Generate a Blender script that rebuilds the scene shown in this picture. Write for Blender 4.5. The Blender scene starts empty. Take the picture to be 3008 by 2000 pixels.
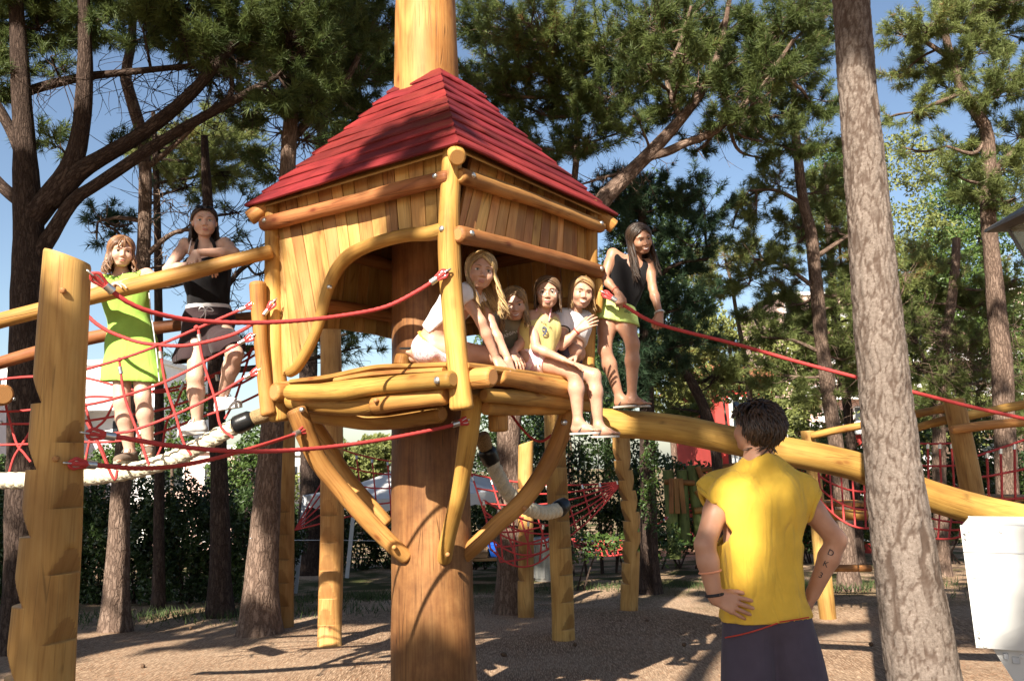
import bpy, math, random
import numpy as np
from mathutils import Vector, Matrix

SC = bpy.context.scene
COL = SC.collection
rng = np.random.default_rng(7)
random.seed(7)
R = math.radians

# ------------------------------------------------------------------ camera
FPX, CX, CY = 2486.0, 1504.0, 1000.0          # focal length and centre in photo pixels (3008 x 2000)
CAMZ = 1.56
PITCH, ROLL = R(8.06), R(1.4)
camd = bpy.data.cameras.new('camera')
cam = bpy.data.objects.new('camera', camd)
COL.objects.link(cam)
camd.sensor_width = 36.0
camd.lens = 36.0 * FPX / 3008.0
camd.clip_start = 0.05
camd.clip_end = 2000.0
CM = Matrix.Rotation(R(90) + PITCH, 3, 'X') @ Matrix.Rotation(-ROLL, 3, 'Z')
cam.matrix_world = Matrix.Translation((0, 0, CAMZ)) @ CM.to_4x4()
SC.camera = cam

# ------------------------------------------------------------------ sky, sun, exposure
SUN_EL, SUN_AZ = R(37), R(21)                  # sun behind the viewer, to the left
TO_SUN = Vector((-math.sin(SUN_AZ) * math.cos(SUN_EL), -math.cos(SUN_AZ) * math.cos(SUN_EL), math.sin(SUN_EL)))
world = bpy.data.worlds.new('World')
SC.world = world
world.use_nodes = True
wt = world.node_tree
wt.nodes.clear()
sky = wt.nodes.new('ShaderNodeTexSky')
sky.sky_type = 'NISHITA'
sky.sun_disc = False
sky.sun_elevation = SUN_EL
sky.sun_rotation = math.atan2(TO_SUN.x, TO_SUN.y)
sky.air_density = 1.0
sky.dust_density = 1.0
sky.ozone_density = 1.0
wbg = wt.nodes.new('ShaderNodeBackground')
wbg.inputs['Strength'].default_value = 0.06
wout = wt.nodes.new('ShaderNodeOutputWorld')
wt.links.new(sky.outputs[0], wbg.inputs[0])
wt.links.new(wbg.outputs[0], wout.inputs[0])
sund = bpy.data.lights.new('sun', 'SUN')
sund.energy = 5.0
sund.angle = R(0.53)
sund.color = (1.0, 0.93, 0.80)
sun = bpy.data.objects.new('sun', sund)
COL.objects.link(sun)
sun.rotation_euler = TO_SUN.to_track_quat('Z', 'Y').to_euler()
sun.location = (-6, -12, 14)
SC.view_settings.view_transform = 'Standard'
SC.view_settings.look = 'None'
SC.view_settings.gamma = 1.0
SC.view_settings.use_curve_mapping = False
SC.view_settings.exposure = 1.5
SC.cycles.use_denoising = True
SC.cycles.max_bounces = 6
SC.cycles.diffuse_bounces = 4

# ------------------------------------------------------------------ points from photo pixels
def V3(*a): return np.array(a, float)

def ray(x, y):
    v = CM @ Vector(((x - CX) / FPX, (CY - y) / FPX, -1.0))
    return np.array(v)

def P(x, y, d):
    """world point seen at photo pixel (x, y) whose distance in front of the viewer is d metres"""
    v = ray(x, y)
    t = d / v[1]
    return V3(v[0] * t, d, CAMZ + v[2] * t)

def ground_z(x, y):
    s = np.maximum(np.asarray(y, float) - 3.0, 0)
    return -0.052 * s * s / (s + 1.5) * np.where(s > 40, 40 / np.maximum(s, 1), 1)

def G(x, y):
    v = ray(x, y)
    lo, hi = 0.5, 80.0
    for _ in range(50):
        m = 0.5 * (lo + hi)
        z = CAMZ + v[2] * m / v[1]
        if z > ground_z(0, m): lo = m
        else: hi = m
    return V3(v[0] * lo / v[1], lo, float(ground_z(0, lo)))

def on_plane(x, y, p0, n):
    v = ray(x, y)
    o = V3(0, 0, CAMZ)
    t = np.dot(np.asarray(p0) - o, n) / np.dot(v, n)
    return o + v * t

# ------------------------------------------------------------------ objects
def link(o, parent=None):
    COL.objects.link(o)
    if parent is not None:
        o.parent = parent
    return o

def tag(o, label, cat, group=None, kind=None):
    if label: o['label'] = label
    if cat: o['category'] = cat
    if group: o['group'] = group
    if kind: o['kind'] = kind
    return o

def thing(name, label, cat, loc=(0, 0, 0), group=None):
    o = bpy.data.objects.new(name, None)
    o.empty_display_size = 0.1
    o.location = tuple(loc)
    link(o)
    return tag(o, label, cat, group)

def structure(o):
    o['kind'] = 'structure'
    return o

class MB:
    """collects faces of mixed size with uv in metres, then links them as one mesh object"""
    def __init__(self):
        self.v, self.f, self.uv, self.mi, self.n = [], [], [], [], 0
    def add(self, verts, faces, uv=None, mi=0):
        verts = np.asarray(verts, float)
        faces = np.asarray(faces, np.int64)
        self.v.append(verts)
        self.f.append(faces + self.n)
        if uv is None:
            uv = np.zeros((faces.size, 2))
        self.uv.append(np.asarray(uv, float).reshape(-1, 2))
        self.mi.append(np.full(len(faces), mi, np.int32))
        self.n += len(verts)
        return self
    def build(self, name, mats, parent=None, smooth=True, attr=None, label=None):
        me = bpy.data.meshes.new(name)
        v = np.concatenate(self.v) if self.v else np.zeros((0, 3))
        if parent is not None:
            v = v - np.array(parent_origin(parent))
        me.vertices.add(len(v))
        me.vertices.foreach_set('co', v.astype(np.float32).ravel())
        loops = np.concatenate([f.ravel() for f in self.f])
        tot = np.concatenate([np.full(len(f), f.shape[1], np.int32) for f in self.f])
        start = np.concatenate([[0], np.cumsum(tot)[:-1]]).astype(np.int32)
        me.loops.add(len(loops))
        me.loops.foreach_set('vertex_index', loops.astype(np.int32))
        me.polygons.add(len(tot))
        me.polygons.foreach_set('loop_start', start)
        me.polygons.foreach_set('loop_total', tot)
        me.polygons.foreach_set('material_index', np.concatenate(self.mi))
        sm = np.ones(len(tot), bool) if smooth is True else (np.zeros(len(tot), bool) if smooth is False else np.concatenate([np.full(len(f), s) for f, s in zip(self.f, smooth)]))
        me.polygons.foreach_set('use_smooth', sm)
        uvl = me.uv_layers.new(name='UVMap')
        uvl.data.foreach_set('uv', np.concatenate(self.uv).astype(np.float32).ravel())
        if attr:
            for k, a in attr.items():
                at = me.attributes.new(k, 'FLOAT', 'POINT')
                at.data.foreach_set('value', np.asarray(a, np.float32))
        for m in (mats if isinstance(mats, (list, tuple)) else [mats]):
            me.materials.append(m)
        me.update(calc_edges=True)
        me.validate()
        o = bpy.data.objects.new(name, me)
        link(o, parent)
        if label: o['label'] = label
        return o

def parent_origin(p):
    t = V3(0, 0, 0)
    while p is not None:
        t = t + np.array(p.location)
        p = p.parent
    return t

def unit(v):
    v = np.asarray(v, float)
    return v / (np.linalg.norm(v) + 1e-12)

def resample(pts, n, smooth=True):
    """n points along a Catmull-Rom curve through pts; rows may carry extra columns (a radius)"""
    p = np.asarray(pts, float)
    if len(p) == 2 or not smooth:
        seg = np.linalg.norm(np.diff(p[:, :3], axis=0), axis=1)
        s = np.concatenate([[0], np.cumsum(seg)])
        t = np.linspace(0, s[-1], n)
        return np.stack([np.interp(t, s, p[:, k]) for k in range(p.shape[1])], 1)
    q = np.vstack([2 * p[0] - p[1], p, 2 * p[-1] - p[-2]])
    out = []
    for i in range(1, len(q) - 2):
        t = np.linspace(0, 1, 13)[:-1, None]
        a, b, c, d = q[i - 1], q[i], q[i + 1], q[i + 2]
        out.append(0.5 * (2 * b + (c - a) * t + (2 * a - 5 * b + 4 * c - d) * t * t + (3 * b - a - 3 * c + d) * t ** 3))
    out.append(q[-2:-1])
    return resample(np.vstack(out), n, False)

def frames(p):
    t = np.gradient(p, axis=0)
    t /= np.linalg.norm(t, axis=1)[:, None] + 1e-12
    up = V3(0, 0, 1) if abs(t[0][2]) < 0.9 else V3(0, 1, 0)
    N = np.zeros_like(p)
    n = unit(np.cross(np.cross(t[0], up), t[0]))
    for i in range(len(p)):
        n = n - t[i] * np.dot(n, t[i])
        n = unit(n)
        N[i] = n
    return t, N, np.cross(t, N)

def tube_data(p, r, ns=10, lump=0.0, twist=None, phase=None):
    """rings of a tube; r scalar or per point; lump = relative irregularity; twist=(lobes, turns_per_m, depth)"""
    p = np.asarray(p, float)
    n = len(p)
    r = np.broadcast_to(np.asarray(r, float), (n,))
    T, N, B = frames(p)
    s = np.concatenate([[0], np.cumsum(np.linalg.norm(np.diff(p, axis=0), axis=1))])
    th = np.linspace(0, 2 * math.pi, ns, endpoint=False)
    rr = np.repeat(r[:, None], ns, 1)
    if lump:
        ph = rng.uniform(0, 6.28, 6) if phase is None else phase
        L = (np.sin(s[:, None] * 5.3 + ph[0] + np.sin(th + ph[1]) * 1.2) * 0.5 + np.sin(s[:, None] * 13.1 + ph[2] + np.cos(th * 2 + ph[3])) * 0.3
             + np.sin(th * 2 + ph[4] + s[:, None] * 1.7) * 0.5 + np.sin(s[:, None] * 29 + 3 * th + ph[5]) * 0.12)
        rr = rr * (1 + lump * L)
    if twist:
        rr = rr * (1 + twist[2] * np.cos(twist[0] * (th[None, :] - 2 * math.pi * twist[1] * s[:, None])))
    v = p[:, None, :] + rr[..., None] * (np.cos(th)[None, :, None] * N[:, None, :] + np.sin(th)[None, :, None] * B[:, None, :])
    return v, s, r

def add_tube(mb, p, r, ns=10, caps=(True, True), lump=0.0, mi=0, cap_mi=None, twist=None, round_end=0.0, phase=None):
    p = np.asarray(p, float)
    r = np.array(np.broadcast_to(np.asarray(r, float), (len(p),)))
    if round_end > 0:                                    # softened rims at the two ends
        e = round_end
        T0, T1 = unit(p[1] - p[0]), unit(p[-1] - p[-2])
        pa = np.array([p[0] + T0 * 0, p[0] + T0 * e * 0.3, p[0] + T0 * e])
        pb = np.array([p[-1] - T1 * e, p[-1] - T1 * e * 0.3, p[-1]])
        da = np.dot(p - p[0], T0); db = np.dot(p[-1] - p, T1)
        keep = (da > e * 1.05) & (db > e * 1.05)
        ra, rb = r[0], r[-1]
        p = np.vstack([pa, p[keep], pb])
        r = np.concatenate([[ra - e, ra - 0.3 * e, ra], r[keep], [rb, rb - 0.3 * e, rb - e]])
    v, s, rad = tube_data(p, r, ns, lump, twist, phase)
    n = len(p)
    i = np.arange(n - 1)[:, None]
    j = np.arange(ns)[None, :]
    j2 = (j + 1) % ns
    f = np.stack([i * ns + j, i * ns + j2, (i + 1) * ns + j2, (i + 1) * ns + j], -1).reshape(-1, 4)
    rm = float(np.mean(rad))
    U0 = (j / ns * 2 * math.pi * rm) + 0 * i
    U1 = ((j + 1) / ns * 2 * math.pi * rm) + 0 * i
    S0 = s[:-1][:, None] + 0 * j
    S1 = s[1:][:, None] + 0 * j
    uv = np.stack([np.stack([U0, S0], -1), np.stack([U1, S0], -1), np.stack([U1, S1], -1), np.stack([U0, S1], -1)], 2).reshape(-1, 2)
    mb.add(v.reshape(-1, 3), f, uv, mi)
    cm = mi if cap_mi is None else cap_mi
    for end, do in ((0, caps[0]), (n - 1, caps[1])):
        if not do: continue
        ring = v[end]
        th = np.linspace(0, 2 * math.pi, ns, endpoint=False)
        cuv = np.stack([np.cos(th) * rad[end], np.sin(th) * rad[end]], -1)
        order = np.arange(ns)[::-1] if end == 0 else np.arange(ns)
        mb.add(ring, order[None, :], cuv[order], cm)
    return mb

def make_tube(name, pts, r, mats, parent=None, n=24, ns=12, lump=0.0, caps=(True, True), cap_mi=None, twist=None, round_end=0.0, label=None):
    mb = MB()
    q = np.asarray(pts, float)
    if q.shape[1] == 4:
        q = resample(q, n)
        p, rad = q[:, :3], q[:, 3]
    else:
        p = resample(q, n) if n else q
        rad = r
    add_tube(mb, p, rad, ns, caps, lump, 0, cap_mi, twist, round_end)
    sm = [f.shape[1] == 4 for f in mb.f]
    return mb.build(name, mats, parent, smooth=sm, label=label)

def add_box(mb, c, size, M=None, mi=0, uvs=None):
    """box with bevel-free corners; c centre, size full extents, M 3x3 axes as columns"""
    c = np.asarray(c, float); h = np.asarray(size, float) / 2
    M = np.eye(3) if M is None else np.asarray(M, float)
    q = np.array([[x, y, z] for x in (-1, 1) for y in (-1, 1) for z in (-1, 1)], float) * h
    F = np.array([[0, 1, 3, 2], [4, 6, 7, 5], [0, 4, 5, 1], [2, 3, 7, 6], [0, 2, 6, 4], [1, 5, 7, 3]])
    ax = int(np.argmax(h))
    uv = []
    for f in F:
        pts = q[f]
        others = [k for k in range(3) if np.ptp(pts[:, k]) > 1e-9]
        lng = ax if ax in others else others[-1]
        oth = [k for k in others if k != lng]
        uv.append(np.stack([pts[:, oth[0]] if oth else 0 * pts[:, lng], pts[:, lng]], -1))
    mb.add(c + q @ M.T, F, np.concatenate(uv), mi)
    return mb

def bevel_box(name, c, size, mat, parent=None, b=0.006, M=None, label=None):
    """box with chamfered edges, one mesh object"""
    mb = MB()
    h = np.asarray(size, float) / 2
    M = np.eye(3) if M is None else np.asarray(M, float)
    b = min(b, h.min() * 0.45)
    V, idx = [], {}
    for sx in (-1, 1):
        for sy in (-1, 1):
            for sz in (-1, 1):
                s = np.array([sx, sy, sz])
                for k in range(3):
                    v = s * (h - b); v = v.astype(float); v[k] = s[k] * h[k]
                    idx[(sx, sy, sz, k)] = len(V); V.append(v)
    F4, F3 = [], []
    for k in range(3):
        a, c2 = [(1, 2), (0, 2), (0, 1)][k]
        for s in (-1, 1):
            ring = []
            for (p, q) in ((-1, -1), (1, -1), (1, 1), (-1, 1)):
                t = [0, 0, 0]; t[k] = s; t[a] = p; t[c2] = q
                ring.append(idx[(t[0], t[1], t[2], k)])
            F4.append(ring)
        for p in (-1, 1):
            for q in (-1, 1):
                t0 = [0, 0, 0]; t0[a] = p; t0[c2] = q
                r = []
                for (s, kk) in ((-1, a), (1, a), (1, c2), (-1, c2)):
                    t = list(t0); t[k] = s
                    r.append(idx[(t[0], t[1], t[2], kk)])
                F4.append(r)
    for sx in (-1, 1):
        for sy in (-1, 1):
            for sz in (-1, 1):
                F3.append([idx[(sx, sy, sz, 0)], idx[(sx, sy, sz, 1)], idx[(sx, sy, sz, 2)]])
    V = np.array(V)
    ax = int(np.argmax(h)); o = [k for k in range(3) if k != ax]
    def fix(F):
        out = []
        for f in F:
            p = V[list(f)]
            n = np.cross(p[1] - p[0], p[2] - p[0])
            out.append(list(f) if np.dot(n, p.mean(0)) > 0 else list(f)[::-1])
        return np.array(out)
    F4, F3 = fix(F4), fix(F3)
    def U(F):
        p = V[F.ravel()]
        return np.stack([p[:, o[0]] + p[:, o[1]], p[:, ax]], -1)
    W = np.asarray(c, float) + V @ M.T
    mb.add(W, F4, U(F4)); 
    mb.v.append(np.zeros((0, 3))); mb.f.append(F3); mb.uv.append(U(F3)); mb.mi.append(np.zeros(len(F3), np.int32))
    return mb.build(name, mat, parent, smooth=False, label=label)

def prism(mb, poly, n, depth, mi=0, uv_axis=None):
    """planar polygon (k x 3) pushed along n by depth; front and back faces and walls"""
    poly = np.asarray(poly, float); n = unit(n); k = len(poly)
    nn = np.zeros(3)
    for i in range(k): nn += np.cross(poly[i], poly[(i + 1) % k])
    if np.dot(nn, n) < 0: poly = poly[::-1]
    ua = unit(uv_axis) if uv_axis is not None else unit(poly[1] - poly[0])
    ub = np.cross(n, ua)
    uvp = np.stack([poly @ ub, poly @ ua], -1)
    mb.add(poly + n * depth, np.arange(k)[None, :], uvp, mi)
    mb.add(poly, np.arange(k)[::-1][None, :], uvp[::-1], mi)
    w = np.vstack([poly, poly + n * depth])
    F, uv = [], []
    for i in range(k):
        j = (i + 1) % k
        F.append([i, j, k + j, k + i])
        uv += [uvp[i], uvp[j], uvp[j] + [depth, 0], uvp[i] + [depth, 0]]
    mb.add(w, F, np.array(uv), mi)
    return mb

# ------------------------------------------------------------------ materials
def nodes(name):
    m = bpy.data.materials.new(name)
    m.use_nodes = True
    nt = m.node_tree
    b = nt.nodes['Principled BSDF']
    return m, nt, b

def N(nt, t, **kw):
    n = nt.nodes.new(t)
    for k, v in kw.items():
        if k in n.inputs: n.inputs[k].default_value = v
        else: setattr(n, k, v)
    return n

def L(nt, a, b): nt.links.new(a, b)

def ramp(nt, stops):
    r = nt.nodes.new('ShaderNodeValToRGB')
    e = r.color_ramp.elements
    while len(e) < len(stops): e.new(0.5)
    for k, (p, c) in enumerate(stops):
        e[k].position = p
        e[k].color = (*c, 1) if len(c) == 3 else c
    return r

def vary(nt, col, hue=0.0, val=0.15, src='Random'):
    """per-object brightness and hue spread"""
    oi = N(nt, 'ShaderNodeObjectInfo')
    hs = N(nt, 'ShaderNodeHueSaturation')
    mr = N(nt, 'ShaderNodeMapRange'); mr.inputs['To Min'].default_value = 1 - val; mr.inputs['To Max'].default_value = 1 + val
    L(nt, oi.outputs['Random'], mr.inputs['Value']); L(nt, mr.outputs[0], hs.inputs['Value'])
    if hue:
        m2 = N(nt, 'ShaderNodeMath', operation='MULTIPLY'); m2.inputs[1].default_value = 7.31
        fr = N(nt, 'ShaderNodeMath', operation='FRACT')
        m3 = N(nt, 'ShaderNodeMapRange'); m3.inputs['To Min'].default_value = 0.5 - hue; m3.inputs['To Max'].default_value = 0.5 + hue
        L(nt, oi.outputs['Random'], m2.inputs[0]); L(nt, m2.outputs[0], fr.inputs[0]); L(nt, fr.outputs[0], m3.inputs['Value']); L(nt, m3.outputs[0], hs.inputs['Hue'])
    L(nt, col, hs.inputs['Color'])
    return hs.outputs[0]

def mix(nt, fac, a, b, mode='MIX'):
    m = nt.nodes.new('ShaderNodeMix'); m.data_type = 'RGBA'; m.blend_type = mode
    def put(sock, v):
        if hasattr(v, 'is_output'): L(nt, v, sock)
        elif isinstance(v, (tuple, list)): sock.default_value = (*v, 1) if len(v) == 3 else v
        else: sock.default_value = v
    put(m.inputs[0], fac); put(m.inputs[6], a); put(m.inputs[7], b)
    return m.outputs[2]

def bump(nt, b, h, strength=0.3, dist=0.01):
    n = N(nt, 'ShaderNodeBump'); n.inputs['Strength'].default_value = strength; n.inputs['Distance'].default_value = dist
    L(nt, h, n.inputs['Height']); L(nt, n.outputs[0], b.inputs['Normal'])
    return n

def wood(name, light, mid, dark, rough=0.5, val=0.12, hue=0.008, knots=True, bstr=0.25, dirt=0.0, cracks=0.5):
    """wood whose grain runs along uv v (metres)"""
    m, nt, b = nodes(name)
    tc = N(nt, 'ShaderNodeTexCoord')
    oi = N(nt, 'ShaderNodeObjectInfo')
    off = N(nt, 'ShaderNodeMath', operation='MULTIPLY'); off.inputs[1].default_value = 37.0
    L(nt, oi.outputs['Random'], off.inputs[0])
    cb = N(nt, 'ShaderNodeCombineXYZ'); L(nt, off.outputs[0], cb.inputs[0]); L(nt, off.outputs[0], cb.inputs[1]); L(nt, off.outputs[0], cb.inputs[2])
    ad = N(nt, 'ShaderNodeVectorMath', operation='ADD'); L(nt, tc.outputs['UV'], ad.inputs[0]); L(nt, cb.outputs[0], ad.inputs[1])
    mp = N(nt, 'ShaderNodeMapping'); mp.inputs['Scale'].default_value = (55, 2.2, 1); L(nt, ad.outputs[0], mp.inputs['Vector'])
    n1 = N(nt, 'ShaderNodeTexNoise', Scale=1.0, Detail=6.0, Roughness=0.6, Distortion=0.6); L(nt, mp.outputs[0], n1.inputs['Vector'])
    mp2 = N(nt, 'ShaderNodeMapping'); mp2.inputs['Scale'].default_value = (7, 1.6, 1); L(nt, ad.outputs[0], mp2.inputs['Vector'])
    n2 = N(nt, 'ShaderNodeTexNoise', Scale=1.0, Detail=4.0, Roughness=0.55, Distortion=1.2); L(nt, mp2.outputs[0], n2.inputs['Vector'])
    c1 = ramp(nt, [(0.32, tuple(.7 * x for x in dark)), (0.48, mid), (0.70, light)])
    L(nt, n1.outputs[0], c1.inputs[0])
    c2 = ramp(nt, [(0.34, dark), (0.50, mid), (0.66, light)])
    L(nt, n2.outputs[0], c2.inputs[0])
    col = mix(nt, 0.55, c1.outputs[0], c2.outputs[0])
    big = N(nt, 'ShaderNodeTexNoise', Scale=1.4, Detail=3.0, Roughness=0.5); L(nt, ad.outputs[0], big.inputs['Vector'])
    bg = ramp(nt, [(0.36, (0.50, 0.44, 0.38)), (0.62, (1.12, 1.10, 1.05))]); L(nt, big.outputs[0], bg.inputs[0])
    col = mix(nt, 0.75, col, bg.outputs[0], 'MULTIPLY')
    # drying cracks along the grain
    mp3 = N(nt, 'ShaderNodeMapping'); mp3.inputs['Scale'].default_value = (26, 0.9, 1); L(nt, ad.outputs[0], mp3.inputs['Vector'])
    vo = N(nt, 'ShaderNodeTexVoronoi', feature='DISTANCE_TO_EDGE', Scale=1.0); L(nt, mp3.outputs[0], vo.inputs['Vector'])
    n4 = N(nt, 'ShaderNodeTexNoise', Scale=3.0, Detail=2.0); L(nt, ad.outputs[0], n4.inputs['Vector'])
    cr = ramp(nt, [(0.0, (1, 1, 1)), (0.03, (0, 0, 0))]); L(nt, vo.outputs['Distance'], cr.inputs[0])
    gate = ramp(nt, [(0.48, (0, 0, 0)), (0.58, (1, 1, 1))]); L(nt, n4.outputs[0], gate.inputs[0])
    cm = N(nt, 'ShaderNodeMath', operation='MULTIPLY'); L(nt, cr.outputs[0], cm.inputs[0]); L(nt, gate.outputs[0], cm.inputs[1])
    cm2 = N(nt, 'ShaderNodeMath', operation='MULTIPLY'); cm2.inputs[1].default_value = cracks; L(nt, cm.outputs[0], cm2.inputs[0])
    col = mix(nt, cm2.outputs[0], col, tuple(0.18 * x for x in dark))
    if knots:
        mp4 = N(nt, 'ShaderNodeMapping'); mp4.inputs['Scale'].default_value = (9, 4.2, 1); L(nt, ad.outputs[0], mp4.inputs['Vector'])
        v2 = N(nt, 'ShaderNodeTexVoronoi', Scale=1.0, Randomness=1.0); L(nt, mp4.outputs[0], v2.inputs['Vector'])
        kr = ramp(nt, [(0.0, (0.95, 0.95, 0.95)), (0.09, (0.7, 0.7, 0.7)), (0.13, (0.35, 0.35, 0.35)), (0.26, (0, 0, 0))]); L(nt, v2.outputs['Distance'], kr.inputs[0])
        sep = N(nt, 'ShaderNodeSeparateColor'); L(nt, v2.outputs['Color'], sep.inputs[0])
        gt = N(nt, 'ShaderNodeMath', operation='GREATER_THAN'); gt.inputs[1].default_value = 0.55; L(nt, sep.outputs[0], gt.inputs[0])
        km = N(nt, 'ShaderNodeMath', operation='MULTIPLY'); L(nt, kr.outputs[0], km.inputs[0]); L(nt, gt.outputs[0], km.inputs[1])
        col = mix(nt, km.outputs[0], col, (dark[0] * 0.6, dark[1] * 0.45, dark[2] * 0.4))
    if dirt:
        n5 = N(nt, 'ShaderNodeTexNoise', Scale=2.6, Detail=7.0, Roughness=0.7); L(nt, tc.outputs['Object'], n5.inputs['Vector'])
        dr = ramp(nt, [(0.42, (0, 0, 0)), (0.62, (dirt, dirt, dirt))]); L(nt, n5.outputs[0], dr.inputs[0])
        col = mix(nt, dr.outputs[0], col, (dark[0] * 0.45, dark[1] * 0.4, dark[2] * 0.5))
    col = vary(nt, col, hue, val)
    L(nt, col, b.inputs['Base Color'])
    b.inputs['Roughness'].default_value = rough
    b.inputs['Specular IOR Level'].default_value = 0.25
    hm = N(nt, 'ShaderNodeMath', operation='SUBTRACT'); L(nt, n1.outputs[0], hm.inputs[0]); L(nt, cm.outputs[0], hm.inputs[1])
    bump(nt, b, hm.outputs[0], bstr, 0.004)
    return m

def endgrain(name, light, dark):
    m, nt, b = nodes(name)
    tc = N(nt, 'ShaderNodeTexCoord')
    nz = N(nt, 'ShaderNodeTexNoise', Scale=18.0, Detail=3.0); L(nt, tc.outputs['UV'], nz.inputs['Vector'])
    ln = N(nt, 'ShaderNodeVectorMath', operation='LENGTH'); L(nt, tc.outputs['UV'], ln.inputs[0])
    ad = N(nt, 'ShaderNodeMath', operation='MULTIPLY_ADD'); L(nt, nz.outputs[0], ad.inputs[0]); ad.inputs[1].default_value = 0.012; L(nt, ln.outputs['Value'], ad.inputs[2])
    mu = N(nt, 'ShaderNodeMath', operation='MULTIPLY'); L(nt, ad.outputs[0], mu.inputs[0]); mu.inputs[1].default_value = 700.0
    sn = N(nt, 'ShaderNodeMath', operation='SINE'); L(nt, mu.outputs[0], sn.inputs[0])
    c = ramp(nt, [(0.2, dark), (0.9, light)]); L(nt, sn.outputs[0], c.inputs[0])
    col = mix(nt, 0.5, c.outputs[0], light)
    col = vary(nt, col, 0.01, 0.12)
    L(nt, col, b.inputs['Base Color']); b.inputs['Roughness'].default_value = 0.7
    return m

def plain(name, col, rough=0.6, metal=0.0, noise=0.12, scale=30.0, bstr=0.0, val=0.0, spec=0.4, coord='Object', sub=0.0):
    m, nt, b = nodes(name)
    tc = N(nt, 'ShaderNodeTexCoord')
    nz = N(nt, 'ShaderNodeTexNoise', Scale=scale, Detail=5.0, Roughness=0.6); L(nt, tc.outputs[coord], nz.inputs['Vector'])
    r = ramp(nt, [(0.3, tuple(c * (1 - noise) for c in col)), (0.7, tuple(min(1, c * (1 + noise)) for c in col))]); L(nt, nz.outputs[0], r.inputs[0])
    c = r.outputs[0]
    if val: c = vary(nt, c, 0.0, val)
    L(nt, c, b.inputs['Base Color'])
    b.inputs['Roughness'].default_value = rough; b.inputs['Metallic'].default_value = metal; b.inputs['Specular IOR Level'].default_value = spec
    if sub:
        b.inputs['Subsurface Weight'].default_value = sub
        b.inputs['Subsurface Radius'].default_value = (0.012, 0.005, 0.003)
        b.inputs['Subsurface Scale'].default_value = 1.0
    if bstr: bump(nt, b, nz.outputs[0], bstr, 0.005)
    return m

def fabric(name, col, rough=0.9, val=0.06, scale=700.0, bstr=0.15, fold=0.0):
    m, nt, b = nodes(name)
    tc = N(nt, 'ShaderNodeTexCoord')
    nz = N(nt, 'ShaderNodeTexNoise', Scale=9.0, Detail=4.0, Roughness=0.55); L(nt, tc.outputs['Object'], nz.inputs['Vector'])
    n2 = N(nt, 'ShaderNodeTexNoise', Scale=scale, Detail=1.0); L(nt, tc.outputs['Object'], n2.inputs['Vector'])
    r = ramp(nt, [(0.3, tuple(c * 0.88 for c in col)), (0.7, tuple(min(1, c * 1.1) for c in col))]); L(nt, nz.outputs[0], r.inputs[0])
    L(nt, r.outputs[0], b.inputs['Base Color'])
    b.inputs['Roughness'].default_value = rough
    b.inputs['Specular IOR Level'].default_value = 0.15
    b.inputs['Sheen Weight'].default_value = 0.1
    if fold:
        mp = N(nt, 'ShaderNodeMapping'); mp.inputs['Scale'].default_value = (14, 14, 3.5); L(nt, tc.outputs['Object'], mp.inputs['Vector'])
        n3 = N(nt, 'ShaderNodeTexNoise', Scale=1.0, Detail=2.0, Distortion=1.0); L(nt, mp.outputs[0], n3.inputs['Vector'])
        ad = N(nt, 'ShaderNodeMath', operation='MULTIPLY_ADD'); L(nt, n2.outputs[0], ad.inputs[0]); ad.inputs[1].default_value = 0.08; L(nt, n3.outputs[0], ad.inputs[2])
        bump(nt, b, ad.outputs[0], fold, 0.03)
    else:
        bump(nt, b, n2.outputs[0], bstr, 0.001)
    return m

M = {}
M['log'] = wood('oiled_yellow_log', (0.57, 0.325, 0.100), (0.47, 0.240, 0.062), (0.29, 0.122, 0.032), 0.6, 0.14, 0.012, True, 0.5)
M['log_brown'] = wood('brown_log', (0.42, 0.21, 0.075), (0.33, 0.145, 0.046), (0.20, 0.068, 0.018), 0.58, 0.18, 0.012, True, 0.45)
M['plank'] = wood('wall_plank', (0.60, 0.38, 0.145), (0.51, 0.285, 0.090), (0.34, 0.155, 0.048), 0.55, 0.22, 0.012)
M['board'] = wood('floor_board', (0.42, 0.22, 0.07), (0.34, 0.16, 0.045), (0.22, 0.085, 0.026), 0.55, 0.15)
M['trunk'] = wood('worn_trunk', (0.38, 0.200, 0.080), (0.285, 0.132, 0.050), (0.16, 0.065, 0.025), 0.5, 0.0, 0, False, 0.35, 0.55, 0.8)
M['post'] = wood('dry_post', (0.56, 0.345, 0.125), (0.47, 0.260, 0.080), (0.31, 0.148, 0.042), 0.6, 0.1)
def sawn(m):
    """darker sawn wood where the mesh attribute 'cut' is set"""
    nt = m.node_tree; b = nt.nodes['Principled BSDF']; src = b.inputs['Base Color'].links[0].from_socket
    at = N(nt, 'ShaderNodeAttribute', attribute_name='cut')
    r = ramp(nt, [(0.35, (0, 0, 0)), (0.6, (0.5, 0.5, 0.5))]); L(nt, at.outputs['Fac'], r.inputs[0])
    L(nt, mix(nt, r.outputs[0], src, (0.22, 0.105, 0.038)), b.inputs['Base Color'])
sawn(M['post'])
M['greenpost'] = wood('green_post', (0.20, 0.24, 0.08), (0.13, 0.17, 0.05), (0.07, 0.10, 0.03), 0.6, 0.1)
M['end'] = endgrain('end_grain', (0.46, 0.23, 0.07), (0.27, 0.11, 0.03))
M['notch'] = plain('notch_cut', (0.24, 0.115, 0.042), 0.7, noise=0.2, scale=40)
M['metal'] = plain('zinc_metal', (0.62, 0.62, 0.60), 0.32, 0.9, 0.15, 60)
M['black'] = plain('black_rubber', (0.012, 0.012, 0.012), 0.3, 0, 0.3, 30, 0.2)
M['white_rope'] = plain('white_rope', (0.66, 0.58, 0.42), 0.9, 0, 0.18, 90, 0.35, 0.05)
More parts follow.
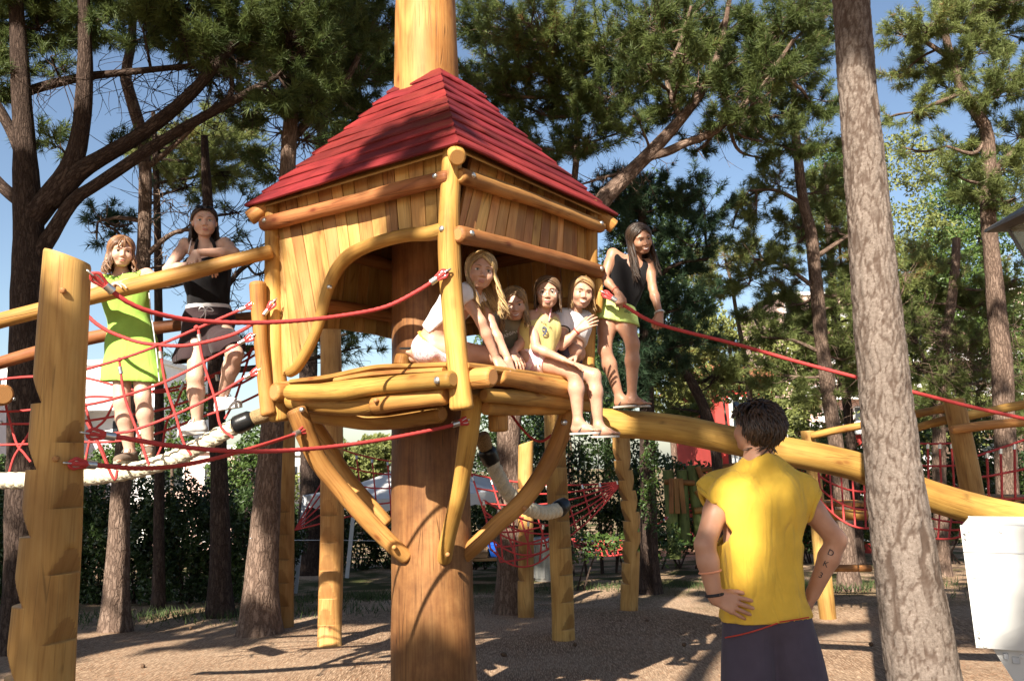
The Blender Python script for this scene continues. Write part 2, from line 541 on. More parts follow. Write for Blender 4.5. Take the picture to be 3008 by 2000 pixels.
def rope_mat(name, col):
    m, nt, b = nodes(name)
    tc = N(nt, 'ShaderNodeTexCoord')
    mp = N(nt, 'ShaderNodeMapping'); mp.inputs['Scale'].default_value = (1, 1, 1); mp.inputs['Rotation'].default_value = (0, 0, R(35)); L(nt, tc.outputs['UV'], mp.inputs['Vector'])
    wv = N(nt, 'ShaderNodeTexWave', Scale=55.0, Distortion=0.4, Detail=1.0); L(nt, mp.outputs[0], wv.inputs['Vector'])
    nz = N(nt, 'ShaderNodeTexNoise', Scale=4.0, Detail=3.0); L(nt, tc.outputs['Object'], nz.inputs['Vector'])
    r = ramp(nt, [(0.1, tuple(c * 0.5 for c in col)), (0.6, col)]); L(nt, wv.outputs[0], r.inputs[0])
    c = mix(nt, nz.outputs[0], r.outputs[0], tuple(min(1, x * 1.25 + 0.02) for x in col))
    L(nt, c, b.inputs['Base Color']); b.inputs['Roughness'].default_value = 0.62; b.inputs['Specular IOR Level'].default_value = 0.3
    bump(nt, b, wv.outputs[0], 0.5, 0.003)
    return m
M['rope'] = rope_mat('red_rope', (0.46, 0.042, 0.038))
# ------------------------------------------------------------------ ground: one sheet, needle litter, grass
def ground_material():
    m, nt, b = nodes('needle_littered_sand')
    tc = N(nt, 'ShaderNodeTexCoord')
    n1 = N(nt, 'ShaderNodeTexNoise', Scale=0.55, Detail=6.0, Roughness=0.6); L(nt, tc.outputs['Object'], n1.inputs['Vector'])
    n2 = N(nt, 'ShaderNodeTexNoise', Scale=45.0, Detail=5.0, Roughness=0.7); L(nt, tc.outputs['Object'], n2.inputs['Vector'])
    # fine needles: stretched noise in three directions
    hs = []
    for k, rot in enumerate((12, 75, 140)):
        mp = N(nt, 'ShaderNodeMapping'); mp.inputs['Rotation'].default_value = (0, 0, R(rot)); mp.inputs['Scale'].default_value = (150, 9, 1); L(nt, tc.outputs['Object'], mp.inputs['Vector'])
        nz = N(nt, 'ShaderNodeTexNoise', Scale=1.0, Detail=2.0); L(nt, mp.outputs[0], nz.inputs['Vector'])
        hs.append(nz.outputs[0])
    mx = N(nt, 'ShaderNodeMath', operation='MAXIMUM'); L(nt, hs[0], mx.inputs[0]); L(nt, hs[1], mx.inputs[1])
    mx2 = N(nt, 'ShaderNodeMath', operation='MAXIMUM'); L(nt, mx.outputs[0], mx2.inputs[0]); L(nt, hs[2], mx2.inputs[1])
    sand = ramp(nt, [(0.3, (0.36, 0.25, 0.165)), (0.7, (0.56, 0.42, 0.30))]); L(nt, n2.outputs[0], sand.inputs[0])
    litter = ramp(nt, [(0.44, (0.070, 0.038, 0.022)), (0.58, (0.21, 0.125, 0.074)), (0.68, (0.52, 0.36, 0.24))]); L(nt, mx2.outputs[0], litter.inputs[0])
    cov = ramp(nt, [(0.36, (0.55, 0.55, 0.55)), (0.62, (0.97, 0.97, 0.97))]); L(nt, n1.outputs[0], cov.inputs[0])
    col = mix(nt, cov.outputs[0], sand.outputs[0], litter.outputs[0])
    # farther back patches of the soil turn darker and greener
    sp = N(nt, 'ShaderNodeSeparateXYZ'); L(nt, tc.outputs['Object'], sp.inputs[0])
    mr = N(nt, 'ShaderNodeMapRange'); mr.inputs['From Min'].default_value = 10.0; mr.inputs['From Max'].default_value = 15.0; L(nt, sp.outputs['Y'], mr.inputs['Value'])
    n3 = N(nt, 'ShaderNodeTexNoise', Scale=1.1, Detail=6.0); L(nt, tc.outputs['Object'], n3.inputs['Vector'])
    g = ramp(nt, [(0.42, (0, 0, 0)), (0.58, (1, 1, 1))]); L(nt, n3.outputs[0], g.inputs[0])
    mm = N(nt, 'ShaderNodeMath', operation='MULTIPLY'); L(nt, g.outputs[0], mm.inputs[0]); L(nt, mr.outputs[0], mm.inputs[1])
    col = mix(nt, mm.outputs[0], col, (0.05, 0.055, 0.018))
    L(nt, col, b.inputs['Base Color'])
    b.inputs['Roughness'].default_value = 0.95; b.inputs['Specular IOR Level'].default_value = 0.1
    ad = N(nt, 'ShaderNodeMath', operation='ADD'); L(nt, mx2.outputs[0], ad.inputs[0]); L(nt, n2.outputs[0], ad.inputs[1])
    bump(nt, b, ad.outputs[0], 0.6, 0.012)
    return m

def build_ground():
    xs = np.unique(np.concatenate([np.linspace(-160, -14, 16), np.linspace(-14, 14, 141), np.linspace(14, 160, 16)]))
    ys = np.unique(np.concatenate([np.linspace(-60, -4, 10), np.linspace(-4, 22, 160), np.linspace(22, 300, 30)]))
    X, Y = np.meshgrid(xs, ys, indexing='ij')
    Z = ground_z(X, Y)
    bumpy = (np.sin(X * 1.7 + 0.6 * np.sin(Y * 1.1)) * np.sin(Y * 1.3 + 0.8) * 0.022 + np.sin(X * 4.1 + Y * 2.7) * 0.008 + np.sin(X * 0.63 - Y * 0.4) * 0.03)
    Z = Z + bumpy * np.clip((Y + 4) / 5, 0, 1) * np.clip((40 - np.abs(X)) / 20, 0, 1)
    nx, ny = X.shape
    i, j = np.meshgrid(np.arange(nx - 1), np.arange(ny - 1), indexing='ij')
    f = np.stack([i * ny + j, (i + 1) * ny + j, (i + 1) * ny + j + 1, i * ny + j + 1], -1).reshape(-1, 4)
    mb = MB(); mb.add(np.stack([X, Y, Z], -1).reshape(-1, 3), f)
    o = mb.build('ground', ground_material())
    structure(o)

build_ground()

def scatter_litter():
    """fallen needles and cones lying on the sand, as low real geometry"""
    n = 26000
    y = rng.uniform(4.2, 13, n) ; x = rng.uniform(-0.72, 0.72, n) * y
    y = 4.0 + (y - 4.0) ** 1.0
    z = ground_z(x, y) + 0.012 + (np.sin(x * 1.7 + 0.6 * np.sin(y * 1.1)) * np.sin(y * 1.3 + 0.8) * 0.022 + np.sin(x * 4.1 + y * 2.7) * 0.008 + np.sin(x * 0.63 - y * 0.4) * 0.03)
    a = rng.uniform(0, math.pi, n)
    Ln = rng.uniform(0.04, 0.09, n); w = 0.0022
    dx, dy = np.cos(a) * Ln, np.sin(a) * Ln
    nxv, nyv = -np.sin(a) * w, np.cos(a) * w
    v = np.stack([np.stack([x - nxv, y - nyv, z - 0.008], -1), np.stack([x + nxv, y + nyv, z - 0.008], -1), np.stack([x + dx, y + dy, z + rng.uniform(-0.004, 0.006, n)], -1)], 1).reshape(-1, 3)
    mb = MB(); mb.add(v, np.arange(3 * n).reshape(-1, 3))
    o = mb.build('fallen_needles', plain('dry_needle', (0.27, 0.14, 0.075), 0.9, noise=0.4, scale=3.0), smooth=False)
    tag(o, 'rusty fallen pine needles strewn over the sandy ground', 'needles', kind='stuff')

scatter_litter()

def grass_patch():
    pts = []
    for cx, cy, rx, ry, n in ((-4.3, 11.6, 3.2, 0.8, 1500), (-2.1, 13.3, 1.6, 0.7, 1200), (4.5, 13.2, 2.2, 0.9, 1500), (1.6, 13.8, 1.8, 0.5, 900), (7.3, 11.5, 1.2, 0.5, 500), (2.72, 4.62, 0.09, 0.09, 60)):
        t = rng.normal(0, 0.5, (n, 2))
        pts.append(np.stack([cx + t[:, 0] * rx, cy + t[:, 1] * ry], -1))
    p = np.concatenate(pts); n = len(p)
    z = ground_z(p[:, 0], p[:, 1])
    base = np.stack([p[:, 0], p[:, 1], z], -1)
    h = rng.uniform(0.05, 0.14, n); a = rng.uniform(0, 6.28, n); le = rng.normal(0, 0.05, (n, 2))
    w = np.stack([np.cos(a), np.sin(a), 0 * a], -1) * 0.007
    tip = base + np.stack([le[:, 0], le[:, 1], h], -1)
    mb = MB(); mb.add(np.stack([base - w, base + w, tip], 1).reshape(-1, 3), np.arange(3 * n).reshape(-1, 3))
    o = mb.build('grass', plain('grass_blade', (0.042, 0.065, 0.016), 0.8, noise=0.4, scale=2.0), smooth=False)
    tag(o, 'thin green grass tufts at the foot of the hedge and trees', 'grass', kind='stuff')

grass_patch()

def pine_cones():
    mb = MB(); g = np.random.default_rng(5)
    t = np.linspace(0, 1, 8); add_tube(mb, np.stack([0 * t, .06 * t - .03, 0 * t], -1), .021 * np.sin(np.pi * np.clip(t * .86 + .10, 0, 1)) ** .7, 8, lump=.18)
    first = mb.build('pine_cone', plain('cone_brown', (.10, .055, .03), .9, noise=.4, scale=90))
    for k, (x, y, lab) in enumerate(((1690, 1900, 'near the foot of the notched post right of the thick pole'), (1030, 1935, 'left of the foot of the thick pole'), (560, 1850, 'on the shaded ground below the rope bridge'), (1480, 1930, 'just right of the thick pole'), (2010, 1900, 'left of the shorts of the man'), (2560, 1900, 'between the man and the foreground trunk'), (420, 1965, 'right of the big notched post'), (1900, 1830, 'near the saw toothed post'))):
        o = first if k == 0 else first.copy()
        if k: COL.objects.link(o)
        p = G(x, y); o.location = (p[0], p[1], p[2] + .025); o.rotation_euler = (g.uniform(-.3, .3), g.uniform(-.3, .3), g.uniform(0, 6.28))
        tag(o, 'small brown pine cone ' + lab, 'pine cone', 'pine cones on the ground')
pine_cones()
# ------------------------------------------------------------------ pines
def bark_material(name, light, mid, crack, scale=(34, 7.5), val=0.1, bstr=0.9):
    m, nt, b = nodes(name)
    tc = N(nt, 'ShaderNodeTexCoord')
    mp = N(nt, 'ShaderNodeMapping'); mp.inputs['Scale'].default_value = (scale[0], scale[1], 1); L(nt, tc.outputs['UV'], mp.inputs['Vector'])
    ds = N(nt, 'ShaderNodeTexNoise', Scale=1.3, Detail=4.0); L(nt, mp.outputs[0], ds.inputs['Vector'])
    ad = N(nt, 'ShaderNodeVectorMath', operation='MULTIPLY_ADD'); L(nt, ds.outputs['Color'], ad.inputs[0]); ad.inputs[1].default_value = (1.9, 1.9, 0); L(nt, mp.outputs[0], ad.inputs[2])
    vo = N(nt, 'ShaderNodeTexVoronoi', feature='DISTANCE_TO_EDGE', Scale=1.0); L(nt, ad.outputs[0], vo.inputs['Vector'])
    cell = N(nt, 'ShaderNodeTexVoronoi', Scale=1.0); L(nt, ad.outputs[0], cell.inputs['Vector'])
    cr = ramp(nt, [(0.0, (0.25, 0.25, 0.25)), (0.12, (0.62, 0.62, 0.62)), (0.5, (1, 1, 1))]); L(nt, vo.outputs['Distance'], cr.inputs[0])
    fl = N(nt, 'ShaderNodeTexNoise', Scale=60.0, Detail=6.0, Roughness=0.7); L(nt, tc.outputs['UV'], fl.inputs['Vector'])
    pl = ramp(nt, [(0.3, mid), (0.7, light)]); L(nt, fl.outputs[0], pl.inputs[0])
    cc = N(nt, 'ShaderNodeSeparateColor'); L(nt, cell.outputs['Color'], cc.inputs[0])
    pv = mix(nt, 0.3, pl.outputs[0], cc.outputs[0], 'SOFT_LIGHT')
    col = mix(nt, cr.outputs[0], crack, pv)
    col = vary(nt, col, 0.0, val)
    L(nt, col, b.inputs['Base Color']); b.inputs['Roughness'].default_value = 0.95; b.inputs['Specular IOR Level'].default_value = 0.1
    h = N(nt, 'ShaderNodeMath', operation='MULTIPLY_ADD'); L(nt, fl.outputs[0], h.inputs[0]); h.inputs[1].default_value = 0.35; L(nt, cr.outputs[0], h.inputs[2])
    bump(nt, b, h.outputs[0], bstr, 0.02)
    return m
M['bark'] = bark_material('shaded_pine_bark', (0.125, 0.088, 0.070), (0.070, 0.046, 0.036), (0.020, 0.012, 0.010))  # the shade on the dark trunks is put into this bark colour
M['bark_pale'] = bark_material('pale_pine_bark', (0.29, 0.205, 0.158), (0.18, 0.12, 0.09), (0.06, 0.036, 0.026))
M['bark_front'] = bark_material('plated_bark', (0.36, 0.27, 0.215), (0.235, 0.165, 0.128), (0.060, 0.036, 0.027), (20, 7.5), 0.0, 0.7)

def needle_material(name, dark, light, dry=(0.20, 0.11, 0.04)):
    m, nt, b = nodes(name)
    at = N(nt, 'ShaderNodeAttribute', attribute_name='tint')
    r = ramp(nt, [(0.0, dark), (0.62, light), (0.90, tuple(1.25 * c for c in light)), (0.97, dry)]); L(nt, at.outputs['Fac'], r.inputs[0])
    L(nt, r.outputs[0], b.inputs['Base Color'])
    b.inputs['Roughness'].default_value = 0.55; b.inputs['Specular IOR Level'].default_value = 0.25
    tr = N(nt, 'ShaderNodeBsdfTranslucent'); L(nt, r.outputs[0], tr.inputs['Color'])
    mx = N(nt, 'ShaderNodeMixShader'); mx.inputs[0].default_value = 0.38
    out = nt.nodes['Material Output']
    L(nt, b.outputs[0], mx.inputs[1]); L(nt, tr.outputs[0], mx.inputs[2]); L(nt, mx.outputs[0], out.inputs['Surface'])
    return m
M['needle'] = needle_material('pine_needles', (0.050, 0.078, 0.024), (0.145, 0.180, 0.052))
M['needle_blue'] = needle_material('blue_green_needles', (0.030, 0.062, 0.034), (0.070, 0.115, 0.055))
M['needle_light'] = needle_material('yellow_green_needles', (0.085, 0.115, 0.034), (0.20, 0.230, 0.074), (0.26, 0.16, 0.06))

def tufts_mesh(pos, axis, size, m, tint, width, spread=(18, 72)):
    """needle brushes: m thin triangles round each axis"""
    n = len(pos)
    axis = axis / (np.linalg.norm(axis, axis=1)[:, None] + 1e-9)
    h = np.where(np.abs(axis[:, 2:3]) > 0.9, V3(1, 0, 0), V3(0, 0, 1))
    e1 = np.cross(axis, h); e1 /= np.linalg.norm(e1, axis=1)[:, None]
    e2 = np.cross(axis, e1)
    ph = rng.uniform(0, 2 * math.pi, (n, m))
    th = np.radians(rng.uniform(spread[0], spread[1], (n, m)))
    d = (np.cos(th)[..., None] * axis[:, None] + np.sin(th)[..., None] * (np.cos(ph)[..., None] * e1[:, None] + np.sin(ph)[..., None] * e2[:, None]))
    sz = size[:, None] * rng.uniform(0.75, 1.15, (n, m))
    back = rng.uniform(0, 0.9, (n, m)) * size[:, None]
    b = pos[:, None] - axis[:, None] * back[..., None]
    side = np.cross(d, rng.normal(0, 1, (n, m, 3))); side /= np.linalg.norm(side, axis=-1)[..., None] + 1e-9
    w = width if np.isscalar(width) else width[:, None, None]
    tip = b + d * sz[..., None]
    tip[..., 2] -= 0.12 * sz
    v = np.stack([b - side * w * 0.5, b + side * w * 0.5, tip], 2).reshape(-1, 3)
    t = np.repeat(np.clip(tint[:, None] + rng.normal(0, 0.07, (n, m)), 0, 1), 3, axis=1).reshape(-1)
    return v, t

def link_tufts(name, pos, axis, size, m, tint, width, mat, parent, kind=None, spread=(18, 72)):
    v, t = tufts_mesh(pos, axis, size, m, tint, width, spread)
    mb = MB(); mb.add(v, np.arange(len(v)).reshape(-1, 3))
    o = mb.build(name, mat, parent, smooth=False, attr={'tint': t})
    if kind: o['kind'] = kind
    return o

CROWN = 4.3
GAPS = [(950, 1428, 14.8, .65), (1020, 1410, 15.2, .75), (1090, 1395, 15.4, .75), (1150, 1380, 15.8, .65), (1430, 1415, 15.3, .55)]
def polyline_nearest(paths, p):
    best = None
    for q in paths:
        d = np.linalg.norm(q[:, :3] - p, axis=1) + 0.25 * np.maximum(q[:, 2] - p[2], 0)
        i = int(np.argmin(d))
        if best is None or d[i] < best[0]: best = (d[i], q[i], q)
    return best

def pine(name, label, trunk, limbs=(), clumps=(), bark='bark', needle='needle', group=None, nl=0.115, nm=20, nw=0.0100, dens=1.0, twigs=0, crown_dens=75, cat='tree', ns=14, lump=0.06, bare=(), base_flare=1.35):
    """trunk, limbs: rows of world (x, y, z, r); clumps: (centre, radius xyz); every clump is reached by a branch"""
    t0 = np.array(trunk, float)
    root = thing(name, label, cat, t0[0, :3], group)
    paths = [resample(t0, 40)]
    tr = paths[0].copy()
    hgt = tr[:, 2] - tr[0, 2]
    tr[:, 3] *= 1 + (base_flare - 1) * np.exp(-hgt / 0.22)
    tr = np.vstack([[*(tr[0, :3] - V3(0, 0, 0.15)), tr[0, 3] * 1.05], tr])
    mb = MB(); add_tube(mb, tr[:, :3], tr[:, 3], ns, (False, True), lump)
    mb.build('trunk', M[bark], root)
    for l in limbs:
        q = resample(np.array(l, float), 26); paths.append(q)
        mb = MB(); add_tube(mb, q[:, :3], q[:, 3], 10, (True, True), lump)
        mb.build('limb', M[bark], root)
    br = MB()
    PO, AX, SZ, TI = [], [], [], []
    for c in clumps:
        ctr, rad = np.asarray(c[0], float), np.asarray(c[1], float)
        rad = np.full(3, rad) if rad.ndim == 0 else rad
        tn = c[2] if len(c) > 2 else 0.45
        dn = c[3] if len(c) > 3 else 1.0
        d, q, _ = polyline_nearest(paths, ctr - V3(0, 0, rad[2] * 0.5))
        st = q[:3]
        nd = ctr - V3(0, 0, rad[2] * 0.25)
        mid = st * 0.5 + nd * 0.5 + rng.normal(0, 0.06, 3) * d + V3(0, 0, -0.05 * d)
        main = resample(np.array([[*st, min(q[3] * 0.6, 0.012 + 0.02 * d)], [*mid, 0.012 + 0.012 * d], [*nd, 0.010]]), 10)
        add_tube(br, main[:, :3], main[:, 3], 5)
        vol = 4.19 * np.prod(rad)
        n = max(12, int(CROWN * crown_dens * vol * dens * dn))
        nb = max(5, int(n / 12))
        tip = rng.normal(0, 1, (nb, 3)); tip /= np.linalg.norm(tip, axis=1)[:, None]
        tip[:, 2] = tip[:, 2] * 0.9 + 0.12
        rr = rng.uniform(0.55, 1.08, nb)
        E = ctr + tip * rad * rr[:, None]
        for e in E:
            s0 = main[rng.integers(5, 10), :3]
            m1 = s0 * 0.5 + e * 0.5 + rng.normal(0, 0.08, 3) * np.linalg.norm(e - s0) + V3(0, 0, -0.06)
            path = resample(np.array([s0, m1, e]), 6)
            add_tube(br, path, np.linspace(0.008, 0.003, 6), 3, (False, False))
            k = max(3, int(round(n / nb)))
            tt = rng.uniform(0.35, 1.0, k) ** 0.7
            ii = tt * 5; i0 = np.minimum(ii.astype(int), 4); f = (ii - i0)[:, None]
            pp = path[i0] * (1 - f) + path[i0 + 1] * f
            dirv = unit(e - s0)
            off = rng.normal(0, 1, (k, 3)); off /= np.linalg.norm(off, axis=1)[:, None]
            ax = dirv + off * 0.9 + V3(0, 0, 0.35)
            PO.append(pp + off * 0.07 * (nl / 0.115)); AX.append(ax)
            SZ.append(rng.uniform(0.8, 1.2, k) * nl)
            TI.append(np.clip(tn + rng.normal(0, 0.13) + rng.normal(0, 0.10, k), 0.0, 0.93) + (rng.random(k) < 0.03) * 0.3)
    for (a, b, n, spread, ln) in bare:                       # fine dead twigs along a limb
        a, b = np.asarray(a, float), np.asarray(b, float)
        for _ in range(n):
            s0 = a + (b - a) * rng.random()
            d = rng.normal(0, 1, 3) * spread + V3(0, 0, -0.25); d = unit(d) * ln * rng.uniform(0.4, 1.2)
            q = resample(np.array([s0, s0 + d * 0.5 + rng.normal(0, 0.07, 3), s0 + d + rng.normal(0, 0.1, 3)]), 7)
            add_tube(br, q, np.linspace(0.006, 0.0022, 7), 4, (False, False))
            for _k in range(2):
                i = rng.integers(2, 6); d2 = unit(d + rng.normal(0, 0.7, 3) * ln) * ln * rng.uniform(0.15, 0.45)
                q2 = resample(np.array([q[i], q[i] + d2 * 0.5 + rng.normal(0, 0.03, 3), q[i] + d2]), 4)
                add_tube(br, q2, np.linspace(0.004, 0.0018, 4), 3, (False, False))
    if br.n:
        o = br.build('branches', M[bark], root); o['kind'] = 'stuff'
    if PO:
        PO, AX, SZ, TI = [np.concatenate(t) for t in (PO, AX, SZ, TI)]
        ok = np.ones(len(PO), bool)
        for x, y, d, r in (GAPS if not label.startswith('big') else ()):                              # gaps through which the sun reaches the tent
            w = PO - P(x, y, d); t = w @ np.array(TO_SUN)
            ok &= (np.linalg.norm(w - t[:, None] * np.array(TO_SUN), axis=1) > r) | (t < 0)
        PO, AX, SZ, TI = PO[ok], AX[ok], SZ[ok], TI[ok]
        link_tufts('crown', PO, AX, SZ, nm, TI, nw, M[needle], root, 'stuff')
    return root

def PT(d, *rows):
    """rows of (photo x, photo y, radius) at one distance, or (x, y, radius, d)"""
    return [(*P(r[0], r[1], r[3] if len(r) > 3 else d), r[2]) for r in rows]
def ground_row(x, y, r, d):
    p = P(x, y, d); return (p[0], d, float(ground_z(p[0], d)), r)
def CL(d, *rows):
    """clumps from (photo x, photo y, radius in metres, tint[, flatten[, density]])"""
    out = []
    for r in rows:
        fl = r[4] if len(r) > 4 else 0.7
        dd = d + rng.uniform(-0.6, 0.6) + (r[6] if len(r) > 6 else 0)
        out.append((P(r[0], r[1], dd), (r[2] * 1.25, r[2] * 1.25, r[2] * 1.25 * fl), r[3], r[5] if len(r) > 5 else 1.0))
    return out

# big forked pine on the left
lb = PT(9.0, (92, 640, .15), (140, 588, .125), (204, 500, .11), (237, 383, .095), (250, 204, .085), (247, 30, .07), (240, -160, .05))
lc = PT(9.0, (150, 600, .11), (224, 512, .10), (286, 472, .088), (423, 388, .078), (551, 286, .070), (663, 158, .060), (765, 41, .045), (830, -60, .03))
ld = PT(9.0, (105, 745, .12), (143, 700, .085), (214, 592, .072), (286, 541, .068), (423, 449, .064), (556, 367, .055), (704, 286, .044), (816, 224, .03))
le = PT(9.2, (60, 300, .06), (84, 268, .055), (230, 230, .05), (357, 214, .04), (612, 189, .03), (760, 170, .02))
lf = PT(9.0, (68, 470, .07), (40, 400, .06), (0, 326, .055), (-80, 210, .05))
lg = PT(9.0, (75, 600, .08), (30, 570, .07), (-20, 520, .06), (-120, 400, .05))
lh = PT(9.0, (560, 365, .03), (680, 270, .028), (640, 130, .022), (600, 20, .018))
pine('pine_tree', 'big dark pine at the left with a trunk forking into long slanting limbs',
     [ground_row(80, 1640, .20, 9.0)] + PT(9.0, (78, 1300, .185), (76, 1000, .172), (84, 760, .165), (82, 600, .15), (72, 440, .115), (62, 250, .10), (50, 60, .085), (40, -120, .06)),
     [lb, lc, ld, le, lf, lg, lh],
     CL(9.2, (60, 60, .55, .3), (-20, 200, .5, .3), (180, -10, .5, .3), (120, 400, .30, .35), (175, 415, .25, .4), (150, 150, .28, .3), (300, 30, .5, .3), (420, 60, .5, .25, .6, .7), (540, 40, .6, .3), (660, 60, .6, .3), (760, 110, .55, .25),
        (860, 60, .6, .3), (700, 210, .45, .3), (800, 250, .45, .3), (880, 190, .5, .3), (600, 130, .4, .25), (330, 395, .26, .4), (480, -40, .6, .3), (350, -60, .6, .3), (950, 20, .6, .3), (30, -60, .6, .3), (900, 110, .55, .3), (1000, 90, .55, .3), (840, 330, .5, .3), (930, 280, .5, .3), (740, 20, .6, .3), (560, 90, .5, .3), (640, 240, .3, .3), (240, 60, .35, .3), (130, 60, .5, .3), (10, 120, .5, .3)),
     needle='needle', nl=0.12, crown_dens=70,
     bare=[(P(300, 220, 9.1), P(620, 190, 9.1), 46, 1.0, .75), (P(420, 390, 9), P(660, 170, 9), 36, 1.0, .6), (P(100, 260, 9.1), P(240, 230, 9.1), 16, 1.0, .6), (P(440, 440, 9), P(750, 260, 9), 30, 1.0, .5), (P(640, 200, 9), P(840, 230, 9), 30, 1.0, .5)])

# slender pines behind the girls
pine('pine_tree', 'slim dark pine with a sunlit foot before the hedge',
     [ground_row(344, 1692, .155, 10.6)] + PT(10.6, (352, 1500, .125), (368, 1300, .115), (395, 1080, .10), (414, 850, .095), (426, 620, .085), (422, 430, .08), (393, 316, .075), (368, 225, .07), (382, 160, .06), (390, 60, .05), (388, -80, .04)),
     [PT(10.6, (423, 500, .04), (520, 420, .03), (640, 300, .02)), PT(10.6, (425, 650, .035), (350, 640, .025), (290, 650, .012)), PT(10.6, (420, 760, .04), (500, 690, .03), (570, 670, .02))],
     CL(10.8, (300, 620, .42, .45), (350, 690, .35, .4), (285, 690, .28, .4), (390, 640, .4, .4), (470, 560, .45, .4), (560, 640, .4, .3), (480, 760, .35, .3, .7, .6), (590, 800, .4, .3, .7, .6), (310, -20, .5, .3), (450, 20, .5, .3), (400, 100, .3, .3)),
     needle='needle_blue', bark='bark_pale', crown_dens=62, bare=[(P(440, 700, 10.6), P(600, 860, 10.6), 30, 1, .5), (P(450, 560, 10.6), P(560, 640, 10.6), 20, 1, .5)])
pine('pine_tree', 'thin dark stem rising between the two standing girls',
     [ground_row(470, 1660, .085, 12.6)] + PT(12.6, (468, 1300, .07), (466, 1000, .062), (464, 750, .058), (460, 560, .05), (455, 420, .04), (450, 330, .03)),
     [], CL(13.2, (520, 440, .6, .75), (600, 400, .6, .8), (680, 360, .6, .7), (560, 520, .6, .6), (650, 480, .65, .55), (720, 430, .6, .5), (450, 470, .45, .55), (430, 430, .35, .6)),
     needle='needle_light', crown_dens=60)
pine('pine_tree', 'dark straight pine in the shade in front of the hedge, behind the girl in black',
     [ground_row(650, 1672, .15, 11.6)] + PT(11.6, (646, 1480, .125), (640, 1300, .115), (632, 1050, .105), (622, 800, .09), (610, 600, .075), (600, 400, .05)),
     [PT(11.6, (630, 900, .05), (700, 800, .035), (790, 740, .02)), PT(11.6, (628, 880, .04), (560, 830, .03), (490, 800, .02))],
     CL(11.8, (700, 600, .55, .3), (640, 680, .55, .3), (740, 700, .5, .3), (560, 720, .4, .3, .7, .7), (690, 800, .45, .3), (620, 900, .35, .3, .7, .5), (720, 1000, .35, .3, .7, .5), (550, 1030, .3, .3, .7, .5), (780, 780, .5, .3), (1000, 960, .35, .4), (1060, 1000, .4, .4), (1120, 950, .35, .4)),
     needle='needle', crown_dens=62, bare=[(P(560, 830, 11.6), P(720, 900, 11.6), 30, 1, .5), (P(980, 930, 11.6), P(1130, 1000, 11.6), 18, 1, .4)])
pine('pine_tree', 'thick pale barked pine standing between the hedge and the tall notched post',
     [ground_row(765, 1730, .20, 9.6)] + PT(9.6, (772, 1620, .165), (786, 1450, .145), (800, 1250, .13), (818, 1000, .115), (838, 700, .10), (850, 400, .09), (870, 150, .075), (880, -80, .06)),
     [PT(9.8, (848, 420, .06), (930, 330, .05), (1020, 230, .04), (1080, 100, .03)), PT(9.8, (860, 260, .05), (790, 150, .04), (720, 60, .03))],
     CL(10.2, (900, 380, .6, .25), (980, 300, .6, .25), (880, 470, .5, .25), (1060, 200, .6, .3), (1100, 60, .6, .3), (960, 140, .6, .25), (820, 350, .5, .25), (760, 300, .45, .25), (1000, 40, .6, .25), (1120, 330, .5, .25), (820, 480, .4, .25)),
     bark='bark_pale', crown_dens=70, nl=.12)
pine('pine_tree', 'dark pine trunk beside the white party tent, behind the notched post',
     [ground_row(905, 1700, .27, 18.2)] + PT(18.2, (910, 1550, .235), (912, 1350, .21), (905, 1100, .19), (920, 800, .16), (940, 500, .13), (960, 200, .10)),
     [], CL(17.5, (1020, 420, .9, .3), (1120, 420, .9, .3), (1000, 120, 1.0, .3), (1110, 180, .9, .3), (930, 250, .9, .3), (1060, 860, .6, .4), (1130, 900, .6, .4)), nl=.15, nw=.014, crown_dens=30)

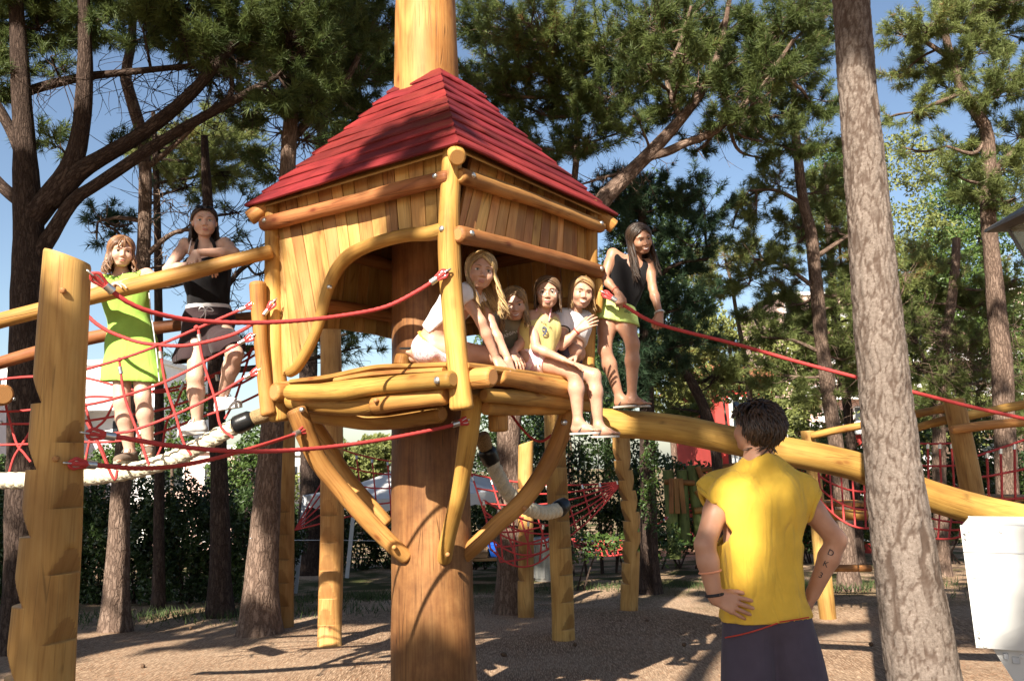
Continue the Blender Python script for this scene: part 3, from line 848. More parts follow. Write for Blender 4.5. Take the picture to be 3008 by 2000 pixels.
# the leaning pine behind the roof with pale limbs
d6 = 11.0
pine('pine_tree', 'leaning pine behind the tower whose pale limb slants out beside the roof',
     [ground_row(1500, 1680, .19, d6)] + PT(d6, (1497, 1500, .17), (1494, 1300, .155), (1520, 1050, .145), (1600, 850, .135), (1700, 690, .125), (1786, 570, .12)),
     [PT(d6, (1780, 578, .12), (1870, 488, .095), (1936, 422, .085), (2012, 336, .07), (2078, 239, .055), (2120, 120, .04), (2150, -40, .03)),
      PT(d6, (1910, 462, .05), (1960, 446, .065), (2012, 422, .06), (2114, 376, .05), (2241, 244, .035), (2330, 120, .025)),
      PT(d6, (1850, 505, .03), (1780, 520, .02), (1700, 545, .012)), PT(d6, (2000, 350, .04), (1960, 230, .035), (2000, 120, .03), (2030, 20, .02)),
      PT(12, (1650, 780, .06), (1690, 500, .05), (1705, 250, .04), (1750, 60, .03))],
     CL(11.8, (1420, 60, .7, .55), (1560, 40, .7, .7), (1500, 160, .7, .6), (1640, 150, .7, .65), (1400, 230, .6, .4), (1540, 290, .65, .5), (1680, 280, .65, .4), (1780, 100, .7, .6), (1800, 250, .65, .35), (1900, 60, .7, .35),
        (1880, 190, .65, .55), (2000, 60, .7, .35), (2050, 190, .6, .35), (2160, 90, .7, .35), (2170, 230, .6, .4), (2280, 60, .7, .35), (2280, 200, .65, .3), (2260, 330, .55, .45), (2150, 360, .5, .35), (1950, 320, .5, .5), (2040, 430, .4, .35, .6, .7),
        (1640, 400, .55, .35), (1730, 390, .5, .4), (1480, 400, .55, .3), (1820, 370, .45, .4), (2370, 150, .6, .3), (2380, 300, .55, .35), (2340, 420, .5, .4), (1560, 470, .5, .3), (2400, 30, .7, .3), (2230, 450, .4, .4, .6, .7), *[(x, y, r, t, .7, .9, -1.3) for x, y, r, t in ((1960, 290, .4, .4), (2050, 220, .45, .45), (2120, 320, .4, .35), (2010, 140, .45, .45), (2210, 280, .45, .4), (2150, 160, .45, .4), (2290, 160, .45, .35), (1900, 170, .4, .5), (1870, 330, .35, .4), (2240, 400, .3, .4))]),
     bark='bark_pale', needle='needle', nl=.12, crown_dens=70, bare=[(P(1700, 545, d6), P(1930, 460, d6), 26, 1, .5), (P(2010, 420, d6), P(2240, 260, d6), 22, 1, .6)])
# dark pines right of the hut, behind the girl on the log
pine('pine_tree', 'dark pine behind the girl standing on the log',
     [ground_row(1905, 1640, .15, 12.8)] + PT(12.8, (1904, 1450, .12), (1900, 1200, .11), (1896, 950, .10), (1890, 750, .08), (1885, 600, .06)),
     [PT(12.8, (1893, 850, .05), (1980, 780, .035), (2080, 760, .02))],
     CL(12.8, (1820, 560, .6, .3), (1900, 560, .6, .3), (2000, 560, .6, .45), (2070, 600, .45, .5), (1960, 650, .6, .3), (1840, 690, .5, .25), (2030, 700, .5, .3), (1980, 790, .55, .25), (2060, 860, .5, .3), (1900, 850, .55, .25), (1800, 830, .5, .25),
        (1960, 930, .6, .25), (2050, 980, .45, .4), (1850, 1000, .6, .25), (1780, 950, .5, .25), (1930, 1060, .6, .3), (1830, 1120, .6, .25)),
     needle='needle_blue', crown_dens=70)
pine('pine_tree', 'bent dark stem leaning right behind the log bridge',
     [ground_row(2120, 1620, .10, 13.6)] + PT(13.6, (2105, 1350, .085), (2079, 1225, .08), (2039, 1136, .075), (1995, 1060, .065), (1950, 960, .05), (1900, 870, .035)),
     [], CL(14.2, (2010, 1010, .5, .5), (2100, 1080, .55, .6), (2180, 1010, .5, .6), (1980, 1180, .5, .5), (2060, 1190, .5, .6)), needle='needle_light', crown_dens=60)
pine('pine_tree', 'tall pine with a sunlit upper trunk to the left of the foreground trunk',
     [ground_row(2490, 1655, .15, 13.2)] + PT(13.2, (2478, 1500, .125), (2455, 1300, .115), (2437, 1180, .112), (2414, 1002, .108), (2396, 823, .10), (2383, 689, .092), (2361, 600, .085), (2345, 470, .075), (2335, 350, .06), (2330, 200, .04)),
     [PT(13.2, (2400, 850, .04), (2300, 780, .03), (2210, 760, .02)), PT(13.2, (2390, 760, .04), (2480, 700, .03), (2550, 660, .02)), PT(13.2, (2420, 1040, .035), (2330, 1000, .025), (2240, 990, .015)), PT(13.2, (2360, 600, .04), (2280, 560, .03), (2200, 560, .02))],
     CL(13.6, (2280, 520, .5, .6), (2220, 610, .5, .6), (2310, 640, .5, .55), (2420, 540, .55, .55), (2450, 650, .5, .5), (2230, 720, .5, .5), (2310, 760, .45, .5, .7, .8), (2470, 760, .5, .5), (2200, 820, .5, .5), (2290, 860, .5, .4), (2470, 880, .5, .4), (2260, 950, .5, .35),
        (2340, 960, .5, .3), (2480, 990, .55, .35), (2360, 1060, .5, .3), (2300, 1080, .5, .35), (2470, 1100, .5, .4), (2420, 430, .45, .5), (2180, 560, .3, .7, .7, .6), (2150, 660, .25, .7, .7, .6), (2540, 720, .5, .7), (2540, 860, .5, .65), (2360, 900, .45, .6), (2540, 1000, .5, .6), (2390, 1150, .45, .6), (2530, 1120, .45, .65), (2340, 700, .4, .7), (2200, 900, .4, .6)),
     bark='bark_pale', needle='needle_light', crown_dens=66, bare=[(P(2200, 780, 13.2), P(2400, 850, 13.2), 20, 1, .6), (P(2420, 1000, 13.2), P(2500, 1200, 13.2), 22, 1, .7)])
pine('pine_tree', 'slim bare pale stem in front of the red house',
     [ground_row(2225, 1560, .065, 16.5)] + PT(16.5, (2215, 1300, .055), (2204, 1176, .052), (2187, 1046, .048), (2165, 930, .042), (2150, 840, .034), (2130, 760, .025)),
     [], CL(16.5, (2100, 760, .55, .8), (2170, 720, .5, .8), (2110, 830, .5, .75), (2050, 800, .4, .75), (2110, 1090, .4, .7), (2240, 1120, .4, .7), (2160, 1060, .3, .7)), bark='bark_pale', needle='needle_light', crown_dens=50, nl=.14)
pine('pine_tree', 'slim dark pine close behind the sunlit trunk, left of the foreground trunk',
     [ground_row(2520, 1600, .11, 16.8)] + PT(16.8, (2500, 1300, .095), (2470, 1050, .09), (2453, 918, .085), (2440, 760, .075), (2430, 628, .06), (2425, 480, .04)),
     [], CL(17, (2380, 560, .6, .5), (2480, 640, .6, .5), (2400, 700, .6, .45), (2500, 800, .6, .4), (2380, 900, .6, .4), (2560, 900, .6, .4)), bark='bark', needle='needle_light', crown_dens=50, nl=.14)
# right edge
pine('pine_tree', 'tall crooked pine at the right edge behind the glass lantern',
     [ground_row(2965, 1600, .18, 12.2)] + PT(12.2, (2955, 1350, .15), (2943, 1071, .138), (2922, 850, .125), (2912, 727, .115), (2900, 600, .11), (2906, 500, .10), (2897, 383, .09), (2860, 320, .08), (2828, 268, .075), (2795, 180, .065), (2775, 90, .055), (2760, -40, .04)),
     [PT(12.2, (2905, 520, .05), (2980, 440, .04), (3050, 380, .03)), PT(12.2, (2830, 270, .04), (2760, 300, .03), (2680, 330, .02)), PT(12.2, (2790, 170, .04), (2700, 110, .03), (2640, 60, .02)), PT(12.2, (2900, 400, .04), (2860, 450, .03), (2780, 430, .02))],
     CL(12.4, (2650, 90, .45, .7), (2720, 60, .5, .65), (2640, 210, .4, .7), (2720, 180, .5, .6), (2800, 50, .55, .55), (2680, 310, .4, .6), (2780, 240, .5, .55), (2860, 130, .55, .45), (2900, 260, .55, .45), (2960, 80, .6, .25), (2980, 220, .6, .3),
        (2830, 420, .45, .5), (2790, 480, .4, .4), (2990, 380, .55, .4), (2940, 480, .5, .45), (2850, 560, .4, .35), (2980, 560, .5, .5), (2600, 340, .3, .6, .7, .7), (2650, 420, .3, .5, .7, .6), (2980, -20, .6, .2), (2860, -10, .6, .4)),
     bark='bark_pale', needle='needle_light', crown_dens=70)
pine('pine_tree', 'bushy pine with pale bare twigs right of the foreground trunk',
     [ground_row(2760, 1590, .13, 15.0)] + PT(15, (2758, 1300, .11), (2770, 1050, .10), (2800, 850, .085), (2810, 700, .07)),
     [PT(15, (2760, 1150, .04), (2690, 1000, .03), (2640, 880, .02))],
     CL(15.2, (2660, 780, .6, .75), (2740, 740, .6, .7), (2690, 860, .6, .5), (2800, 820, .65, .45), (2900, 860, .65, .5), (2980, 800, .6, .5), (2660, 960, .6, .35), (2760, 940, .65, .35), (2860, 980, .65, .4), (2960, 980, .65, .45),
        (2680, 1060, .6, .3), (2780, 1080, .6, .3), (2880, 1100, .6, .35), (2990, 1100, .6, .35), (2640, 1160, .5, .4), (2760, 1180, .6, .3), (2900, 1200, .6, .3), (3000, 1210, .6, .3), (2620, 760, .4, .8)),
     needle='needle_light', bark='bark_pale', crown_dens=48, bare=[(P(2640, 900, 14.6), P(2960, 1150, 14.6), 90, 1, .8), (P(2650, 1100, 14.6), P(3000, 960, 14.6), 50, 1, .8)])

# ------------------------------------------------------------------ the foreground trunk with plated bark
def front_tree():
    d = 4.35
    root = thing('pine_tree', 'thick plated pine trunk in the foreground to the right of the man in yellow', 'tree', (*P(2720, 2050, d)[:2], 0.0))
    base = P(2730, 2080, d)
    gzb = float(ground_z(base[0], d))
    rows = [(base[0] + 0.06, d, gzb - 0.1, .215), (base[0] + .03, d, gzb + .1, .185), (*P(2714, 2000, d), .172), (*P(2668, 1700, d), .152), (*P(2627, 1400, d), .137), (*P(2598, 1130, d), .126), (*P(2572, 850, d), .119), (*P(2540, 500, d), .105), (*P(2518, 250, d), .097), (*P(2499, 0, d), .094), (*P(2470, -260, d), .09), (*P(2440, -700, d), .08)]
    q = resample(np.array(rows), 480)
    ns = 100
    v, s, r = tube_data(q[:, :3], q[:, 3], ns, 0.02)
    th = np.linspace(0, 2 * math.pi, ns, endpoint=False)
    U = np.stack([np.cos(th)[None, :] * r[:, None] + 0 * s[:, None], np.sin(th)[None, :] * r[:, None] + 0 * s[:, None], s[:, None] * 0.30 + 0 * th[None, :]], -1).reshape(-1, 3)
    U = U + 0.008 * np.sin(U[:, [2, 0, 1]] * 60 + 1.3) + 0.004 * np.sin(U[:, [1, 2, 0]] * 140) + rng.normal(0, 0.0016, U.shape)
    from mathutils.kdtree import KDTree
    nf = 1500
    ta, sa = rng.uniform(0, 2 * math.pi, nf), rng.uniform(0, s[-1], nf)
    ra = np.interp(sa, s, r)
    feat = np.stack([np.cos(ta) * ra, np.sin(ta) * ra, sa * 0.30], -1)
    hgt = rng.uniform(0.0, 1.0, nf)
    kd = KDTree(nf)
    for i, f in enumerate(feat): kd.insert(f, i)
    kd.balance()
    disp = np.zeros(len(U)); crack = np.zeros(len(U))
    for i, u in enumerate(U):
        (c0, i0, d0), (c1, i1, d1) = kd.find_n(u, 2)
        e = min((d1 - d0) / 0.012, 1.0)
        disp[i] = (e ** 0.5) * 0.0065 + hgt[i0] * 0.0035 * min(1, e * 2)
        crack[i] = 1 - e
    n = len(q)
    c = q[:, None, :3]
    out = (v - c) / np.linalg.norm(v - c, axis=-1)[..., None]
    v = v + out * (disp.reshape(n, ns)[..., None] + rng.normal(0, 0.0007, (n, ns))[..., None] - 0.006)
    mb = MB()
    i = np.arange(n - 1)[:, None]; j = np.arange(ns)[None, :]; j2 = (j + 1) % ns
    f = np.stack([i * ns + j, i * ns + j2, (i + 1) * ns + j2, (i + 1) * ns + j], -1).reshape(-1, 4)
    rm = 0.14
    U0 = j / ns * 6.283 * rm + 0 * i; U1 = (j + 1) / ns * 6.283 * rm + 0 * i
    S0 = s[:-1][:, None] + 0 * j; S1 = s[1:][:, None] + 0 * j
    uv = np.stack([np.stack([U0, S0], -1), np.stack([U1, S0], -1), np.stack([U1, S1], -1), np.stack([U0, S1], -1)], 2).reshape(-1, 2)
    mb.add(v.reshape(-1, 3), f, uv)
    mb.build('trunk', front_bark(), root, attr={'crack': crack})
    return root

def front_bark():
    m, nt, b = nodes('plated_bark_close')
    tc = N(nt, 'ShaderNodeTexCoord')
    ge = N(nt, 'ShaderNodeNewGeometry')
    fl = N(nt, 'ShaderNodeTexNoise', Scale=70.0, Detail=7.0, Roughness=0.75); L(nt, tc.outputs['Object'], fl.inputs['Vector'])
    lo = N(nt, 'ShaderNodeTexNoise', Scale=7.0, Detail=4.0); L(nt, tc.outputs['Object'], lo.inputs['Vector'])
    a = ramp(nt, [(0.30, (0.10, 0.076, 0.062)), (0.52, (0.180, 0.142, 0.119)), (0.72, (0.27, 0.225, 0.195))]); L(nt, fl.outputs[0], a.inputs[0])
    c = mix(nt, 0.35, a.outputs[0], lo.outputs[0], 'SOFT_LIGHT')
    at = N(nt, 'ShaderNodeAttribute', attribute_name='crack')
    pr = ramp(nt, [(0.50, (1, 1, 1)), (0.97, (0.05, 0.05, 0.05))]); L(nt, at.outputs['Fac'], pr.inputs[0])
    c = mix(nt, pr.outputs[0], (0.075, 0.050, 0.038), c)
    L(nt, c, b.inputs['Base Color']); b.inputs['Roughness'].default_value = 0.95; b.inputs['Specular IOR Level'].default_value = 0.1
    bump(nt, b, fl.outputs[0], 0.6, 0.008)
    return m
front_tree()

# ------------------------------------------------------------------ tall pines behind the viewer: their crowns throw the dappled shade
LIT = [  # photo points that stand in the sun: (x, y, distance, radius in metres)
    (330, 1080, 5.4, .22), (395, 1250, 5.4, .20), (585, 1150, 5.5, .22), (560, 1260, 5.5, .2), (330, 890, 5.25, .12), (480, 810, 5.4, .16), (330, 760, 5.4, .15), (150, 1410, 5.4, .35), (330, 1400, 5.4, .25), (640, 1290, 5.5, .22),
    (840, 940, 5.3, .26), (860, 1040, 5.2, .24), (830, 830, 5.3, .14), (1150, 1385, 15.8, .7), (950, 1428, 14.8, .6), (1050, 1405, 15.3, .7), (1430, 1415, 15.3, .5), (870, 1600, 14.5, .3), (1490, 1600, 14.5, .3), (810, 1150, 5.3, .15), (760, 880, 5.3, .15), (1180, 570, 4.9, .10), (1060, 690, 5.0, .12), (960, 1130, 5.1, .2), (1150, 1090, 4.9, .15), (1410, 790, 4.8, .14), (1290, 960, 4.9, .18), (1270, 1030, 5.0, .14),
    (1390, 1100, 4.6, .14), (1360, 1180, 4.6, .12), (1590, 1050, 5.3, .20), (1660, 1080, 5.3, .14), (1470, 1050, 4.9, .1), (1250, 60, 5.7, .18), (1220, 170, 5.7, .12), (1650, 740, 5.5, .15), (1850, 980, 5.8, .08), (1930, 860, 5.8, .07),
    (2190, 1500, 3.55, .085), (2190, 1400, 3.55, .08), (2205, 1620, 3.55, .06), (2680, 1500, 4.3, .2), (2700, 1750, 4.3, .25), (2720, 1950, 4.3, .25), (2530, 330, 4.4, .05), (2640, 1320, 4.3, .03),
    (2890, 1640, 4.0, .16), (2860, 1780, 4.0, .06), (1820, 1330, 9.5, .35), (1850, 1450, 9.5, .2), (1545, 1370, 10.5, .35), (975, 1780, 8.8, .22), (1000, 1890, 8.8, .35), (300, 1550, 10.6, .4), (350, 1650, 10.6, .3), (730, 1600, 9.6, .25), (760, 1700, 9.6, .2),
    (700, 1960, 6.8, .5), (900, 1960, 6.8, .5), (1080, 1930, 7, .3), (400, 1960, 6.8, .25), (1700, 1980, 6.3, .3), (1850, 1960, 6.5, .35), (1990, 1950, 6.4, .3), (1750, 1700, 10, .4), (1990, 1740, 10, .5), (2060, 1720, 10, .5), (2000, 1810, 8.5, .35), (2550, 1880, 6.8, .3), (2520, 1960, 6.4, .3),
    (2470, 1700, 10, .4), (2900, 1980, 5.5, .2), (1640, 1740, 9.5, .3), (1620, 1850, 7.6, .2), (1345, 1440, 5.0, .05), (1510, 1550, 5.4, .07), (880, 1230, 5.1, .1),
]
GLIT = [(250, 1975, .22), (450, 1962, .26), (620, 1960, .3), (760, 1938, .3), (880, 1960, .36), (1010, 1950, .3), (1100, 1900, .2), (980, 1880, .3), (1500, 1985, .26), (1640, 1990, .28), (1800, 1985, .34), (1960, 1975, .36), (2060, 1960, .26), (1600, 1870, .10), (1680, 1760, .14), (1620, 1835, .10), (1780, 1722, .26), (1900, 1700, .26), (2000, 1688, .26), (2050, 1722, .26), (1950, 1762, .2), (2040, 1795, .22), (2070, 1850, .16), (2500, 1722, .26), (2560, 1880, .22), (2480, 1962, .34), (2600, 1960, .26), (640, 1838, .09), (500, 1828, .08), (420, 1900, .1), (330, 1850, .08), (2880, 1950, .25), (1900, 1650, .2), (1700, 1680, .16), (2450, 1640, .2)]
def shade_pines():
    lit = np.array([[*P(x, y, d), r] for x, y, d, r in LIT] + [[*G(x, y), r * 1.5 + .12] for x, y, r in GLIT])
    S = np.array(TO_SUN)
    specs = [((-3.2, -4.6), .22, 10.5), ((5.2, -8.6), .24, 11.0), ((-8.6, -2.2), .24, 11.0), ((7.2, -3.6), .2, 10.5), ((-9.5, -9.5), .24, 12)]
    roots = []
    for k, ((x, y), r, h) in enumerate(specs):
        roots.append((V3(x, y, 0), r, h))
    n = 23000
    # aim points spread over the playground, each sent up along the sun's direction to crown height
    ax = rng.uniform(-9.5, 8.0, n); ay = rng.uniform(0.5, 16.0, n); az = rng.uniform(0, 3.5, n)
    hz = rng.uniform(8.2, 10.6, n)
    for lo, hi, m in (((-2.2, 4.2, 3.0), (1.2, 6.6, 5.2), 2600), ((-7.0, 8.0, 1.0), (-1.2, 11.5, 7.5), 6500), ((-2.5, 9.0, 3.0), (0.5, 12.5, 8.0), 2600), ((1.3, 4.2, 1.5), (2.3, 4.5, 4.8), 1100), ((0.9, 3.4, .2), (3.4, 4.2, 1.9), 800), ((-0.9, 5.2, 0), (-.1, 5.5, 1.9), 450)):
        b = rng.uniform(lo, hi, (m, 3))
        ax, ay, az = np.concatenate([ax, b[:, 0]]), np.concatenate([ay, b[:, 1]]), np.concatenate([az, b[:, 2]])
        hz = np.concatenate([hz, rng.uniform(9.0, 11.5, m)])
    n = len(ax)
    p = np.stack([ax, ay, az], -1)
    p = p + S * ((hz - az) / S[2])[:, None]
    c = (np.sin(p[:, 0] * 1.3 + 0.7 * np.sin(p[:, 1] * 0.9)) + np.sin(p[:, 1] * 1.1 + 1.7 + 0.6 * np.sin(p[:, 0] * 0.8)) + 0.7 * np.sin(p[:, 0] * 2.7 + p[:, 1] * 2.1))
    keep = rng.random(n) < np.clip(0.82 + 0.16 * c, 0.12, 1.0)
    # the open right side lets the sun through to the trees behind
    keep &= ~((ax > 3.2) & (ay > 9.0) & (rng.random(n) < 0.85))
    p = p[keep]
    for q in lit:
        w = p - q[:3]
        t = w @ S
        dist = np.linalg.norm(w - t[:, None] * S, axis=1)
        p = p[(dist > q[3] + 0.13) | (t < 0)]
    own = np.argmin(np.stack([np.linalg.norm(p[:, :2] - r[0][:2], axis=1) for r in roots], 1), 1)
    labels = ['tall pine behind the viewer whose crown shades the tower', 'tall pine behind the viewer shading the man and the ground on the right', 'tall pine to the left of the viewer shading the rope bridge', 'tall pine to the right of the viewer beside the white box', 'tall pine far behind the viewer at the left']
    for k, (b, r, h) in enumerate(roots):
        g = ground_z(b[0], b[1])
        q = p[own == k]
        root = thing('pine_tree', labels[k], 'tree', (b[0], b[1], float(g)))
        mb = MB(); tr = resample(np.array([[b[0], b[1], -0.2, r * 1.3], [b[0], b[1], 0.4, r], [b[0] + .2, b[1] + .1, h * .5, r * .8], [b[0] + .1, b[1], h - .6, r * .45], [b[0], b[1], h + .8, r * .2]]), 30)
        add_tube(mb, tr[:, :3], tr[:, 3], 14, (False, True), .05); mb.build('trunk', M['bark'], root)
        if len(q) == 0: continue
        mb = MB()
        for i in rng.choice(len(q), min(46, len(q)), False):
            s0 = V3(b[0], b[1], rng.uniform(h * .68, h * .95))
            pth = resample(np.array([s0, s0 * .5 + q[i] * .5 + V3(0, 0, -.3), q[i]]), 8)
            bad = False
            for u in lit:
                w = pth - u[:3]; t = w @ S
                if np.any((np.linalg.norm(w - t[:, None] * S, axis=1) < u[3]) & (t > 0)): bad = True; break
            if not bad: add_tube(mb, pth, np.linspace(.035, .012, 8), 5, (False, False))
        if mb.n: o = mb.build('branches', M['bark'], root); o['kind'] = 'stuff'
        axv = rng.normal(0, 1, (len(q), 3)) * V3(1, 1, .5) + V3(0, 0, .5)
        link_tufts('crown', q, axv, rng.uniform(.2, .32, len(q)), 8, rng.uniform(.2, .6, len(q)), 0.115, M['needle'], root, 'stuff', (15, 80))
shade_pines()
# ------------------------------------------------------------------ hedges and shrubs
def leaf_material(name, dark, light, gloss=0.35):
    m, nt, b = nodes(name)
    at = N(nt, 'ShaderNodeAttribute', attribute_name='tint')
    r = ramp(nt, [(0.0, dark), (0.7, light), (1.0, tuple(1.35 * c for c in light))]); L(nt, at.outputs['Fac'], r.inputs[0])
    L(nt, r.outputs[0], b.inputs['Base Color']); b.inputs['Roughness'].default_value = gloss; b.inputs['Specular IOR Level'].default_value = 0.4
    tr = N(nt, 'ShaderNodeBsdfTranslucent'); L(nt, r.outputs[0], tr.inputs['Color'])
    mx = N(nt, 'ShaderNodeMixShader'); mx.inputs[0].default_value = 0.25
    L(nt, b.outputs[0], mx.inputs[1]); L(nt, tr.outputs[0], mx.inputs[2]); L(nt, mx.outputs[0], nt.nodes['Material Output'].inputs['Surface'])
    return m
M['laurel'] = leaf_material('laurel_leaf', (0.016, 0.032, 0.010), (0.045, 0.075, 0.020))
M['shrub'] = leaf_material('shrub_leaf', (0.08, 0.10, 0.026), (0.19, 0.205, 0.055), 0.6)
M['ivy'] = leaf_material('ivy_leaf', (0.03, 0.06, 0.015), (0.075, 0.12, 0.025), 0.4)

def leaves(p, size, tint, up=0.3):
    """kite shaped leaves, two triangles each, folded a little along the midrib"""
    n = len(p)
    nrm = rng.normal(0, 1, (n, 3)) + V3(0, -0.5, up); nrm /= np.linalg.norm(nrm, axis=1)[:, None]
    t = rng.normal(0, 1, (n, 3)) + V3(0, 0, -0.3); t -= nrm * (t * nrm).sum(1)[:, None]; t /= np.linalg.norm(t, axis=1)[:, None]
    s = np.cross(nrm, t)
    L0 = (size * rng.uniform(0.7, 1.25, n))[:, None]
    a, c = p - t * L0 * 0.5, p + t * L0 * 0.5
    l, r = p - s * L0 * 0.24 + nrm * L0 * 0.06, p + s * L0 * 0.24 + nrm * L0 * 0.06
    v = np.stack([a, l, c, r], 1).reshape(-1, 3)
    k = np.arange(n)[:, None] * 4
    f = np.concatenate([k + np.array([[0, 1, 2]]), k + np.array([[0, 2, 3]])], 0)
    return v, f, np.repeat(np.clip(tint, 0, 1), 4)

def bush(name, label, blobs, size, mat, cat, dens=260, group=None, kind_leaves='leaves', stems=5, up=0.3):
    """blobs: (centre, radii); leaves thickest towards the surface"""
    c0 = np.mean([b[0] for b in blobs], 0)
    root = thing(name, label, cat, (c0[0], c0[1], float(ground_z(c0[0], c0[1]))), group)
    PO, TI = [], []
    mb = MB()
    for c, r in blobs:
        c, r = np.asarray(c, float), np.asarray(r, float)
        r = np.full(3, r) if r.ndim == 0 else r
        n = int(dens * 4.19 * np.prod(r) ** (2 / 3))
        d = rng.normal(0, 1, (n, 3)); d /= np.linalg.norm(d, axis=1)[:, None]
        lum = 1 + 0.16 * np.sin(d[:, 0] * 5 + c[0] * 3) + 0.14 * np.sin(d[:, 2] * 6 + c[1]) + 0.12 * np.sin(d[:, 1] * 9 + d[:, 0] * 7)
        p = c + d * r * (lum * rng.uniform(0.45, 1.0, n) ** 0.45)[:, None]
        PO.append(p); TI.append(0.45 + 0.2 * np.sin(p[:, 0] * 4 + p[:, 2] * 5) + rng.normal(0, 0.18, n))
        for _ in range(stems):
            g = V3(c[0] + rng.normal(0, .2) * r[0], c[1], ground_z(c[0], c[1]) - 0.05)
            e = c + rng.normal(0, .45, 3) * r
            add_tube(mb, resample(np.array([g, g * .5 + e * .5 + rng.normal(0, .06, 3), e]), 6), np.linspace(.02, .006, 6), 5, (False, False))
    if mb.n:
        o = mb.build('stems', M['bark'], root); o['kind'] = 'stuff'
    p = np.concatenate(PO)
    gz = ground_z(p[:, 0], p[:, 1])
    ok = p[:, 2] > gz + 0.02
    v, f, t = leaves(p[ok], size, np.concatenate(TI)[ok], up)
    mb = MB(); mb.add(v, f)
    o = mb.build(kind_leaves, M[mat], root, smooth=False, attr={'tint': t}); o['kind'] = 'stuff'
    return root

def row(x0, x1, d, ytop, n, rx, rz, jit=0.15):
    out = []
    for i in range(n):
        x = x0 + (x1 - x0) * (i + .5) / n
        dd = d + rng.uniform(-.3, .3)
        yt = np.interp(x, *zip(*ytop)) if not np.isscalar(ytop) else ytop
        top = P(x, yt + rng.uniform(-12, 12), dd)
        g = float(ground_z(top[0], dd))
        h = (top[2] - g)
        out.append((V3(top[0], dd, g + h * 0.5), (rx, 0.45, h * 0.55)))
    return out
bush('hedge', 'dense dark laurel hedge along the back at the left', row(-90, 860, 13.6, [(-90, 1390), (300, 1405), (600, 1430), (900, 1420)], 11, .42, 1), 0.075, 'laurel', 'hedge', 4200)
bush('hedge', 'dark hedge in the shade behind the white party tent', row(840, 1620, 19.5, [(840, 1470), (1620, 1450)], 9, .55, 1), 0.10, 'laurel', 'hedge', 1500)
for i, (x, y, d, r, lab) in enumerate(((1700, 1350, 16.5, (1.0, .6, 1.5), 'dark leafy shrub right of the tower, behind the lit notched post'), (1960, 1460, 17.0, (1.1, .6, .9), 'dark leafy shrub behind the green posts'), (2240, 1480, 17.5, (1.1, .6, .8), 'dark shrub hidden behind the man in yellow'),
                                       (2470, 1420, 18.0, (1.2, .6, 1.1), 'sunlit shrub between the man and the foreground trunk'), (2760, 1380, 17.5, (1.2, .6, 1.3), 'dark shrub behind the slanting post at the right'), (3000, 1360, 17.5, (1.2, .6, 1.4), 'dark shrub at the right edge behind the net bridge'), (1500, 1330, 20, (1.4, .6, 1.9), 'tall dark shrub seen below the platform'))):
    c = P(x, y, d)
    bush('shrub', lab, [(c, r), (c + V3(.7, .2, -.5), np.array(r) * .7), (c + V3(-.7, .1, -.6), np.array(r) * .7)], 0.10, 'laurel' if i not in (3,) else 'ivy', 'shrub', 1100)
bush('shrub', 'low weeds growing beside the red rope hammock', [(P(1700, 1600, 13.5), (.6, .3, .25)), (P(1920, 1590, 13.8), (.7, .3, .3))], 0.09, 'ivy', 'plant', 900, stems=2)
bush('shrub', 'small yellow green bush beyond the hedge', [(P(665, 1400, 24), (.5, .4, .45)), (P(880, 1430, 24), (.5, .4, .4))], 0.10, 'shrub', 'shrub', 700)
ivy_c = [(P(1912, 1390, 12.6), (.14, .14, .5)), (P(1905, 1480, 12.6), (.12, .12, .4)), (P(1915, 1300, 12.65), (.12, .12, .4))]
bush('ivy', 'green ivy climbing the dark trunk right of the lit notched post', ivy_c, 0.06, 'ivy', 'ivy', 1800, stems=1)

# sunlit broadleaf and pine crowns farther back
def far_tree(x, y, d, r, label, mat='shrub', trunk=.12, n=5, leaf=.15, dens=400):
    c = P(x, y, d)
    g = float(ground_z(c[0], d))
    root = thing('tree', label, 'tree', (c[0], d, g))
    mb = MB(); q = resample(np.array([[c[0], d, g - .1, trunk], [c[0] + .1, d, (g + c[2]) / 2, trunk * .8], [c[0], d, c[2], trunk * .4]]), 12)
    add_tube(mb, q[:, :3], q[:, 3], 8, (False, True), .05); mb.build('trunk', M['bark_pale'], root)
    PO, TI = [], []
    for k in range(n):
        o = rng.normal(0, .45, 3) * r
        cc = c + o; rr = np.asarray(r) * rng.uniform(.45, .75)
        m = int(dens * 4.19 * np.prod(rr) ** (2 / 3))
        dv = rng.normal(0, 1, (m, 3)); dv /= np.linalg.norm(dv, axis=1)[:, None]
        PO.append(cc + dv * rr * (rng.uniform(.4, 1, m) ** .5)[:, None] * (1 + .18 * np.sin(dv[:, :1] * 7) + .15 * np.sin(dv[:, 2:] * 8)))
        TI.append(np.full(m, rng.uniform(.3, .7)) + rng.normal(0, .15, m))
        br = MB(); 
    v, f, t = leaves(np.concatenate(PO), leaf, np.concatenate(TI))
    mb = MB(); mb.add(v, f); o = mb.build('crown', M[mat], root, smooth=False, attr={'tint': t}); o['kind'] = 'stuff'
    return root
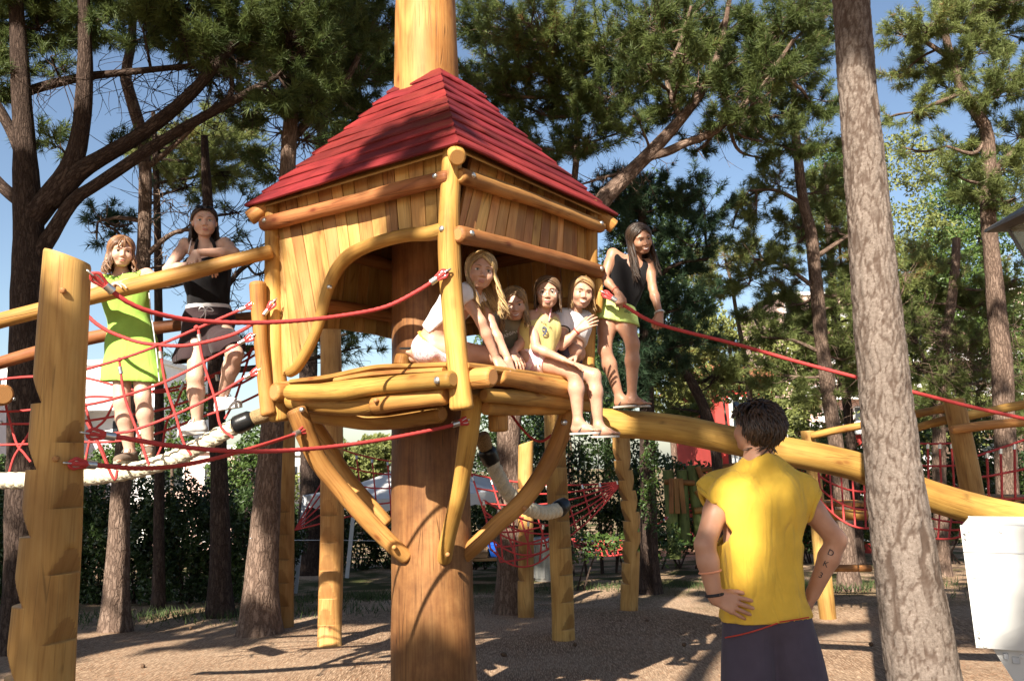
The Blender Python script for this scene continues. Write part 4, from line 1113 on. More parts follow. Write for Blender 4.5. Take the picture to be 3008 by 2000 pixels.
for x, y, d, r, lab, mt in (
    (2140, 985, 27, (1.7, 1.2, 1.1), 'bright yellow green tree in front of the red house', 'shrub'),
    (1960, 1120, 24, (1.6, 1.2, 1.2), 'sunlit bushy tree behind the bent dark stem', 'shrub'),
    (2350, 1080, 23, (1.4, 1.2, 1.2), 'sunlit tree right of the red house', 'shrub'),
    (2420, 1240, 21, (1.5, 1.0, 1.2), 'light green tree behind the sunlit trunk', 'shrub'),
    (2600, 900, 26, (1.8, 1.2, 1.6), 'pale green tree glimpsed left of the foreground trunk', 'shrub'),
    (2720, 720, 28, (2.4, 1.5, 2.2), 'sunlit round crown right of the foreground trunk', 'shrub'),
    (2950, 950, 26, (2.4, 1.5, 2.2), 'green tree far behind the lantern', 'ivy'),
    (2760, 1180, 24, (2.0, 1.2, 1.6), 'green tree behind the bare twigs', 'shrub'),
    (1760, 950, 26, (1.8, 1.2, 2.0), 'dark green tree behind the girl on the log', 'ivy'),
    (1880, 760, 28, (2.0, 1.2, 2.4), 'green tree high behind the girl on the log', 'ivy'),
    (1660, 1180, 24, (1.6, 1.2, 1.8), 'shaded tree behind the platform corner', 'ivy'),
    (1500, 980, 28, (1.6, 1.2, 1.8), 'tree seen through the opening behind the seated girls', 'ivy'),
    (2860, 560, 32, (2.2, 1.5, 2.4), 'green crown behind the crooked pine', 'ivy'),
    (2500, 560, 30, (2.0, 1.5, 2.2), 'green crown behind the upper foreground trunk', 'ivy')):
    far_tree(x, y, d, r, lab, mt)
for x, y, r, lab in ((300, 1335, (.9, .6, .55), 'leafy shrub top above the hedge behind the girl in green'), (500, 1260, (.8, .6, .8), 'dark leafy tree beyond the hedge between the two standing girls'), (80, 1380, (.9, .6, .5), 'leafy shrub top above the hedge at the left edge'), (740, 1330, (.8, .6, .7), 'leafy shrub top above the hedge beside the pale trunk')):
    far_tree(x, y, 20, r, lab, 'ivy', .06, 5, .11, 900)
far_tree(2120, 1130, 19.5, (.75, .5, .5), 'small leafy tree in front of the red house', 'shrub', .05, 5, .10, 700)
far_tree(2265, 1175, 19.5, (.6, .5, .5), 'leafy bush before the right end of the red house', 'shrub', .05, 4, .10, 700)
far_tree(1062, 1335, 46, (1.9, 1.6, 1.15), 'round sunlit umbrella pine far away above the white tent', 'shrub', .25, 9, .26, 420)

# ------------------------------------------------------------------ houses behind
M['white_wall'] = plain('white_render', (0.78, 0.76, 0.73), 0.9, noise=0.04, scale=3)
M['shaded_wall'] = plain('shaded_white_render', (0.50, 0.47, 0.48), 0.9, noise=0.05, scale=3)  # white walls in shade: the shade is put into this grey
M['pink_wall'] = plain('pink_render', (0.62, 0.42, 0.36), 0.9, noise=0.05, scale=3)
M['red_wall'] = plain('red_render', (0.50, 0.055, 0.045), 0.9, noise=0.08, scale=3)
M['tile'] = plain('orange_roof_tile', (0.48, 0.17, 0.09), 0.85, noise=0.25, scale=8)
M['window'] = plain('dark_window_glass', (0.03, 0.035, 0.04), 0.08, noise=0.05)
def house(label, x0, x1, ytop, d, depth, wall, floors, cols, roof=None, balcony=True, shut='shaded_wall'):
    a, b = P(x0, ytop, d), P(x1, ytop, d)
    z1 = 0.5 * (a[2] + b[2]); g = float(ground_z(0.5 * (a[0] + b[0]), d)) - .2
    w = b[0] - a[0]; cx = 0.5 * (a[0] + b[0])
    root = thing('house', label, 'house', (cx, d, g))
    bevel_box('wall', (cx, d + depth / 2, (z1 + g) / 2), (w, depth, z1 - g), M[wall], root, .02)
    if roof:
        mb = MB(); o = .45
        q = [V3(a[0] - o, d - o, z1), V3(b[0] + o, d - o, z1), V3(b[0] + o, d + depth + o, z1), V3(a[0] - o, d + depth + o, z1)]
        rz = V3(0, 0, roof); r1, r2 = V3(a[0] + w * .25, d + depth / 2, z1) + rz, V3(b[0] - w * .25, d + depth / 2, z1) + rz
        v = np.array(q + [r1, r2]); mb.add(v, np.array([[0, 1, 5, 4], [2, 3, 4, 5]])); mb.add(v, np.array([[1, 2, 5], [3, 0, 4]]))
        mb.build('roof', M['tile'], root, smooth=False)
    else:
        bevel_box('parapet', (cx, d + depth / 2, z1 + .12), (w + .3, depth + .3, .24), M['white_wall'], root, .02)
    fh = (z1 - g) / floors
    for i in range(floors):
        zc = g + fh * (i + .5)
        for j in range(cols):
            xc = a[0] + w * (j + .5) / cols
            f = bevel_box('window', (xc, d - .02, zc + .1), (min(1.2, w / cols * .55), .10, fh * .5), M['white_wall'], root, .01)
            bevel_box('pane', (xc, d - .075, zc + .1), (min(1.0, w / cols * .45), .03, fh * .42), M['window'], f, .004)
        if balcony and i:
            bl = bevel_box('balcony', (cx, d - .55, g + fh * i), (w * .96, 1.1, .18), M['white_wall'], root, .02)
            bevel_box('parapet', (cx, d - 1.08, g + fh * i + .5), (w * .96, .08, .85), M[shut], bl, .01)
    return root
house('bright white apartment house behind the legs of the girl in green', -120, 470, 1075, 40, 9, 'white_wall', 4, 3)
house('low grey house wall at the left edge behind the nets', -420, -20, 1170, 33, 6, 'shaded_wall', 3, 3, balcony=False)
house('small pink house just beyond the hedge', 455, 690, 1330, 30, 6, 'pink_wall', 2, 2, balcony=False)
house('pale house between the trunks behind the girl in black', 640, 900, 1340, 36, 6, 'white_wall', 2, 3, balcony=False)
house('red house with white trim and orange roof over the yellow shirted man', 2095, 2275, 1112, 22, 6, 'red_wall', 2, 1, .7, shut='white_wall')
house('red house with a white corner seen right of the man, behind the trees', 2490, 2640, 1275, 21, 5, 'red_wall', 2, 2, shut='white_wall')
house('pale pink apartment house hidden behind the trees on the right', 2280, 3080, 860, 60, 10, 'pink_wall', 6, 9)

# ------------------------------------------------------------------ party tent, bench, bin
M['tent'] = leaf_material('tent_cloth', (0.72, 0.70, 0.69), (0.76, 0.74, 0.73), 0.8)
M['tent_leg'] = plain('white_tent_pole', (0.66, 0.66, 0.68), 0.4, noise=0.04)
def tent():
    d0, d1 = 14.5, 17.4
    L0, R0 = P(897, 1432, d0), P(1468, 1440, d0)
    L1, R1 = P(1046, 1436, d1), P(1560, 1440, d1)
    z = 0.25 * (L0[2] + R0[2] + L1[2] + R1[2])
    for q in (L0, R0, L1, R1): q[2] = z
    root = thing('party_tent', 'white party tent with splayed legs under the trees behind the tower', 'party tent', (*((L0 + R1) / 2)[:2], float(ground_z(0, 16))))
    ap = (L0 + R0 + L1 + R1) / 4 + V3(0, 0, .62)
    cs = [L0, R0, R1, L1]
    mb = MB(); n = 12
    for i in range(4):
        a, b = cs[i], cs[(i + 1) % 4]
        g = []
        for s in np.linspace(0, 1, n):
            for t in np.linspace(0, 1, n):
                p = (a * (1 - t) + b * t) * (1 - s) + ap * s
                p = p + V3(0, 0, -.10 * math.sin(math.pi * t) * (1 - s) - .10 * math.sin(math.pi * s))
                g.append(p)
        g = np.array(g)
        f = [[r * n + c, r * n + c + 1, (r + 1) * n + c + 1, (r + 1) * n + c] for r in range(n - 1) for c in range(n - 1)]
        mb.add(g, np.array(f))
    mb.build('canopy', M['tent'], root)
    for i in range(4):
        a, b = cs[i], cs[(i + 1) % 4]
        mb = MB(); m = 25
        t = np.linspace(0, 1, m)
        top = a + np.outer(t, b - a) + np.outer(-.10 * np.sin(np.pi * t), V3(0, 0, 1)); bot = top - V3(0, 0, .20) + np.outer(.02 * np.sin(t * 60), V3(0, 0, 1))
        mb.add(np.concatenate([top, bot]), np.array([[k, k + 1, m + k + 1, m + k] for k in range(m - 1)]))
        mb.build('valance', M['tent'], root)
    for top, bx, by, d in ((L0, 866, 1755, 14.5), (L1, 1019, 1722, 17.4), (R0, 1506, 1733, 14.5), (R1, 1574, 1708, 17.4)):
        e = P(bx, by, d); e[2] = float(ground_z(e[0], d))
        mb = MB()
        c = (top + e) / 2; ax = unit(e - top)
        s1 = unit(np.cross(ax, V3(0, 1, 0))); s2 = np.cross(ax, s1)
        add_box(mb, c, (.075, .05, np.linalg.norm(e - top)), np.stack([s1, s2, ax], 1))
        mb.build('leg', M['tent_leg'], root, smooth=False)
tent()
def bench_and_things():
    M['bench'] = wood('bench_wood', (0.34, 0.20, 0.10), (0.27, 0.15, 0.07), (0.17, 0.09, 0.04))
    a, b = P(1330, 1684, 14.2), P(1505, 1660, 14.2)
    gz = float(ground_z(a[0], 14.2))
    root = thing('bench', 'long brown bench under the party tent', 'bench', ((a[0] + b[0]) / 2, 14.2, gz))
    z = gz + .50
    bevel_box('seat', ((a[0] + b[0]) / 2, 14.2, z), (b[0] - a[0] + .3, .36, .05), M['bench'], root)
    for x in (a[0] + .15, b[0] - .1):
        for y in (14.05, 14.35):
            bevel_box('leg', (x, y, (gz + z) / 2), (.05, .05, z - gz), M['metal'], root)
    t0 = P(1340, 1600, 15.2); g2 = float(ground_z(t0[0], 15.2))
    root = thing('table', 'brown folding table in the shade of the party tent', 'table', (t0[0], 15.2, g2))
    bevel_box('table_top', (t0[0] + .2, 15.2, g2 + .75), (1.5, .6, .05), M['bench'], root)
    for x in (-.45, .85):
        for y in (-.25, .25): bevel_box('leg', (t0[0] + x, 15.2 + y, g2 + .37), (.04, .04, .72), M['metal'], root)
    bp = P(1454, 1662, 14.2)
    mb = MB(); add_tube(mb, [V3(bp[0], 14.2, z + .03), V3(bp[0], 14.2, z + .24)], [.09, .125], 18, (True, False))
    add_tube(mb, [V3(bp[0], 14.2, z + .225), V3(bp[0], 14.2, z + .245)], [.13, .13], 18, (False, False))
    bk = thing('bucket', 'blue plastic bucket standing on the bench under the tent', 'bucket', (bp[0], 14.2, z + .03))
    mb.build('pail', plain('blue_plastic', (0.015, 0.09, 0.45), 0.35), bk)
    make_tube('handle', [V3(bp[0] - .13, 14.2, z + .22), V3(bp[0] - .08, 14.10, z + .16), V3(bp[0], 14.06, z + .13), V3(bp[0] + .08, 14.10, z + .16), V3(bp[0] + .13, 14.2, z + .22)], .006, M['metal'], bk, 12, 6)
    M['card'] = plain('cardboard', (0.36, 0.22, 0.12), 0.9)
    for x, s, lab in ((1398, (.40, .28, .13), 'open cardboard box on the bench beside the blue bucket'), (1345, (.3, .26, .16), 'cardboard box on the bench, half hidden by the thick pole')):
        p = P(x, 1660, 14.2)
        r2 = thing('cardboard_box', lab, 'box', (p[0], 14.2, z + .03), 'cardboard boxes on the bench')
        c = V3(p[0], 14.2, z + .03)
        bevel_box('bottom', c + V3(0, 0, .006), (s[0], s[1], .01), M['card'], r2, .001)
        for sx, sy, w, dd in ((0, -1, s[0], .008), (0, 1, s[0], .008), (-1, 0, .008, s[1]), (1, 0, .008, s[1])):
            bevel_box('side', c + V3(sx * s[0] / 2, sy * s[1] / 2, s[2] / 2 + .012), (w, dd, s[2]), M['card'], r2, .001)
        bevel_box('flap', c + V3(0, -s[1] / 2 - .05, s[2] - .01), (s[0], .10, .006), M['card'], r2, .001, np.array(Matrix.Rotation(R(25), 3, 'X')))
    p = P(1606, 1700, 15.5); g3 = float(ground_z(p[0], 15.5))
    rb = thing('waste_bin', 'grey metal waste bin beside the tent leg', 'waste bin', (p[0], 15.5, g3))
    mb = MB(); add_tube(mb, [V3(p[0], 15.5, g3 + .02), V3(p[0], 15.5, g3 + .72)], [.21, .22], 24); mb.build('drum', M['metal'], rb)
    mb = MB(); add_tube(mb, [V3(p[0], 15.5, g3 + .72), V3(p[0], 15.5, g3 + .75), V3(p[0], 15.5, g3 + .78)], [.235, .235, .19], 24); mb.build('lid', M['metal'], rb)
    for k in range(14):
        a = 2 * math.pi * k / 14
        bevel_box('slat', (p[0] + .222 * math.cos(a), 15.5 + .222 * math.sin(a), g3 + .38), (.05, .02, .62), M['metal'], rb, .004, np.array(Matrix.Rotation(a + R(90), 3, 'Z')))
bench_and_things()
w1, w2 = P(560, 1592, 13), P(1330, 1586, 14)
o = make_tube('washing_line', [P(735, 1580, 9.45), P(820, 1586, 10.2), P(1000, 1586, 12.8), P(1180, 1590, 14)], .005, M['tent_leg'], None, 20, 5)
tag(o, 'thin white line strung from the pale trunk towards the tent', 'line')
# ------------------------------------------------------------------ the tower house
TC = V3(-0.483, 5.60, 0)
TR, TS = 1.032, 0.171
TCc = math.sqrt(1 - TS * TS)
def corner(r, k):
    """k: 0 front, 1 right, 2 back, 3 left"""
    a = [(TS, -TCc), (TCc, TS), (-TS, TCc), (-TCc, -TS)][k]
    return V3(TC[0] + r * a[0], TC[1] + r * a[1], 0)
FC = [corner(TR, k) for k in range(4)]
EXT = {0: 0.0}
tower = thing('play_tower', 'wooden tree house tower on a thick pole with a red shingled pyramid roof', 'play tower', (TC[0], TC[1], 0))
UP = V3(0, 0, 1)
class Face:
    def __init__(s, a, b):
        s.a, s.b = FC[a], FC[b]
        s.e = unit(s.b - s.a); s.w = np.linalg.norm(s.b - s.a)
        n = V3(s.e[1], -s.e[0], 0)
        s.n = n if np.dot(n, s.a - TC) > 0 else -n
    def px(s, x, y, o=0.0):
        """photo pixel on this face (pushed out by o) -> (along, height)"""
        p = on_plane(x, y, s.a + s.n * o, s.n)
        return np.dot(p - s.a, s.e), p[2]
    def pt(s, u, z, o=0.0): return s.a + s.e * u + UP * z + s.n * o
    def at(s, x, y, o=0.0):
        u, z = s.px(x, y, o); return s.pt(u, z, o)
FL, FR, FBR, FBL = Face(0, 3), Face(0, 1), Face(1, 2), Face(3, 2)

# --- trunk and mast: one pole, worn brown below, oiled yellow above
TP = V3(-0.555, 5.62, 0)
gz0 = float(ground_z(TP[0], TP[1]))
make_tube('trunk', [(*(TP + V3(0.01, 0, gz0 - 0.05)), 0.278), (*(TP + V3(0.006, 0, 0.4)), 0.268), (*(TP + V3(0, 0, 1.2)), 0.258), (*(TP + V3(0, 0, 2.2)), 0.252), (*(TP + V3(0, 0, 3.3)), 0.240)], None, M['trunk'], tower, 60, 48, 0.012)
make_tube('mast', [(*(TP + V3(0, 0, 3.3)), 0.238), (*(TP + V3(0, 0, 4.3)), 0.222), (*(TP + V3(0.0, 0, 5.2)), 0.203), (*(TP + V3(0.0, 0, 6.6)), 0.185)], None, M['log'], tower, 50, 40, 0.014)

def bolt(p, n, r=0.018, parent=None, mat='metal', h=0.012):
    n = unit(n); mb = MB()
    q = [np.asarray(p) - n * 0.01, np.asarray(p) + n * h * 0.4, np.asarray(p) + n * h * 0.8, np.asarray(p) + n * h]
    add_tube(mb, q, [r, r, r * 0.75, r * 0.25], 12)
    return mb.build('bolt', M[mat], parent)

# --- corner posts
ZT = 3.26
post_px = {0: [(1330, 436, 0.056), (1319, 640, 0.062), (1322, 800, 0.062), (1337, 980, 0.060), (1350, 1120, 0.060), (1357, 1204, 0.066)],
           3: [(800, 590, 0.045), (800, 700, 0.05), (803, 950, 0.062), (808, 1080, 0.066), (818, 1180, 0.068), (822, 1238, 0.066)],
           1: [(1738, 588, 0.045), (1735, 690, 0.05), (1730, 850, 0.058), (1720, 1010, 0.064), (1716, 1120, 0.066), (1718, 1205, 0.064)]}
posts = {}
for k in (0, 3, 1):
    d = FC[k][1]
    d = d - (0.075 if k == 0 else 0.03)
    pts = [(*P(x, y, d - (0.03 if y > 1080 else 0)), r) for x, y, r in post_px[k]]
    posts[k] = make_tube('corner_post', pts, None, [M['log'], M['end']], tower, 40, 20, 0.05, cap_mi=1, round_end=0.02)
posts[2] = make_tube('corner_post', [(*(FC[2] + UP * 1.75), 0.06), (*(FC[2] + UP * 3.3), 0.055)], None, [M['log'], M['end']], tower, 20, 16, 0.05, cap_mi=1, round_end=0.02)
bolt(P(1337, 1178, FC[0][1]) + V3(0, -0.066, 0), V3(0, -1, 0.1), 0.022, posts[0], 'end')
bolt(P(814, 702, FC[3][1]) + V3(0.01, -0.05, 0), V3(0.2, -1, 0.1), 0.016, posts[3], 'end')

def log_on(face, pts, o, r, mat='log_brown', lump=0.075, ends=((0,), (-1,)), name='rail', n=30, bolts=True):
    """a log lying against a face, traced by photo pixels; r per point or one"""
    q = []
    for i, (x, y, *rr) in enumerate(pts):
        p = face.at(x, y, o)
        q.append((*p, rr[0] if rr else r))
    ob = make_tube(name, q, None, [M[mat], M['end']], tower, n, 18, lump, cap_mi=1, round_end=0.018)
    if bolts:
        for i, j in ((0, 1), (-1, -2)):
            a, b = np.array(q[i][:3]), np.array(q[j][:3])
            bolt(a + unit(b - a) * 0.07 + face.n * (q[i][3] * 0.95) + UP * 0.008, face.n + UP * 0.15, 0.016, ob)
    return ob

log_on(FL, [(1322, 520), (1190, 553), (1057, 589), (900, 628), (772, 660)], 0.10, 0.046)
log_on(FR, [(1350, 516), (1450, 548), (1560, 585), (1670, 628), (1766, 668)], 0.10, 0.044)
log_on(FR, [(1343, 688), (1450, 712), (1560, 740), (1670, 770), (1765, 800)], 0.10, 0.048)
arch_px = [(1320, 671, .044), (1261, 686, .042), (1200, 690, .040), (1139, 704, .037), (1078, 724, .038), (1030, 749, .042), (993, 787, .040), (970, 830, .036), (953, 880, .034), (938, 945, .034), (917, 1001, .033), (893, 1048, .033), (868, 1084, .034), (846, 1096, .034)]
ob = log_on(FL, arch_px, 0.09, 0.037, 'log', 0.04, name='arch_branch', n=60, bolts=False)
p = FL.at(1298, 672, 0.135); bolt(p, FL.n + UP * .15, 0.017, ob)
p = FL.at(967, 843, 0.12); bolt(p, FL.n, 0.014, ob)
for fc in (FBR, FBL):
    for z in (3.0, 2.62):
        make_tube('rail', [(*fc.pt(0.06, z, -0.10), 0.045), (*fc.pt(fc.w * .5, z + .01, -0.10), 0.047), (*fc.pt(fc.w + 0.08, z, -0.10), 0.043)], None, [M['log_brown'], M['end']], tower, 20, 14, 0.05, cap_mi=1, round_end=0.018)

# --- planked walls: every plank its own piece, leaning like a fan
def planks(face, n, tilt, top, bottom, o=0.0, th=0.022, jig=None, u0=-0.02, u1=None, ext=0.0):
    """tilt(u) slope of a seam; bottom(u, z) True where there is wall"""
    u1 = face.w + 0.02 if u1 is None else u1
    us = np.linspace(u0, u1 + ext, n + 1 + int(n * ext / (u1 - u0)))
    n = len(us) - 1
    us[1:-1] += rng.uniform(-0.012, 0.012, n - 1)
    zm = 2.95
    zs = np.linspace(top, 2.02, 120)
    def seam(u):
        k = tilt(u)
        prev = zs[0]
        for z in zs:
            uu = u + k * (z - zm)
            if not bottom(uu, z): break
            prev = z
        return (u + k * (zs[0] - zm), zs[0]), (u + k * (prev - zm), prev)
    for i in range(n):
        g = 0.0030
        (a0, za), (a1, zb) = seam(us[i] + g)
        (b0, zc), (b1, zd) = seam(us[i + 1] - g)
        oo = o + rng.uniform(-0.004, 0.004)
        poly = [face.pt(np.clip(a0, u0, u1), za, oo), face.pt(np.clip(b0, u0, u1), zc, oo), face.pt(np.clip(b1, u0, u1), zd, oo), face.pt(np.clip(a1, u0, u1), zb, oo)]
        if min(za - zb, zc - zd) < 0.03 or max(a0, b0, a1, b1) < u0 or min(a0, b0, a1, b1) > u1 - 0.004: continue
        mb = MB()
        prism(mb, poly, -face.n, th, uv_axis=unit(poly[3] - poly[0]))
        mb.build('plank', M['plank'], tower, smooth=False)

arch = np.array([FL.px(x, y, 0.0) for x, y, _ in arch_px])
arch_u, arch_z = arch[:, 0], arch[:, 1]
def wall_left(u, z):
    """solid where the point lies above or beyond the arch branch"""
    if u <= arch_u[0]: return z > arch_z[0]
    if u >= arch_u.max(): return z > 2.06
    return z > np.interp(u, arch_u, arch_z)
eaveL = 3.40
planks(FL, 15, lambda u: 0.30 * np.clip(u / FL.w, 0, 1) ** 0.9, eaveL, wall_left, 0.035, ext=0.34)
zr0 = FR.px(1345, 690, 0.02)[1]; zr1 = FR.px(1765, 800, 0.02)[1]
planks(FR, 16, lambda u: 0.40 * np.clip(1 - u / FR.w, 0, 1) ** 0.8, eaveL, lambda u, z: z > np.interp(u, [0, FR.w], [zr0, zr1]), 0.035)
planks(FBR, 13, lambda u: 0.05, eaveL, lambda u, z: z > 2.50, 0.0)
planks(FBL, 13, lambda u: 0.12, eaveL, lambda u, z: z > 2.44 + 0.25 * math.sin(u * 2.2) * 0.2, 0.0)

# --- roof: ten lapped courses on four sides
ZE, RE = None, 1.255
eF = P(1364, 420, corner(RE, 0)[1]); ZE = eF[2]
ZTOP, RTOP = P(1277, 200, TC[1] - 0.24)[2], 0.245
M['roof'] = wood('red_stained_wood', (0.27, 0.030, 0.030), (0.215, 0.019, 0.020), (0.14, 0.011, 0.012), 0.6, 0.22, 0.004, False, 0.4, 0.45, 0.5)
NC = 10
def roof_r(t): return RTOP + (RE - RTOP) * ((1 - t) ** 1.12 * 0.75 + (1 - t) * 0.25)
for s in range(4):
    s2 = (s + 1) % 4
    for k in range(NC):
        t0, t1 = k / NC, min(1.0, (k + 1.28) / NC)
        z0, z1 = ZE + (ZTOP - ZE) * t0, ZE + (ZTOP - ZE) * t1
        lift = 0.009
        r0, r1 = roof_r(t0) + 0.018, roof_r(t1)
        a0, b0 = corner(r0, s) + UP * z0, corner(r0, s2) + UP * z0
        a1, b1 = corner(r1, s) + UP * z1, corner(r1, s2) + UP * z1
        n = unit(np.cross(b0 - a0, a1 - a0)); n = n if n[2] > 0 else -n
        a0, b0 = a0 + n * lift, b0 + n * lift
        if k in (0, 1, 4, 6): pass
        m = 14
        mb = MB()
        edge = unit(b0 - a0)
        th = 0.024
        tt = np.linspace(0, 1, m)
        lo = a0 + np.outer(tt, b0 - a0); hi = a1 + np.outer(tt, b1 - a1)
        wob = 0.004 * np.sin(tt * 9 + k * 2 + s) + rng.normal(0, 0.0012, m)
        lo = lo + n * wob[:, None]
        rows = [hi, lo + n * 0.0 + unit(a1 - a0) * 0.012, lo - n * 0.008, lo - n * (th - 0.008) , lo - n * th + unit(a1 - a0) * 0.01, hi - n * th * 0.8]
        v = np.concatenate(rows)
        F, uv = [], []
        ln = np.linalg.norm(b0 - a0)
        vv = np.array([0, 0.13, 0.142, 0.16, 0.17, 0.30]) + k
        for q in range(len(rows) - 1):
            for i in range(m - 1):
                F.append([q * m + i, (q + 1) * m + i, (q + 1) * m + i + 1, q * m + i + 1])
                uv += [(vv[q], tt[i] * ln), (vv[q + 1], tt[i] * ln), (vv[q + 1], tt[i + 1] * ln), (vv[q], tt[i + 1] * ln)]
        mb.add(v, np.array(F), np.array(uv))
        for i, rev in ((0, False), (m - 1, True)):
            c = np.array([q * m + i for q in range(len(rows))])
            mb.add(v[c], (np.arange(len(rows))[::-1] if rev else np.arange(len(rows)))[None, :])
        mb.build('roof_board', M['roof'], tower, smooth=False)
# hip rafters whose round ends show under the eaves
for k, zz in ((0, -0.075), (1, -0.085), (2, -0.08), (3, -0.085)):
    a = corner(RE - 0.012, k) + UP * (ZE + zz)
    b = corner(0.55, k) + UP * (ZE + (ZTOP - ZE) * 0.66 - 0.16)
    make_tube('rafter', [(*a, 0.050), (*(a * .5 + b * .5), 0.05), (*b, 0.045)], None, [M['log'], M['end']], tower, 14, 18, 0.03, cap_mi=1, round_end=0.010)
# red fascia boards closing the roof edge underneath
for s in range(4):
    a, b = corner(RE - 0.06, s), corner(RE - 0.06, (s + 1) % 4)
    c, d = corner(0.5, s), corner(0.5, (s + 1) % 4)
    mb = MB()
    prism(mb, [a + UP * (ZE - .02), b + UP * (ZE - .02), d + UP * (ZE + (ZTOP - ZE) * .66), c + UP * (ZE + (ZTOP - ZE) * .66)], UP, 0.012)
    mb.build('roof_underside', M['plank'], tower, smooth=False)

# --- platform: boards, rim logs, beams, braces
ZP = FR.px(1375, 1064, 0.08)[1]
ZB = ZP - 0.012
NB = 12
dL = unit(FC[3] - FC[0])                     # boards run along the left face
dR = unit(FC[1] - FC[0])
for i in range(NB):
    u0 = -0.06 + i * (FR.w + 0.12) / NB; u1 = u0 + (FR.w + 0.12) / NB - 0.006
    um = 0.5 * (u0 + u1)
    c = FC[0] + dR * um
    a, b = -0.02, FL.w + 0.06
    # leave room for the trunk
    segs = [(a, b)]
    tu = np.dot(TP - FC[0], dR); tv = np.dot(TP - FC[0], dL)
    if abs(um - tu) < 0.30:
        h = math.sqrt(max(0, 0.30 ** 2 - (um - tu) ** 2)) + 0.01
        segs = [(a, tv - h), (tv + h, b)]
    for (p0, p1) in segs:
        mid = c + dL * (0.5 * (p0 + p1)) + UP * (ZP - 0.02 + rng.uniform(-0.003, 0.003))
        bevel_box('floor_board', mid, (u1 - u0, p1 - p0, 0.036), M['board'], tower, 0.005, np.stack([dR, dL, UP], 1))
# wavy edge slabs on the two visible rims
def slab(face, px, o, name='edge_board'):
    top = [face.at(x, y, o) for x, y, _ in px]
    mb = MB()
    q = resample(np.array([(*t, h) for t, (_, _, h) in zip(top, px)]), 26)
    p, h = q[:, :3], q[:, 3]
    n = face.n
    sec = [(-0.12, 0.0), (-0.004, 0.0), (0.004, -0.25), (0.006, -0.7), (-0.006, -1.0), (-0.12, -1.0)]
    V = np.array([[p[i] + n * so + UP * sz * h[i] for so, sz in sec] for i in range(len(p))])
    k = len(sec); m = len(p)
    F, uv = [], []
    for i in range(m - 1):
        for j in range(k):
            F.append([i * k + j, (i + 1) * k + j, (i + 1) * k + (j + 1) % k, i * k + (j + 1) % k])
            uv += [(j * .02, i * .06), (j * .02, i * .06 + .06), (j * .02 + .02, i * .06 + .06), (j * .02 + .02, i * .06)]
    V = V.reshape(-1, 3); F = np.array(F)
    if np.dot(np.cross(V[F[0][1]] - V[F[0][0]], V[F[0][2]] - V[F[0][0]]), UP) < 0:
        F = F[:, ::-1]; uv = [uv[4 * i + 3 - j] for i in range(len(F)) for j in range(4)]
    mb.add(V, F, np.array(uv))
    for i, rev in ((0, 1), (m - 1, 0)):
        mb.add(V[i * k:(i + 1) * k], (np.arange(k)[::-1] if rev else np.arange(k))[None, :])
    return mb.build(name, M['board'], tower, smooth=False)
slab(FL, [(1312, 1063, .030), (1200, 1067, .030), (1110, 1070, .030), (1040, 1082, .034), (960, 1100, .034), (850, 1114, .030)], 0.11)
slab(FL, [(1300, 1079, .028), (1180, 1085, .030), (1080, 1092, .032), (980, 1110, .028)], 0.13)
slab(FR, [(1376, 1064, .034), (1430, 1070, .040), (1500, 1080, .040), (1580, 1092, .042), (1640, 1103, .042), (1690, 1109, .04)], 0.13)
def beam(pts, n=34, lump=0.075, mat='log', r_end=0.016, name='beam'):
    return make_tube(name, pts, None, [M[mat], M['end']], tower, n, 20, lump, cap_mi=1, round_end=r_end)
def on(face, x, y, o, r): return (*face.at(x, y, o), r)
b1 = beam([on(FL, 846, 1152, .16, .046), on(FL, 930, 1152, .16, .050), on(FL, 1010, 1146, .16, .056), on(FL, 1100, 1134, .16, .050), on(FL, 1220, 1123, .16, .050), on(FL, 1332, 1114, .16, .050)], lump=.06)
bolt(FL.at(1284, 1117, .21), FL.n, 0.020, b1)
b2 = beam([on(FL, 850, 1178, .07, .052), on(FL, 950, 1186, .07, .060), on(FL, 1060, 1188, .07, .060), on(FL, 1110, 1182, .08, .050)])
b2b = beam([on(FL, 1098, 1192, .13, .050), on(FL, 1180, 1178, .12, .050), on(FL, 1312, 1160, .10, .052)])
bolt(FL.at(1104, 1176, .19), FL.n, 0.014, b2b, 'end')
beam([on(FL, 860, 1212, -.06, .05), on(FL, 1000, 1226, -.12, .055), on(FL, 1120, 1236, -.18, .055), on(FL, 1300, 1216, -.12, .05)])
# inner beam running past the front corner with its round end in view
beam([(*(FL.at(900, 1150, -.02)), .055), (*FL.at(1320, 1120, 0.0), .056), (*P(1385, 1112, 4.52), .058), (*P(1448, 1106, 4.44), .056)])
# left side beam running past the left corner
dB = unit(FC[2] - FC[3])
e0 = P(803, 1152, FC[3][1] - 0.20)
beam([(*e0, .057), (*(e0 + dB * 0.5), .056), (*(e0 + dB * 1.75), .054)])
beam([on(FR, 1462, 1104, .10, .050), on(FR, 1560, 1122, .10, .056), on(FR, 1669, 1142, .10, .058), on(FR, 1740, 1156, .10, .055)])
beam([on(FR, 1420, 1160, .06, .042), on(FR, 1540, 1168, .06, .048), on(FR, 1672, 1182, .06, .044), on(FR, 1735, 1190, .06, .045)])
beam([on(FR, 1425, 1196, -.02, .045), on(FR, 1560, 1198, -.05, .046), on(FR, 1700, 1194, -.05, .045)])
for v in (0.25, 0.62, 1.0, 1.3):
    a = FC[0] + dR * 0.05 + dL * v; b = FC[0] + dR * (FR.w - 0.05) + dL * v
    beam([(*(a + UP * (ZP - .115)), .048), (*(b + UP * (ZP - .115)), .048)], 10)
# short hanging block under the right side
beam([(*P(1462, 1196, 5.05), .060), (*P(1464, 1268, 5.05), .056)], 8)
